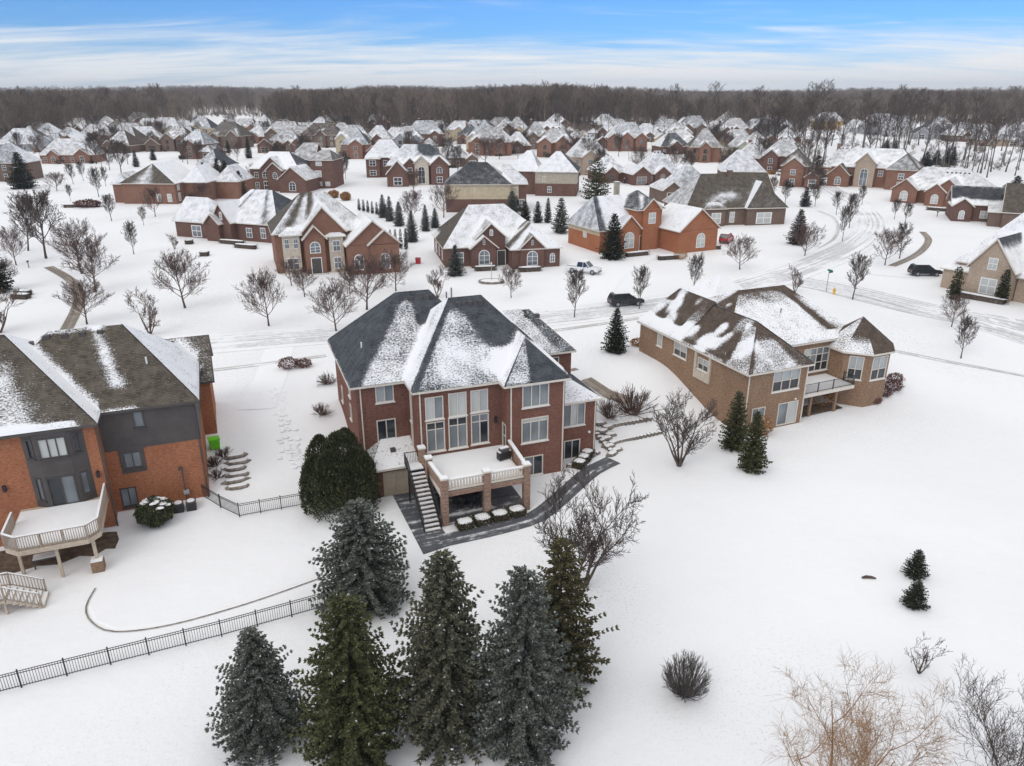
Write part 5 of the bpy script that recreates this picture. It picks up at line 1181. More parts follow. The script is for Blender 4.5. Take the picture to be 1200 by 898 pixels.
# ============================== trees
def perp(d, rnd):
    a = Vector((rnd.gauss(0, 1), rnd.gauss(0, 1), rnd.gauss(0, 1))); a -= d * a.dot(d)
    return a.normalized()
def bare_tree(seed, trunk_h=.28, limbs=11, spread=.75, lift=.55, lens=(.46, .34, .5, .5), sub=5, twig=4, fine=3, multi=1, trunk_r=.017, tw=.0022, droop=0.0, leader=True, shape='oval'):
    """unit-height leafless tree: returns (trunk, branches) meshes"""
    r = random.Random(seed); T = MB(); C = MB()
    def branch(p, d, L, rad, n, bend, sides, depth, mb):
        pts = [Vector(p)]; dd = Vector(d).normalized(); rr = [rad]
        for k in range(n):
            dd = (dd + Vector((0, 0, 1)) * bend * (1 if depth < 3 else 1 - 2 * droop) + perp(dd, r) * r.uniform(.05, .16)).normalized()
            pts.append(pts[-1] + dd * (L / n)); rr.append(rad * (1 - .72 * (k + 1) / n))
        mb.tube(pts, rr, sides, False)
        return pts, dd
    def grow(pts, L, rad, depth):
        if depth > 3: return
        n = (sub, twig, fine)[depth - 1]; r0 = .18 if depth == 1 else .1
        for k in range(n):
            t = r0 + (1 - r0) * (k + r.random()) / n; f = t * (len(pts) - 1); i = min(int(f), len(pts) - 2)
            p = pts[i].lerp(pts[i + 1], f - i); d = (pts[i + 1] - pts[i]).normalized()
            q = (d * .72 + perp(d, r) * r.uniform(.5, .85) + Vector((0, 0, .16))).normalized()
            l = L * lens[depth] * (1.15 - .55 * t) * r.uniform(.75, 1.2); ra = max(tw, rad * .5 * (1 - .5 * t))
            pp, _ = branch(p, q, l, ra, 3 if depth < 3 else 2, .10 if depth < 3 else .04, 3, depth + 1, C)
            grow(pp, l, ra, depth + 1)
    for s_ in range(multi):
        if multi > 1:
            an = 2 * math.pi * s_ / multi + r.uniform(-.3, .3); d0 = Vector((math.cos(an) * .5 * spread, math.sin(an) * .5 * spread, 1)); h = r.uniform(.6, .85)
        else: d0 = Vector((r.uniform(-.04, .04), r.uniform(-.04, .04), 1)); h = .82 if leader else trunk_h * 1.35
        n = 7; pts = [Vector((0, 0, -.02))]; dd = d0.normalized(); rr = [trunk_r * 1.25]
        for k in range(n):
            dd = (dd + perp(dd, r) * .06 + Vector((0, 0, .05))).normalized(); pts.append(pts[-1] + dd * h / n); rr.append(trunk_r * (1 - .82 * (k + 1) / n))
        cut = max(1, int(trunk_h / h * n + .5)) if multi == 1 else 1
        T.tube(pts[:cut + 1], rr[:cut + 1], 7); C.tube(pts[cut:], rr[cut:], 5, False)
        nl = limbs if multi == 1 else max(3, limbs // multi)
        for k in range(nl):
            t = trunk_h / h + (1 - trunk_h / h) * (k + r.random() * .8) / nl if leader or multi > 1 else trunk_h / h + r.uniform(-.05, .25)
            t = min(.98, t); f = t * n; i = min(int(f), n - 1); p = pts[i].lerp(pts[i + 1], f - i)
            an = k * 2.4 + r.uniform(-.4, .4); up = (t - trunk_h / h) / (1 - trunk_h / h + 1e-6)
            d = Vector((math.cos(an), math.sin(an), lift + .7 * up)).normalized()
            prof = {'oval': .35 + 1.0 * math.sin(math.pi * min(1, .22 + .72 * up)), 'round': .55 + .75 * math.sin(math.pi * min(1, .3 + .62 * up)), 'vase': .8 + .3 * up}[shape]
            l = lens[0] * spread * prof * r.uniform(.85, 1.1); ra = trunk_r * .52 * (1 - .55 * t)
            pp, _ = branch(p, d, l, ra, 4, .14, 4, 1, C); grow(pp, l, ra, 1)
    zm = max(v[2] for v in C.v); k = 1 / zm
    for mb in (T, C): mb.v = [(v[0] * k, v[1] * k, v[2] * k) for v in mb.v]
    return T, C
PROTO = {}
def proto(key, T, C, tm, cm): PROTO[key] = (T.mesh('trunk', tm, True), C.mesh('crown', cm, True))
for i in range(5): proto(('oval', i), *bare_tree(11 + i, .22, 16, .72, .75, (.42, .55, .55, .6), 7, 5, 4, tw=.0034), 'bark', 'twig')
for i in range(4): proto(('round', i), *bare_tree(31 + i, .18, 14, 1.1, .5, (.44, .58, .58, .6), 7, 5, 4, shape='round', trunk_r=.021, tw=.0036), 'bark', 'twig_red')
for i in range(3): proto(('multi', i), *bare_tree(51 + i, .12, 15, .95, .7, (.34, .6, .55, .6), 6, 5, 3, multi=5, tw=.0036, trunk_r=.014, shape='vase'), 'bark_red', 'twig_red')
for i in range(5): proto(('tall', i), *bare_tree(71 + i, .42, 10, .5, .8, (.36, .6, .55, .55), 5, 4, 3, trunk_r=.011, tw=.0018), 'bark_grey', 'twig')
def place(key, loc, h, wk, rz, name, label, cat, group=None, mat=None):
    t = thing(name, label, cat, loc, rz, group); t.scale = (h * wk, h * wk, h)
    if mat is None: t.rotation_euler = (TR.gauss(0, .035), TR.gauss(0, .035), rz)
    tr, cr = PROTO[key]; link('trunk', tr, t); c = link('crown', cr, t)
    if mat: c.material_slots[0].link = 'OBJECT'; c.material_slots[0].material = M[mat]
    return t
TR = random.Random(8)
def tree_px(kind, x, yb, yt, wk, label, group=None, name='bare_tree', cat='tree'):
    p = G(x, yb); h = height_at(p, yt)
    n = sum(1 for k in PROTO if k[0] == kind)
    return place((kind, TR.randrange(n)), (p.x, p.y, p.z - .05), h, wk, TR.uniform(0, 6.28), name, label, cat, group)
GL = 'bare trees of the left lawns'; GS = 'bare street trees along the verge'; GR = 'bare trees round the street bend'
LL = 'bare slender lawn tree among the others on the snowy left lawns'
for k, x, yb, yt, w, lab, gr_ in [
    ('oval', 54, 303, 218, 1.05, 'tall dense bare tree, biggest of the pair near the curving walk', None), ('oval', 33, 294, 224, .9, 'bare tree just behind the biggest tree by the curving walk', None),
    ('round', 19, 311, 262, .9, 'small bare tree in front of the tall pair near the dark spruce', None), ('round', 96, 321, 254, 1.1, 'wide bare tree at the upper end of the curving walk', None),
    ('round', 112, 342, 274, 1.05, 'wide bare tree beside the middle of the curving walk', None), ('round', 102, 380, 324, 1.2, 'low spreading bare tree straddling the curving walk', None),
    ('oval', 131, 259, 226, .9, LL, GL), ('oval', 157, 298, 257, .75, LL, GL), ('oval', 168.5, 264, 240, .7, LL, GL), ('round', 182, 254, 216, .9, 'dense dark bare tree before the wide blank gable end', None),
    ('round', 217, 361, 290, 1.15, 'large broad bare tree alone on the lawn left of the stone bay house', None), ('multi', 176, 392, 335, 1.05, 'many stemmed bare tree behind the dark sided house roof', None),
    ('oval', 116, 231, 194, .8, LL, GL), ('oval', 86, 216, 190, .8, LL, GL), ('oval', 98, 212, 186, .7, LL, GL), ('round', 67, 224, 200, 1.3, LL, GL), ('oval', 83, 236, 214, .6, LL, GL), ('oval', 124, 218, 194, .7, LL, GL),
    ('multi', 0, 390, 335, 1.5, 'wide spreading bare tree cut by the left edge of the snowy lawn', None),
    ('round', 315, 382, 312, .95, 'rounded bare street tree in front of the stone bay house', None), ('round', 394, 388, 326, 1.1, 'dense bare street tree touching the slate roof corner', None), ('round', 430, 363, 292, 1.1, 'broad bare tree hiding the arched garage windows', None),
    ('round', 464, 341, 290, 1.05, 'bare tree at the right corner of the arched garage', None), ('round', 357, 348, 310, 1.0, 'small bare tree before the brick front steps', None), ('round', 342, 335, 300, 1.1, 'thin bare tree left of the brick front steps', None), ('round', 410, 345, 305, 1.0, 'thin bare tree right of the brick front steps', None),
    ('round', 599, 349, 308, .9, 'small bare tree on the lawn of the maroon house by its flower bed', None), ('oval', 673, 372, 312, .75, 'bare street tree on the verge behind the white pickup', None), ('oval', 749, 362, 310, .7, 'bare street tree on the verge beside the dark suv', None),
    ('multi', 513, 349, 306, 1.0, 'twiggy bare tree behind the ridge of the slate roof', None), ('oval', 812, 343, 294, .8, 'thin bare street tree before the garage of the tower house', None), ('round', 867, 316, 274, 1.15, 'low wide bare tree near the red vehicle', None),
    ('multi', 931, 343, 309, 1.0, 'bushy bare tree behind the roof of the tan house', None), ('round', 943, 301, 259, 1.05, 'wide bare tree inside the street bend beside a brown spruce', None), ('oval', 999, 351, 294, .85, 'dense bare tree beside the hydrant and street sign', None),
    ('round', 1037, 311, 266, .95, 'bare tree on the corner lot nearer the curved pavement', None), ('oval', 1054, 303, 258, .85, 'bare tree on the corner lot behind its twin', None), ('round', 1115, 383, 342, .95, 'bare tree at the side street verge before the tan gable house', None), ('oval', 1126, 420, 366, .8, 'bare tree on the near verge of the side street', None),
    ('oval', 987, 283, 238, .55, 'young bare tree along the bend of the street', GR), ('oval', 980, 252, 222, .7, 'young bare tree along the bend of the street', GR), ('oval', 995, 268, 224, .7, 'young bare tree along the bend of the street', GR), ('oval', 1048, 257, 232, .8, 'young bare tree along the bend of the street', GR), ('oval', 1060, 262, 236, .9, 'young bare tree along the bend of the street', GR), ('oval', 955, 242, 214, .8, 'young bare tree along the bend of the street', GR), ('oval', 920, 240, 208, .8, 'young bare tree along the bend of the street', GR), ('oval', 1010, 240, 216, .8, 'young bare tree along the bend of the street', GR), ('oval', 905, 232, 204, .8, 'young bare tree along the bend of the street', GR),
    ('round', 785, 285, 262, 1.3, 'dark twiggy tree against the entry tower of the orange house', None), ('round', 300, 215, 190, 1.2, 'bare tree beside the arched entry of the red brick house', None), ('round', 240, 238, 212, 1.3, 'bare brown tree clump beside the dark spruces', None), ('round', 228, 246, 222, 1.2, 'bare brown tree beside the wide blank gable end', None),
    ('oval', 405, 210, 184, .7, 'thin bare tree on the slope between two red brick houses', None), ('round', 482, 262, 220, 1.0, 'pale bare tree behind the row of small spruces', None), ('round', 520, 255, 212, 1.0, 'bare brown tree at the corner of the cream sided house', None), ('round', 485, 226, 196, 1.1, 'bare tree before the tall stone arch', None), ('round', 950, 225, 190, 1.0, 'dense brown tree between the two houses at the street bend', None), ('multi', 205, 292, 272, 1.1, 'twiggy shrub tree at the garage of the low white roofed house', None), ('round', 10, 340, 300, 1.0, 'thin bare tree at the left margin near the dark spruce', None)]:
    tree_px(k, x, yb, yt, w, lab, gr_)
# scattered bare trees between the far rows
for i in range(130):
    x = TR.uniform(5, 980); yb = TR.uniform(152, 208)
    tree_px(TR.choice(['oval', 'round', 'tall']), x, yb, yb - TR.uniform(.24, .42) * (yb - 96), TR.uniform(.8, 1.1), 'bare tree standing between the houses of the far rows', 'bare trees among the far rows')

def hero(name, label, x, yb, yt, wk, args, tm, cm, rz, cat='tree'):
    p = G(x, yb); h = height_at(p, yt); T, C = bare_tree(**args)
    t = thing(name, label, cat, (p.x, p.y, p.z - .03), rz); t.scale = (h * wk, h * wk, h)
    T.obj('trunk', tm, t, True); C.obj('crown', cm, t, True)
hero('bare_tree', 'wide many stemmed bare tree beside the cleared patio path', 684, 687, 560, .84, dict(seed=401, trunk_h=.1, limbs=20, spread=1.25, lift=.55, lens=(.40, .55, .55, .55), sub=8, twig=6, fine=4, multi=5, trunk_r=.020, tw=.0030, shape='vase'), 'bark', 'twig', 1.0)
hero('bare_tree', 'vase shaped bare tree on the slope beside the tan brick house', 796, 546, 452, 1.0, dict(seed=402, trunk_h=.16, limbs=20, spread=1.05, lift=.8, lens=(.40, .5, .5, .5), sub=8, twig=6, fine=4, multi=6, trunk_r=.018, tw=.0028, shape='vase'), 'bark', 'twig', .3)
hero('willow_tree', 'golden twigged bare willow with long drooping shoots', 975, 960, 752, .95, dict(seed=403, trunk_h=.12, limbs=18, spread=1.1, lift=.75, lens=(.42, .6, .7, .8), sub=7, twig=6, fine=5, multi=5, trunk_r=.012, tw=.0010, droop=.9, shape='vase'), 'bark', 'willow', .5)
hero('bare_tree', 'dark spreading bare tree beside the golden willow', 1176, 945, 812, .9, dict(seed=404, trunk_h=.14, limbs=14, spread=1.2, lift=.5, lens=(.45, .55, .55, .55), sub=8, twig=6, fine=4, multi=1, trunk_r=.016, tw=.0014, leader=False, shape='round'), 'bark', 'twig', 2.2)
hero('bare_shrub', 'small open bare bush in the snow behind the willow', 1077, 789, 745, 1.0, dict(seed=405, trunk_h=.08, limbs=12, spread=1.3, lift=.6, lens=(.4, .5, .5, .5), sub=5, twig=4, fine=2, multi=4, trunk_r=.02, tw=.005, shape='vase'), 'bark', 'twig', 1.2, 'shrub')

def stem_shrub(seed, n=60, dome=True, sides=3, rad=.011, w=1.0):
    r = random.Random(seed); C = MB()
    for k in range(n):
        an = r.uniform(0, 6.28); el = r.uniform(.15, 1.0); d = Vector((math.cos(an) * (1.05 - el) * w, math.sin(an) * (1.05 - el) * w, el * (.95 if dome else .8) + .15)).normalized()
        pts = [Vector((math.cos(an) * .12 * w, math.sin(an) * .12 * w, 0))]
        L = r.uniform(.75, 1.0); ln = []
        for j in range(4):
            d = (d + perp(d, r) * .1).normalized(); pts.append(pts[-1] + d * L / 4)
        C.tube(pts, [rad, rad * .8, rad * .6, rad * .5, rad * .3], sides, False)
        for j in range(5):
            f = r.uniform(1.2, 3.8); i = int(f); p = pts[i].lerp(pts[i + 1], f - i); q = (d + perp(d, r) * .8).normalized()
            C.tube([p, p + q * L * .15, p + (q + d).normalized() * L * .28], [rad * .5, rad * .4, rad * .25], 3, False)
    return C
def shrub_px(x, yb, yt, wk, label, mat='twig', seed=1, n=60, rad=.014, name='bare_shrub', group=None):
    p = G(x, yb); h = height_at(p, yt) * .95
    o = stem_shrub(seed, n, rad=rad).obj(name, mat, None, True); o.location = (p.x, p.y, p.z - .02); o.scale = (h * wk, h * wk, h)
    return tag(o, label, 'shrub', group)
p = G(802, 814); hb_ = height_at(p, 765); r_ = random.Random(5); C = MB()
for k in range(300):
    an = r_.uniform(0, 6.28); cz = r_.uniform(-.55, 1); q = math.sqrt(1 - cz * cz); kk = r_.uniform(.72, 1.0)
    e = Vector((math.cos(an) * q * .5 * kk, math.sin(an) * q * .5 * kk, .48 + .5 * cz * kk)); b0_ = Vector((math.cos(an) * .06, math.sin(an) * .06, 0)); m_ = b0_.lerp(e, .5) + Vector((e.x * .12, e.y * .12, -.03)) + perp(e.normalized(), r_) * .03
    C.tube([b0_, m_, e], [.008, .005, .003], 3, False)
    for j in range(3):
        f = r_.uniform(.3, .95); s0 = m_.lerp(e, f); C.tube([s0, s0 + (e - m_).normalized() * .1 + perp(e.normalized(), r_) * .05], [.004, .002], 3, False)
o = C.obj('bare_shrub', 'bark_grey', None, True); o.location = (p.x, p.y, p.z - .02); o.scale = (hb_ * .96, hb_ * .96, hb_ * .96); tag(o, 'dense round leafless shrub alone on the open snow', 'shrub')
shrub_px(742, 485, 455, 1.15, 'spreading reddish shrub beside the tan house wall', 'twig_red', 6, 60, .02)
shrub_px(713, 489, 466, 1.0, 'leafless shrub at the corner of the stone steps', 'twig_red', 7, 50, .02)
shrub_px(377, 486, 472, 1.0, 'small reddish shrub against the brick side wall, lower one', 'twig_red', 8, 60, .022); shrub_px(384, 450, 436, 1.0, 'small reddish shrub against the brick side wall, upper one', 'twig_red', 9, 60, .022)
for i, (x, yb, yt) in enumerate(((262, 535, 524), (252, 546, 534), (255, 560, 549))): shrub_px(x, yb, yt, 1.2, 'small dry shrub in the stepped bed by the orange brick corner', 'twig_red', 20 + i, 40, .03, group='dry shrubs in the stepped bed')

# ------------------------------ conifers
def conifer(seed, R=.28, whorls=30, per=14, steps=6, bl=.035, bw=.010, dens=3, taper=.85, gap=0.0, droop=.25, base=.03):
    r = random.Random(seed); T = MB(); C = MB()
    T.tube([(0, 0, -.02), (0, 0, .5), (0, 0, .97)], [.018, .011, .002], 7)
    V, F_ = C.v, C.f
    def blade(p, d, L, w):
        s_ = perp(d, r) * w; q = p + d * L; m = p + d * (L * .45)
        i = len(V); V.extend([tuple(p), tuple(m + s_), tuple(q), tuple(m - s_)]); F_.append((i, i + 1, i + 2, i + 3))
    for wv in range(whorls):
        t = base + (1 - base) * (wv + r.random() * .5) / whorls; rad = R * (1 - t) ** taper * (1 if t > .2 else .68 + .32 * t / .2) + .006
        n = max(4, int(per * (.35 + .65 * (1 - t))))
        off = r.uniform(0, 6.28)
        for k in range(n):
            if r.random() < gap: continue
            an = off + 2 * math.pi * k / n + r.uniform(-.25, .25); L = rad * r.uniform(.6, 1.16) * (1 + .11 * math.sin(3 * an + seed * 2.1 + 9 * t) + .09 * math.sin(2 * an - 17 * t + seed)); d = Vector((math.cos(an), math.sin(an), 0))
            z0 = t + r.uniform(-.012, .012); ns = max(2, int(steps * (.35 + .65 * L / R)))
            up = .35 * t
            prev = None
            for j in range(1, ns + 1):
                f = j / ns; pz = z0 - droop * L * f + (droop * .9) * L * f * f * 1.0 + up * L * f
                p = Vector((d.x * L * f, d.y * L * f, pz))
                if f < .15: continue
                side = Vector((-d.y, d.x, 0))
                for _ in range(dens):
                    for sg in (-1, 1):
                        q = (d * r.uniform(.35, .9) + side * sg * r.uniform(.2, .95) + Vector((0, 0, r.uniform(-.35, .3)))).normalized()
                        blade(p + perp(d, r) * .004, q, bl * r.uniform(.6, 1.15) * (.55 + .45 * (1 - t)), bw * r.uniform(.7, 1.2))
            blade(p, (d + Vector((0, 0, .25))).normalized(), bl * .9, bw)
    for k in range(14): blade(Vector((0, 0, .9 + .1 * k / 14)), Vector((r.gauss(0, .5), r.gauss(0, .5), 1)).normalized(), bl * .7, bw * .6)
    return T, C
def cproto(key, T, C): PROTO[key] = (T.mesh('trunk', 'bark', True), C.mesh('crown', 'spruce_dark'))
cproto('sp1', *conifer(1, .28, 42, 26, 12, .024, .0046, 6, taper=.70))
cproto('sp2', *conifer(2, .28, 40, 26, 12, .025, .0048, 6, taper=.58))
cproto('sp3', *conifer(3, .27, 30, 20, 12, .028, .0050, 6, gap=.15, taper=.75, droop=.4))
cproto('sm1', *conifer(4, .27, 28, 18, 8, .038, .010, 4, taper=.8))
cproto('sm2', *conifer(5, .26, 26, 18, 8, .040, .0105, 4, taper=.6))
cproto('pine', *conifer(6, .36, 20, 16, 7, .05, .012, 4, taper=.45, base=.1))
cproto('col', *conifer(7, .16, 20, 12, 4, .06, .015, 4, taper=.45, droop=-.5))
def con_px(key, mat, x, yb, yt, wpx, label, group=None, name='spruce_tree', rz=None):
    p0_ = G(x, yb); sd = (CAMH - p0_.z) / p0_.length if False else (CAMH - p0_.z) / math.sqrt(p0_.x ** 2 + p0_.y ** 2 + (CAMH - p0_.z) ** 2)
    p = G(x, yb - wpx * .5 * .72 * sd); h = height_at(p, yt)      # the skirt of the tree reaches further down than its trunk
    dist = math.sqrt(p.x ** 2 + p.y ** 2 + (CAMH - p.z) ** 2)
    me = PROTO[key][1]
    mx = max(abs(v.co.x) for v in me.vertices)
    wk = (wpx * dist / FPX * .97) / (2 * mx * h)
    return place(key, (p.x, p.y, p.z), h, wk, TR.uniform(0, 6.28) if rz is None else rz, name, label, 'tree', group, mat)
con_px('sp1', 'spruce_blue', 312, 893, 738, 114, 'blue grey spruce standing clear below the long metal fence')
con_px('sp2', 'spruce_green', 418, 915, 700, 138, 'olive green spruce with an orange brown tip beside the blue grey one')
con_px('sp1', 'spruce_mid', 526, 892, 648, 148, 'tall grey green spruce with a cone laden top beside the olive one', rz=1.0)
con_px('sp2', 'spruce_blue', 612, 908, 668, 138, 'blunt topped grey spruce filling the middle of the tight clump')
con_px('sp3', 'spruce_olive', 654, 822, 630, 126, 'sparse olive brown spruce behind the grey clump')
con_px('sp2', 'spruce_blue', 428, 732, 588, 128, 'silvery spruce with brown patches below the clipped evergreen')
con_px('sm1', 'spruce_dark', 721, 417, 361, 36, 'single dark spruce by the drive between the slate and tan roofed houses')
con_px('sm1', 'spruce_green', 880, 557, 482, 42, 'slim evergreen in front of the tan house corner', None)
con_px('sm2', 'spruce_green', 859, 532, 459, 40, 'taller slim evergreen against the tan house wall')
con_px('sm2', 'spruce_dark', 1071, 681, 645, 29, 'small dark conifer in the open snow, pointed one'); con_px('sm2', 'spruce_dark', 1071, 716, 682, 31, 'small dark conifer in the open snow, rounder one')
con_px('sm1', 'spruce_dark', 718, 306, 250, 38, 'dark full spruce in front of the orange tower house'); con_px('sm1', 'spruce_blue', 534, 325, 287, 27, 'small spruce at the corner of the maroon brick house')
con_px('pine', 'spruce_green', 698, 240, 187, 40, 'big round pine between the beige sided and brown houses', name='pine_tree'); con_px('sm1', 'spruce_dark', 28, 222, 178, 30, 'dark spruce standing on the far left lawn'); con_px('sm2', 'spruce_dark', -2, 345, 288, 36, 'dark spruce cut by the left edge beyond the shingle roof')
con_px('sm1', 'spruce_brown', 934, 288, 245, 28, 'brown tinted spruce inside the street bend'); con_px('sm2', 'spruce_dark', 943, 243, 219, 16, 'small dark spruce up the bend of the street')
con_px('sm1', 'spruce_brown', 955, 218, 182, 30, 'tall brown spruce beside the house at the street bend')
GSP = 'little spruces in the row behind the low houses'
for x, yb, yt, w in ((449, 256, 228, 15), (457, 260, 230, 15), (468, 266, 236, 17), (483, 285, 247, 20), (499, 272, 240, 15), (510, 268, 244, 15)): con_px('sm1', 'spruce_blue', x, yb, yt, w, 'little blue spruce in the row behind the low houses', GSP)
for x, yb, yt, w in ((600, 254, 224, 22), (615, 260, 236, 20), (630, 262, 236, 16), (657, 275, 232, 26), (642, 262, 232, 12), (605, 248, 230, 14)): con_px('sm2', 'spruce_blue' if w > 21 else 'spruce_dark', x, yb, yt, w, 'evergreen in the belt between the maroon and orange houses', 'evergreens between the maroon and orange houses')
for i in range(7): con_px('col', 'spruce_dark', 421 + i * 5.2, 247 + i * 1.2, 233 + i * 1.0, 5, 'tiny columnar evergreen in the screening row', 'tiny columnar evergreens', 'columnar_evergreen')
for i in range(6): con_px('col', 'spruce_dark', 446 + i * 6, 289 + i * .8, 270 - i * .5, 6, 'tiny columnar evergreen in the screening row', 'tiny columnar evergreens', 'columnar_evergreen')
for x, yb, yt, w in ((241, 222, 190, 14), (258, 226, 185, 17), (268, 232, 188, 24), (283, 232, 200, 18), (273, 222, 192, 18)): con_px('sm1', 'spruce_dark', x, yb, yt, w, 'dark spruce in the clump behind the low white roofed house', 'spruces behind the low white roofed house')
for x, yb, yt, w in ((160, 196, 176, 9), (180, 188, 174, 9), (292, 186, 160, 10), (268, 180, 164, 8), (213, 180, 166, 5)): con_px('sm1', 'spruce_dark', x, yb, yt, w, 'small dark spruce between the far left houses', 'small spruces between far left houses')
for x, yb, yt, w in ((1084, 196, 178, 18), (1096, 194, 176, 16), (1108, 196, 174, 14), (1115, 194, 172, 12), (1048, 178, 166, 12), (1038, 176, 164, 12), (1187, 236, 206, 26), (1174, 240, 216, 20)): con_px('sm1', 'spruce_dark', x, yb, yt, w, 'dark evergreen at the edge of the right hand woods', 'evergreens at the right hand woods')
con_px('col', 'arbor', 1117, 352, 313, 16, 'columnar evergreen at the far side of the steep tan gable', None, 'columnar_evergreen'); con_px('col', 'arbor', 1172, 356, 316, 15, 'columnar evergreen at the near side of the steep tan gable', None, 'columnar_evergreen')

# ------------------------------ clipped evergreens, hedges, perennials
def leafy(n, shape, size, seed, jitter=.12, inner=.55):
    """a volume of small leaf sprays; shape(u,v,w) -> point"""
    r = random.Random(seed); C = MB()
    for k in range(n):
        p = shape(r)
        d = Vector((r.gauss(0, 1), r.gauss(0, 1), r.gauss(.2, 1))).normalized(); s_ = perp(d, r) * size * .42; L = size * r.uniform(.6, 1.3)
        i = len(C.v); C.v += [tuple(p), tuple(p + d * L * .5 + s_), tuple(p + d * L), tuple(p + d * L * .5 - s_)]; C.f.append((i, i + 1, i + 2, i + 3))
    return C
def ell(rx, ry, rz, lump=.12, zmin=-.2):
    ph = random.Random(int(rx * 1000 + rz * 77)).uniform(0, 9)
    def f(r):
        while True:
            d = Vector((r.gauss(0, 1), r.gauss(0, 1), r.gauss(0, 1))).normalized()
            if d.z > zmin - 1: break
        k = r.uniform(.72, 1.0) * (1 + lump * math.sin(5 * d.x + ph) * math.sin(6 * d.z + 4 * d.y + ph))
        return Vector((d.x * rx * k, d.y * ry * k, rz + d.z * rz * k))
    return f
def bx_(hx, hy, h):
    def f(r):
        a = r.randrange(5); x, y, z = r.uniform(-hx, hx), r.uniform(-hy, hy), r.uniform(.02, h)
        k = r.uniform(.85, 1.0)
        if a == 0: x = hx * k
        elif a == 1: x = -hx * k
        elif a == 2: y = hy * k
        elif a == 3: y = -hy * k
        else: z = h * k
        return Vector((x, y, z))
    return f
def snowcap(rx, ry, h, z, n=12, seed=0):
    r = random.Random(seed); m = MB(); rings = 3
    for j in range(rings + 1):
        f = j / rings
        for k in range(n):
            t = 2 * math.pi * k / n; q = r.uniform(.9, 1.08) * (1 - f * f * .98 if j else 1)
            e = 2 / 3.2; cx_, sy_ = math.cos(t), math.sin(t)
            m.v.append((rx * q * math.copysign(abs(cx_) ** e, cx_), ry * q * math.copysign(abs(sy_) ** e, sy_), z + h * f))
    for j in range(rings):
        for k in range(n): a = j * n + k; b = j * n + (k + 1) % n; m.f.append((a, b, b + n, a + n))
    m.f.append(tuple(rings * n + k for k in range(n)))
    return m
# the big yew-like evergreen: a column of upswept sprays
p = G(403, 594); hh = height_at(p, 508)
ar = thing('clipped_evergreen', 'massive dark olive evergreen clump beside the brick house corner', 'tree', (p.x, p.y, p.z), .2)
MB().tube([(0, 0, -.1), (0, 0, hh * .7)], [.22, .06], 8).obj('trunk', 'bark', ar)
rr_ = random.Random(3); cl = MB()
lobes = [(0.0, 0.0, 2.1, hh), (-1.4, .6, 1.5, hh * .93), (1.2, -.5, 1.6, hh * .80), (.5, 1.2, 1.5, hh * .95), (-.7, -1.0, 1.7, hh * .84), (1.6, .7, 1.2, hh * .68), (-1.9, -.2, 1.2, hh * .72)]
for lx, ly, lr, lh in lobes:
    for k in range(5200):
        t = rr_.random() ** .8; an = rr_.uniform(0, 6.28); prof = lr * (math.sin(math.pi * min(1, .30 + .70 * t)) ** .6 if t > .0 else 1); q = prof * rr_.uniform(.75, 1.03) * (1 + .08 * math.sin(7 * an + 9 * t))
        P = Vector((lx + q * math.cos(an), ly + q * math.sin(an), lh * t)); d = Vector((math.cos(an) * .5 + rr_.gauss(0, .35), math.sin(an) * .5 + rr_.gauss(0, .35), 1.0)).normalized()
        s_ = perp(d, rr_) * .05; L = rr_.uniform(.15, .32); i = len(cl.v); cl.v += [tuple(P), tuple(P + d * L * .5 + s_), tuple(P + d * L), tuple(P + d * L * .5 - s_)]; cl.f.append((i, i + 1, i + 2, i + 3))
co = cl.obj('crown', 'arbor', ar)
# low clipped box shrubs with snow on top
def hedge(loc, rz, hx, hy, h, label, group, seed, name='box_hedge', mat='boxwood', n=1500, cap=True):
    t = thing(name, label, 'hedge', loc, rz, group)
    leafy(n, bx_(hx, hy, h), .09, seed).obj('foliage', mat, t); MB().box(-hx * .84, hx * .84, -hy * .84, hy * .84, -.05, h * .82).obj('twigs', 'bark', t)
    if cap: snowcap(hx * .95, hy * .95, .12, h * .93, 14, seed).obj('snow', 'snow', t, True)
for i in range(4):
    a, b = 6.1 + i * 1.42, -9.35 + i * .1
    hedge((*FM.wor(a, b), 0), math.radians(FM.deg + 3), .62, .5, .62, 'snow capped box shrub in the row before the terrace columns', 'box shrubs before the terrace columns', 40 + i)
for i in range(3): hedge((*FM.wor(18.2 + i * .75, -3.65 + i * .75), 0), math.radians(FM.deg + 40), .5, .5, .7, 'snow capped box shrub in the short row by the sunroom', 'box shrubs by the sunroom', 50 + i)
p = G(184, 614)
bu = thing('clipped_bush', 'round olive bush with lumps of snow beside the orange brick wall', 'bush', (p.x, p.y, 0), .4)
leafy(9000, ell(1.35, 1.25, 1.05), .13, 61).obj('foliage', 'arbor', bu)
rb = random.Random(4)
for k in range(16):
    an = rb.uniform(0, 6.28); q = rb.uniform(.2, .95); z = 1.05 + 1.05 * math.sqrt(1 - q * q * .75)
    o = snowcap(rb.uniform(.15, .34), rb.uniform(.13, .3), .13, 0, 9, k).obj('snow', 'snow', bu, True); o.location = (q * 1.25 * math.cos(an), q * 1.15 * math.sin(an), z - .12)
def mound(x, yb, rx, h, mat, label, group=None, seed=1, n=900, size=.14, cat='shrub', name='dry_shrub', cap=False):
    p = G(x, yb); t = thing(name, label, cat, (p.x, p.y, p.z - .05), 0, group)
    if p.y > 140: size, n = .34, 1400
    leafy(n, ell(rx, rx * .9, h / 2), size, seed).obj('foliage', mat, t)
    if cap: snowcap(rx * .7, rx * .6, .14, h * .9, 10, seed).obj('snow', 'snow', t, True)
GB = 'dry shrubs round the tan house'
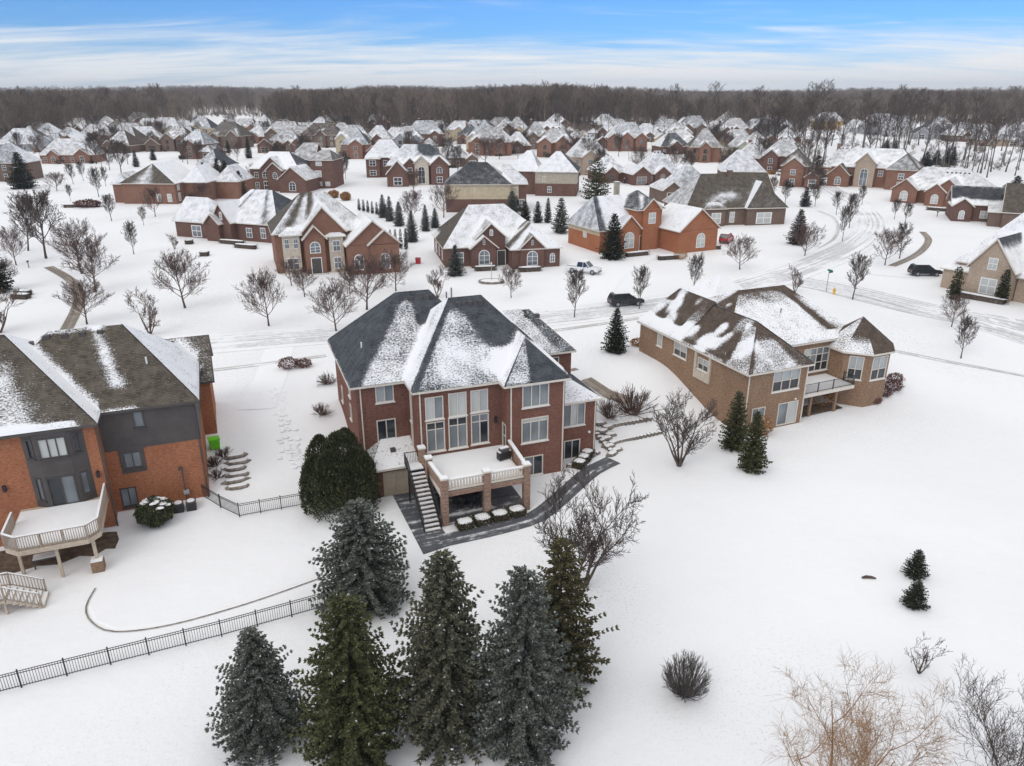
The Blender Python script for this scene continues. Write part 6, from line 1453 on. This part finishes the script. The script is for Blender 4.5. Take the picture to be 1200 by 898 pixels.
for i, (x, y, r_, h, mt, lab, g_) in enumerate([(960, 474, 1.3, 1.7, 'leaf_rust', 'large rusty grass clump under the small balcony', None), (893, 510, .9, 1.9, 'leaf_rust', 'rusty dried shrub between the slim evergreens and patio door', None), (1001, 470, 1.0, 1.1, 'leaf_maroon', 'dried shrub along the octagonal bay', GB), (1022, 472, .9, .9, 'leaf_maroon', 'dried shrub along the octagonal bay', GB), (1034, 464, .9, 1.0, 'leaf_maroon', 'dried shrub along the octagonal bay', GB), (1046, 458, 1.0, 1.3, 'leaf_maroon', 'dried shrub along the octagonal bay', GB), (1048, 449, .9, 1.2, 'leaf_maroon', 'dried shrub along the octagonal bay', GB),
        (338, 432, 1.1, 1.3, 'leaf_maroon', 'brown dense shrub near the pavement, taller of two', None), (356, 430, .9, .9, 'leaf_maroon', 'brown dense shrub near the pavement, lower of two', None), (747, 405, .9, .9, 'leaf_rust', 'small rusty shrub at the far corner of the tan house', None), (797, 304, 1.3, 1.6, 'leaf_rust', 'rusty round grass clump before the tower house', None), (391, 232, 1.5, 2.0, 'leaf_rust', 'round rusty bush on the slope between red brick houses', None), (405, 235, 1.4, 2.2, 'leaf_rust', 'second round rusty bush on the slope between red brick houses', None)]):
    mound(x, y, r_, h, mt, lab, g_, 70 + i)
GH = 'foundation hedges of the houses across the street'
for i, (x, y, hx, deg, lab) in enumerate([(569, 317, 1.9, 10, 'trimmed evergreen hedge under the left arched window of the maroon house'), (621, 318, 2.0, 10, 'trimmed evergreen hedge under the right arched window of the maroon house'), (783, 304, 2.2, 20, 'snowy hedge island before the tower house'), (746, 300, 2.6, 25, 'long low hedge beside the steps of the tower house'), (272, 286, 3.0, -20, 'long snowy hedge of the low white roofed house'), (288, 291, 2.6, -20, 'curved snowy hedge nearest the stone bay house'), (1148, 352, 3.6, -52, 'low hedge along the steep tan gable wall'), (25, 350, 1.4, -10, 'low dark hedge near the left edge spruce'), (28, 346, 1.2, -10, 'second low dark hedge near the left edge spruce'), (96, 243, 5.0, 5, 'long low hedge beside the brown lawn mound'), (240, 300, .8, 0, 'small dark shrub block by the garage drive'), (222, 286, .7, 0, 'small dark shrub block at the low house garage'), (838, 292, 1.0, 0, 'dark round hedge at the garage corner of the tower house'), (1130, 246, 2.0, -38, 'snowy dark hedge before the low orange house'), (1098, 247, 2.6, -38, 'long snowy dark hedge before the low orange house')]):
    p = G(x, y); hedge((p.x, p.y, p.z), math.radians(deg), hx, .6, .8, lab, None, 90 + i, n=700, mat='spruce_dark')

sm_ = [leafy(260, ell(1.0, .9, .6), .3, 300 + k).mesh('far_shrub', q) for k, q in enumerate(('spruce_dark', 'leaf_maroon', 'boxwood', 'leaf_rust'))]
for k, (x, y) in enumerate(sorted(FARSHRUBS, key=lambda q: q[1])[:290]):
    o = link('foundation_shrub', sm_[TR.choice((0, 0, 1, 1, 2, 3))]); o.location = (x, y, TZ(x, y) - .1); q = TR.uniform(.6, 1.5); o.scale = (q, q, q * TR.uniform(.7, 1.3)); o.rotation_euler = (0, 0, TR.uniform(0, 6))
    tag(o, 'small dark shrub at the foot of a far row house', 'shrub', 'foundation shrubs of the far rows')
# ------------------------------ stones, edging, fences and other small things of the near yards
def stone(loc, s, seed, name, label, group, rz=0, flat=.45, snow=True):
    r = random.Random(seed); t = thing(name, label, 'stone', loc, rz, group); m = MB(); n = 9
    for j, (f, k) in enumerate(((0, 1.0), (.55, 1.05), (1.0, .78))):
        for i in range(n): an = 2 * math.pi * i / n; q = k * (1 + .2 * random.Random(seed * 31 + i).uniform(-1, 1)); m.v.append((s[0] * q * math.cos(an), s[1] * q * math.sin(an), -.08 + (s[2] + .08) * f))
    for j in range(2):
        for i in range(n): a = j * n + i; b = j * n + (i + 1) % n; m.f.append((a, b, b + n, a + n))
    m.f.append(tuple(2 * n + i for i in range(n))); m.obj('rock', 'stone', t)
    if snow: snowcap(s[0] * .74, s[1] * .74, .05, s[2] + .002, 9, seed).obj('snow', 'snow', t, True)
for i in range(6):
    p = G(276 + (i % 2) * 3, 535 + i * 7.2); stone((p.x, p.y, p.z), (1.0, .38, .2), 100 + i, 'stone_step', 'flat stone step in the snowy flight beside the orange brick house', 'stone steps beside the orange brick house', math.radians(21))
for i in range(9):
    t = i / 8; x, y = 706 + 14 * t + (4 if i % 2 else -3), 497 + 36 * t; p = G(x, y); stone((p.x, p.y, p.z), (.65, .4, .25), 120 + i, 'stone_step', 'brown stone in the stepped bank at the end of the patio path', 'brown stones of the stepped bank', .4 + .2 * (i % 3))
for row, (xa, ya, xb, yb, n) in enumerate(((722, 519, 772, 508, 13), (716, 500, 760, 492, 11), (693, 503, 718, 533, 9), (668, 547, 700, 532, 7))):
    for i in range(n):
        t = i / (n - 1); p = G(xa + (xb - xa) * t, ya + (yb - ya) * t); stone((p.x, p.y, p.z), (.36, .24, .26), 140 + row * 20 + i, 'wall_stone', ('stone of the lower retaining row near the bare vase tree', 'stone of the upper retaining row near the reddish shrub', 'edging stone along the stepped bank', 'edging stone between path and sunroom')[row], ('lower retaining row', 'upper retaining row', 'stepped bank edging', 'sunroom edging')[row], .2 * i)
def metal_fence(label, pts, h=1.15, sp=2.0):
    P = [G(*q) if len(q) == 2 else Vector(q) for q in pts]
    t = thing('metal_fence', label, 'fence', tuple(P[0]), 0); O = P[0]
    pk = MB().box(-.011, .011, -.011, .011, .08, h - .04).mesh('picket', 'black_metal'); po = MB().box(-.035, .035, -.035, .035, -.1, h + .08).mesh('post', 'black_metal')
    for a, b in zip(P, P[1:]):
        L = (b - a).length; n = max(1, round(L / sp)); d = (b - a) / L; rz = math.atan2(d.y, d.x)
        for i in range(n):
            p, q = a + d * (L * i / n) - O, a + d * (L * (i + 1) / n) - O
            p.z = TZ(p.x + O.x, p.y + O.y) - O.z; q.z = TZ(q.x + O.x, q.y + O.y) - O.z
            o = link('post', po, t); o.location = p; o.rotation_euler = (0, 0, rz)
            for zz in (.14, h - .18, h - .04): MB().bar((p.x, p.y, p.z + zz), (q.x, q.y, q.z + zz), .03, .035).obj('rail', 'black_metal', t)
            m_ = int(L / n / .135)
            for k in range(1, m_): o = link('picket', pk, t); o.location = p.lerp(q, k / m_); o.rotation_euler = (0, 0, rz)
    o = link('post', po, t); o.location = P[-1] - O
metal_fence('long black metal picket fence across the lower yard', [G(-30, 820), G(130, 779), G(260, 746), G(381, 712)])
metal_fence('black metal picket fence turning a corner beside the stone steps', [G(237, 582), G(281, 606), G(330, 597), G(378, 589)])
# raised curved edge of the snowed-over pool
cp_ = gp((112, 690), (101, 712), (108, 730), (135, 741), (200, 733), (290, 708), (376, 678))
Q = ribbon('pool_edge', cp_, .10, 'stone', .06, .6, kind='structure', label='dark curved coping round the snow covered pool')[1]
def blanket(name, px, lift, label):
    P = gp(*px); cx_ = sum(p.x for p in P) / len(P); cy_ = sum(p.y for p in P) / len(P); m = MB(); n = len(P)
    for j, f in enumerate((1.0, .97, .6, .25)):
        for p in P: x, y = cx_ + (p.x - cx_) * f, cy_ + (p.y - cy_) * f; m.v.append((x, y, TZ(x, y) + (0.0, lift, lift + .02, lift + .02)[j]))
    for j in range(3):
        for k in range(n): a = j * n + k; b = j * n + (k + 1) % n; m.f.append((a, b, b + n, a + n))
    m.f.append(tuple(3 * n + k for k in range(n)))
    tag(m.obj(name, 'snow'), label, None, None, 'structure')
blanket('snow_cover', [(103, 711), (110, 728), (136, 738), (200, 730), (290, 705), (374, 676), (366, 655), (280, 668), (180, 680), (118, 690)], .05, 'smooth snow lying over the pool')
# lime green yard bin leaning by the brick corner
p = G(252, 525)
gb = thing('garden_bin', 'bright lime green garden bin on the snow by the dark sided house', 'bin', (p.x, p.y, p.z), math.radians(30))
q_ = MB(); q_.prism([(-.36, -.30), (.36, -.30), (.36, .30), (-.36, .30)], 0, .85); q_.v = [(v[0] * (1 + .22 * v[2]), v[1] * (1 + .22 * v[2]), v[2]) for v in q_.v]; q_.obj('tub', 'lime', gb); MB().box(-.47, .47, -.4, .4, .85, .93).obj('lid', 'lime', gb); MB().box(-.3, .3, -.46, -.4, .8, .86).obj('handle', 'lime', gb)
# fallen log, hydrant, street sign, mailbox, statue
p = G(1018, 678); lg = MB(); lg.tube([(-.45, 0, .06), (-.15, .05, .1), (.2, .0, .09), (.45, -.06, .05)], [.07, .11, .10, .05], 7); o = lg.obj('fallen_log', 'bark', None, True); o.location = (p.x, p.y, p.z); tag(o, 'short dark log lying in the open snow', 'log')
p = G(977, 345); hy = thing('fire_hydrant', 'yellow fire hydrant near the street sign', 'hydrant', (p.x, p.y, p.z))
MB().tube([(0, 0, 0), (0, 0, .08), (0, 0, .1), (0, 0, .7), (0, 0, .74), (0, 0, .86), (0, 0, .95)], [.2, .2, .15, .15, .2, .15, .04], 12).obj('barrel', 'yellow', hy, True); MB().tube([(-.27, 0, .5), (.27, 0, .5)], .075, 8).obj('nozzle', 'yellow', hy); MB().tube([(0, -.27, .45), (0, 0, .45)], .09, 8).obj('nozzle', 'yellow', hy); MB().tube([(0, 0, .95), (0, 0, 1.03)], .05, 6).obj('bonnet_nut', 'yellow', hy)
p = G(968, 342); ss = thing('street_sign', 'green street name sign on a thin steel pole at the corner', 'sign', (p.x, p.y, p.z), .5); hs_ = max(2.4, height_at(p, 318))
MB().tube([(0, 0, -.1), (0, 0, hs_)], .045, 8).obj('pole', 'steel', ss); MB().box(-.05, .85, -.02, .02, hs_ - .3, hs_ - .02).obj('name_blade', 'sign_green', ss); MB().box(-.02, .02, -.6, .3, hs_ + .02, hs_ + .28).obj('name_blade', 'sign_green', ss)
for i, (x, y, lab) in enumerate(((1098, 254, 'dark mailbox on the snow near the low orange house'), (34, 314, 'pale mailbox post beside the curving melted walk'))):
    p = G(x, y); mb_ = thing('mailbox', lab, 'mailbox', (p.x, p.y, p.z), .4 * i); MB().box(-.06, .06, -.06, .06, 0, 1.0).obj('post', 'trim_brown', mb_); MB().prism([(-.15, -.25), (.15, -.25), (.15, .25), (-.15, .25)], 1.0, 1.28).obj('box', 'trim_dark', mb_); MB().box(-.14, .14, -.24, .24, 1.28, 1.33).obj('snow', 'snow', mb_)
def bed(x, y, rx, label, seed):
    p = G(x, y); t = thing('planting_bed', label, 'flower bed', (p.x, p.y, p.z)); n = 18
    m = MB()
    ring_ = [(rx * math.cos(6.283 * k / n), rx * .7 * math.sin(6.283 * k / n)) for k in range(n)]
    for k in range(n): m.bar((*ring_[k], .14), (*ring_[(k + 1) % n], .14), .3, .34)
    m.obj('edging', 'stone', t); MB().prism([(a * .93, b * .93) for a, b in ring_], .05, .3).obj('snow', 'snow', t)
    return t
bed(576, 331, 1.9, 'round stone edged bed with a lamp post on the maroon house lawn', 1)
p = G(576, 330); lp = thing('lamp_post', 'slim pale lamp post standing in the round stone bed', 'lamp post', (p.x, p.y, p.z + .2)); MB().tube([(0, 0, 0), (0, 0, 2.4)], [.06, .045], 8).obj('pole', 'car_silver', lp); MB().tube([(0, 0, 2.4), (0, 0, 2.75), (0, 0, 2.9)], [.12, .17, .03], 6).obj('lantern', 'lamp_glass', lp)
p = G(103, 243); ro = thing('lawn_mound', 'brown brush covered mound in the middle of the left lawns', 'mound', (p.x, p.y, p.z)); leafy(1800, ell(3.4, 2.2, .9), .35, 9).obj('foliage', 'leaf_maroon', ro); snowcap(3.2, 2.4, .1, -.02, 14, 3).obj('snow', 'snow', ro, True)
p = G(490, 309); rd = thing('red_bin', 'red plastic bin on the snow beside the maroon house', 'bin', (p.x, p.y, p.z)); MB().prism([(-.4, -.4), (.4, -.4), (.45, .45), (-.45, .45)], 0, .9).obj('tub', 'car_red', rd); MB().box(-.45, .45, -.45, .47, .9, 1.0).obj('lid', 'car_red', rd)

# ------------------------------ vehicles
def vehicle(label, cat, at, deg, kind, paint, name):
    p = G(*at) if len(at) == 2 else at; t = thing(name, label, cat, (p.x, p.y, p.z + .045), math.radians(deg)); w = .92
    if kind == 'suv': prof = [(-2.42, .42), (-2.45, .75), (-2.38, 1.02), (2.38, .42)][:0] or [(-2.4, .40), (-2.44, .95), (-2.30, 1.08), (1.0, 1.10), (1.9, 1.02), (2.38, .88), (2.42, .40)]; cab = [(-2.32, 1.07), (-2.05, 1.70), (-1.8, 1.78), (.2, 1.78), (1.15, 1.09)]; wx = (-1.45, 1.48); wr = .37
    elif kind == 'pickup': prof = [(-2.85, .48), (-2.88, 1.06), (-.95, 1.08), (1.35, 1.12), (2.35, 1.08), (2.75, .98), (2.8, .48)]; cab = [(-.98, 1.07), (-.85, 1.78), (-.6, 1.88), (.55, 1.88), (1.35, 1.1)]; wx = (-1.75, 1.85); wr = .40
    else: prof = [(-2.35, .36), (-2.4, .82), (-2.2, .98), (1.0, .98), (1.8, .88), (2.3, .72), (2.35, .36)]; cab = [(-2.15, .97), (-1.75, 1.38), (-1.3, 1.47), (.1, 1.45), (1.1, .97)]; wx = (-1.4, 1.42); wr = .34
    def extr(pf, w0, w1, zsplit=None):
        m = MB(); n = len(pf); zmin = min(q[1] for q in pf); zmax = max(q[1] for q in pf)
        for s_ in (-1, 1):
            for x, z in pf: k = (z - zmin) / max(.01, zmax - zmin); m.v.append((x, s_ * (w0 + (w1 - w0) * k), z))
        m.f.append(tuple(range(n))); m.f.append(tuple(reversed(range(n, 2 * n))))
        for k in range(n): a, b = k, (k + 1) % n; m.f.append((b, a, a + n, b + n))
        return m
    bd = extr(prof, w, w * .97).obj('body', paint, t); bv = bd.modifiers.new('bevel', 'BEVEL'); bv.width = .06; bv.segments = 2
    cb = extr(cab, w * .95, w * .78).obj('cabin', 'gl_dark', t)
    xs_ = [q[0] for q in cab]
    rf = MB(); zt = max(q[1] for q in cab); rf.box(cab[2][0] - .05, cab[3][0] + .05, -w * .8, w * .8, zt - .02, zt + .05); rf.obj('roof', paint, t)
    pil = MB()
    for s_ in (-1, 1):
        for (xa, za), (xb, zb_) in ((cab[0], cab[1]), (cab[4], cab[3])): pil.bar((xa, s_ * w * .95, za), (xb, s_ * w * .80, zb_), .10, .08)
        xm = -.4 if kind != 'pickup' else .15; pil.bar((xm, s_ * w * .96, cab[0][1]), (xm, s_ * w * .80, zt), .08, .06)
        if kind == 'suv': pil.bar((-1.4, s_ * w * .96, cab[0][1]), (-1.4, s_ * w * .80, zt), .09, .06)
    pil.obj('pillars', paint, t)
    MB().box(cab[2][0] - .03, cab[3][0], -w * .74, w * .74, zt + .05, zt + .10).obj('snow', 'snow', t)
    if kind == 'pickup': MB().box(-2.75, -1.0, -w * .8, w * .8, 1.085, 1.12).obj('bed_liner', 'trim_dark', t); MB().box(-2.6, -1.1, -w * .7, w * .7, 1.12, 1.17).obj('snow', 'snow', t)
    else: MB().box(1.25, 2.15, -w * .7, w * .7, prof[4][1] + .0, prof[4][1] + .045).obj('snow', 'snow', t)
    for x in wx:
        for s_ in (-1, 1):
            wh = MB().tube([(x, s_ * (w - .20), wr), (x, s_ * (w + .02), wr)], wr, 18).obj('wheel', 'tyre', t); MB().tube([(x, s_ * (w + .0), wr), (x, s_ * (w + .03), wr)], wr * .62, 12).obj('rim', 'rim', wh)
    fx, rx = prof[-1][0], prof[0][0]
    for s_ in (-1, 1):
        MB().box(fx - .12, fx + .02, s_ * .70 - .17, s_ * .70 + .17, prof[-2][1] - .2, prof[-2][1] - .05).obj('headlight', 'lamp_glass', t); MB().box(rx - .05, rx + .1, s_ * .76 - .1, s_ * .76 + .1, prof[1][1] - .3, prof[1][1] - .02).obj('tail_light', 'tail_red', t); MB().box(.75, .95, s_ * (w + .08) - .09, s_ * (w + .08) + .09, cab[0][1] + .02, cab[0][1] + .18).obj('mirror', paint, t)
    MB().box(fx - .06, fx + .05, -w * .85, w * .85, .38, .58).obj('bumper', 'trim_dark', t); MB().box(rx - .05, rx + .06, -w * .85, w * .85, .38, .58).obj('bumper', 'trim_dark', t)
    return t
vehicle('dark suv with snow on its roof parked at the kerb', 'suv', (733, 358), 13, 'suv', 'car_black', 'parked_car')
vehicle('white pickup truck in the drive beside the maroon house', 'pickup', (684, 320), -28, 'pickup', 'car_white', 'pickup_truck')
vehicle('black estate car in the drive of the steep tan gable house', 'car', (1083, 323), -4, 'suv', 'car_black', 'parked_car')
vehicle('red vehicle half hidden behind the garage of the tower house', 'car', (851, 284), 60, 'suv', 'car_red', 'parked_car')
for x, y, d, k, c, lab in ((918, 206, -30, 'suv', 'car_white', 'white car beside the houses up the street bend'), (903, 203, -20, 'sedan', 'car_silver', 'silver car beside the houses up the street bend'), (939, 210, 60, 'sedan', 'car_black', 'dark low car beside the houses up the street bend'), (691, 196, 20, 'suv', 'car_white', 'white van parked before the far brown houses'), (868, 206, 10, 'sedan', 'car_silver', 'silver car parked among the far right rows')):
    vehicle(lab, 'car', (x, y), d, k, c, 'parked_car')

# ============================== the woods
FRN = random.Random(21)
# tree trunks one can tell apart along the near edge of the woods
for i in range(150):
    if i < 80: x = FRN.uniform(880, 1215); yb = FRN.uniform(165, 205) + (x - 1000) * .03; yt = yb - FRN.uniform(48, 74)
    else: x = FRN.uniform(0, 900); yb = FRN.uniform(148, 170); yt = yb - FRN.uniform(36, 56)
    tree_px('tall', x, yb, yt, FRN.uniform(.9, 1.25), 'tall bare tree standing at the edge of the right hand woods' if i < 80 else 'tall bare tree standing at the edge of the far woods', 'tall trees at the right hand woods' if i < 80 else 'tall trees at the far woods')
def forest(name, label, n, region, hr, seed, protos, mat):
    r = random.Random(seed); me = bpy.data.meshes.new(name); vs_, sc_, rt, ix = [], [], [], []
    while len(vs_) < n:
        x, y = region(r)
        vs_.append((x, y, TZ(x, y) - .4)); sc_.append(r.uniform(*hr) * (1 + .22 * math.sin(x * .011 + y * .003) * math.sin(x * .0043 + 1.3) + .10 * math.sin(x * .031))); rt.append(r.uniform(0, 6.28)); ix.append(r.randrange(len(protos)))
    me.from_pydata(vs_, [], [])
    for nm, ty, d in (('sc', 'FLOAT', sc_), ('rt', 'FLOAT', rt), ('ix', 'INT', ix)): me.attributes.new(nm, ty, 'POINT').data.foreach_set('value', d)
    o = link(name, me); tag(o, label, None, None, 'stuff')
    ng = bpy.data.node_groups.new(name, 'GeometryNodeTree'); ng.interface.new_socket('Geometry', in_out='INPUT', socket_type='NodeSocketGeometry'); ng.interface.new_socket('Geometry', in_out='OUTPUT', socket_type='NodeSocketGeometry')
    N, L = ng.nodes, ng.links; gi, go = N.new('NodeGroupInput'), N.new('NodeGroupOutput'); jn = N.new('GeometryNodeJoinGeometry')
    def attr(nm, ty):
        a = N.new('GeometryNodeInputNamedAttribute'); a.data_type = ty; a.inputs[0].default_value = nm; return a.outputs[0]
    for k, ob in enumerate(protos):
        oi = N.new('GeometryNodeObjectInfo'); oi.inputs['Object'].default_value = ob; oi.inputs['As Instance'].default_value = True
        ip = N.new('GeometryNodeInstanceOnPoints'); cmpn = N.new('FunctionNodeCompare'); cmpn.data_type = 'INT'; cmpn.operation = 'EQUAL'; cmpn.inputs[3].default_value = k
        L.new(attr('ix', 'INT'), cmpn.inputs[2]); L.new(cmpn.outputs[0], ip.inputs['Selection']); L.new(gi.outputs[0], ip.inputs['Points']); L.new(oi.outputs['Geometry'], ip.inputs['Instance'])
        cx_ = N.new('ShaderNodeCombineXYZ'); L.new(attr('rt', 'FLOAT'), cx_.inputs[2]); L.new(cx_.outputs[0], ip.inputs['Rotation']); L.new(attr('sc', 'FLOAT'), ip.inputs['Scale']); L.new(ip.outputs[0], jn.inputs[0])
    L.new(jn.outputs[0], go.inputs[0]); md = o.modifiers.new('trees', 'NODES'); md.node_group = ng
    return o
fp_ = []
for i in range(4):
    T, C = bare_tree(201 + i, .3, 9, .62, .8, (.38, .58, .55, .5), 5, 4, 0, trunk_r=.013, tw=.0042)
    k = len(T.v); C.f = [tuple(q) for q in C.f]; C.f += [tuple(v + len(C.v) for v in q) for q in T.f]; C.v += T.v
    fp_.append(bpy.data.objects.new('forest_tree', C.mesh('forest_tree', 'forest', True)))
def band(y0, y1, hw, pw=1.0, gaps=None):
    def f(r):
        while True:
            y = y0 + (y1 - y0) * r.random() ** pw; x = r.uniform(-1, 1) * (hw + y * .80)
            u = 600 + FPX * x / (y * _cp + 25 * _sp)
            edge = EDGE(u)
            if y > edge and not (gaps and gaps(u, y)): return x, y
    return f
def EDGE(u):
    # distance of the near edge of the woods for each bearing (photo column)
    pts = [(-400, 420), (0, 420), (60, 450), (130, 560), (215, 640), (240, 930), (300, 930), (322, 540), (420, 500), (520, 500), (640, 520), (700, 560), (800, 540), (880, 500), (960, 600), (1050, 680), (1200, 640), (1600, 560)]
    for (a, p), (b, q) in zip(pts, pts[1:]):
        if a <= u <= b: return p + (q - p) * (u - a) / (b - a)
    return 520
bp_ = []
for i in range(3):
    T, C = bare_tree(231 + i, .08, 15, 1.3, .6, (.4, .6, .55, .5), 4, 3, 0, multi=5, trunk_r=.02, tw=.009, shape='vase'); C.f += [tuple(v + len(C.v) for v in q) for q in T.f]; C.v += T.v
    bp_.append(bpy.data.objects.new('brush_clump', C.mesh('brush_clump', 'forest', True)))
def right_brush(r):
    q = G(r.uniform(880, 1215), r.uniform(158, 200)); 
    return q.x, q.y
def edge_brush(r):
    u = r.uniform(-60, 1260); y = EDGE(u) + r.gauss(-15, 35); return (u - 600) / FPX * (y * _cp + 25 * _sp), y
forest('brush', 'brown leafless undergrowth among the trunks of the right hand woods', 420, right_brush, (1.6, 4.0), 11, bp_, 'forest')
forest('brush', 'brown leafless undergrowth along the near edge of the far woods', 1500, edge_brush, (2.5, 6.0), 12, bp_, 'forest')
forest('woods', 'grey brown leafless woods closing off the far rows of houses', 7500, band(420, 760, 60), (12, 26), 1, fp_, 'forest')
forest('woods', 'leafless woods further back behind the first belt', 11000, band(740, 1500, 60), (13, 28), 2, fp_, 'forest')
forest('woods', 'wooded hills along the horizon', 15000, band(1450, 4200, 100, 1.3), (20, 30), 3, fp_, 'forest')

# ------------------------------ foot tracks in the snow and thin air over the far land
r_ = random.Random(77); fm = MB()
for pts, n in (([(322, 455), (326, 475), (333, 500), (345, 530), (356, 548)], 60), ([(335, 520), (345, 535), (352, 545)], 40)):
    P = gp(*pts)
    for k in range(n):
        f = k / n * (len(P) - 1); i = int(f); q = P[i].lerp(P[i + 1], f - i) + Vector((r_.gauss(0, .35), r_.gauss(0, .35), 0)); z = TZ(q.x, q.y); an = r_.uniform(0, 3.1)
        for j in range(7):
            t0, t1 = 6.283 * j / 7, 6.283 * (j + 1) / 7
            for a, b, rr2 in ((t0, t1, .16),):
                p0, p1 = (q.x + rr2 * math.cos(a), q.y + rr2 * .8 * math.sin(a)), (q.x + rr2 * math.cos(b), q.y + rr2 * .8 * math.sin(b))
                fm.poly([(p0[0], p0[1], z + .07), (p1[0], p1[1], z + .07), (q.x + (p1[0] - q.x) * 1.9, q.y + (p1[1] - q.y) * 1.9, z - .01), (q.x + (p0[0] - q.x) * 1.9, q.y + (p0[1] - q.y) * 1.9, z - .01)][::-1])
                fm.poly([(p0[0], p0[1], z + .07), (p1[0], p1[1], z + .07), (q.x, q.y, z + .002)])
tag(fm.obj('footprints', 'snow'), 'trodden footprints in the snow between the two near houses', None, None, 'stuff')
HAZE = True
if HAZE:
    hz = MB().box(-5290, 5340, -420, 6600, -14, 132).obj('haze', None)
    hm = bpy.data.materials.new('haze'); hm.use_nodes = True; hn = hm.node_tree
    for n_ in list(hn.nodes): hn.nodes.remove(n_)
    ho = hn.nodes.new('ShaderNodeOutputMaterial'); pv = hn.nodes.new('ShaderNodeVolumePrincipled')
    pv.inputs['Color'].default_value = (0.86, 0.92, 1.0, 1); pv.inputs['Density'].default_value = 0.00014; pv.inputs['Anisotropy'].default_value = 0.0
    hn.links.new(pv.outputs[0], ho.inputs['Volume']); hz.data.materials.append(hm)
    tag(hz, 'thin cold haze over the far land', None, None, 'stuff')
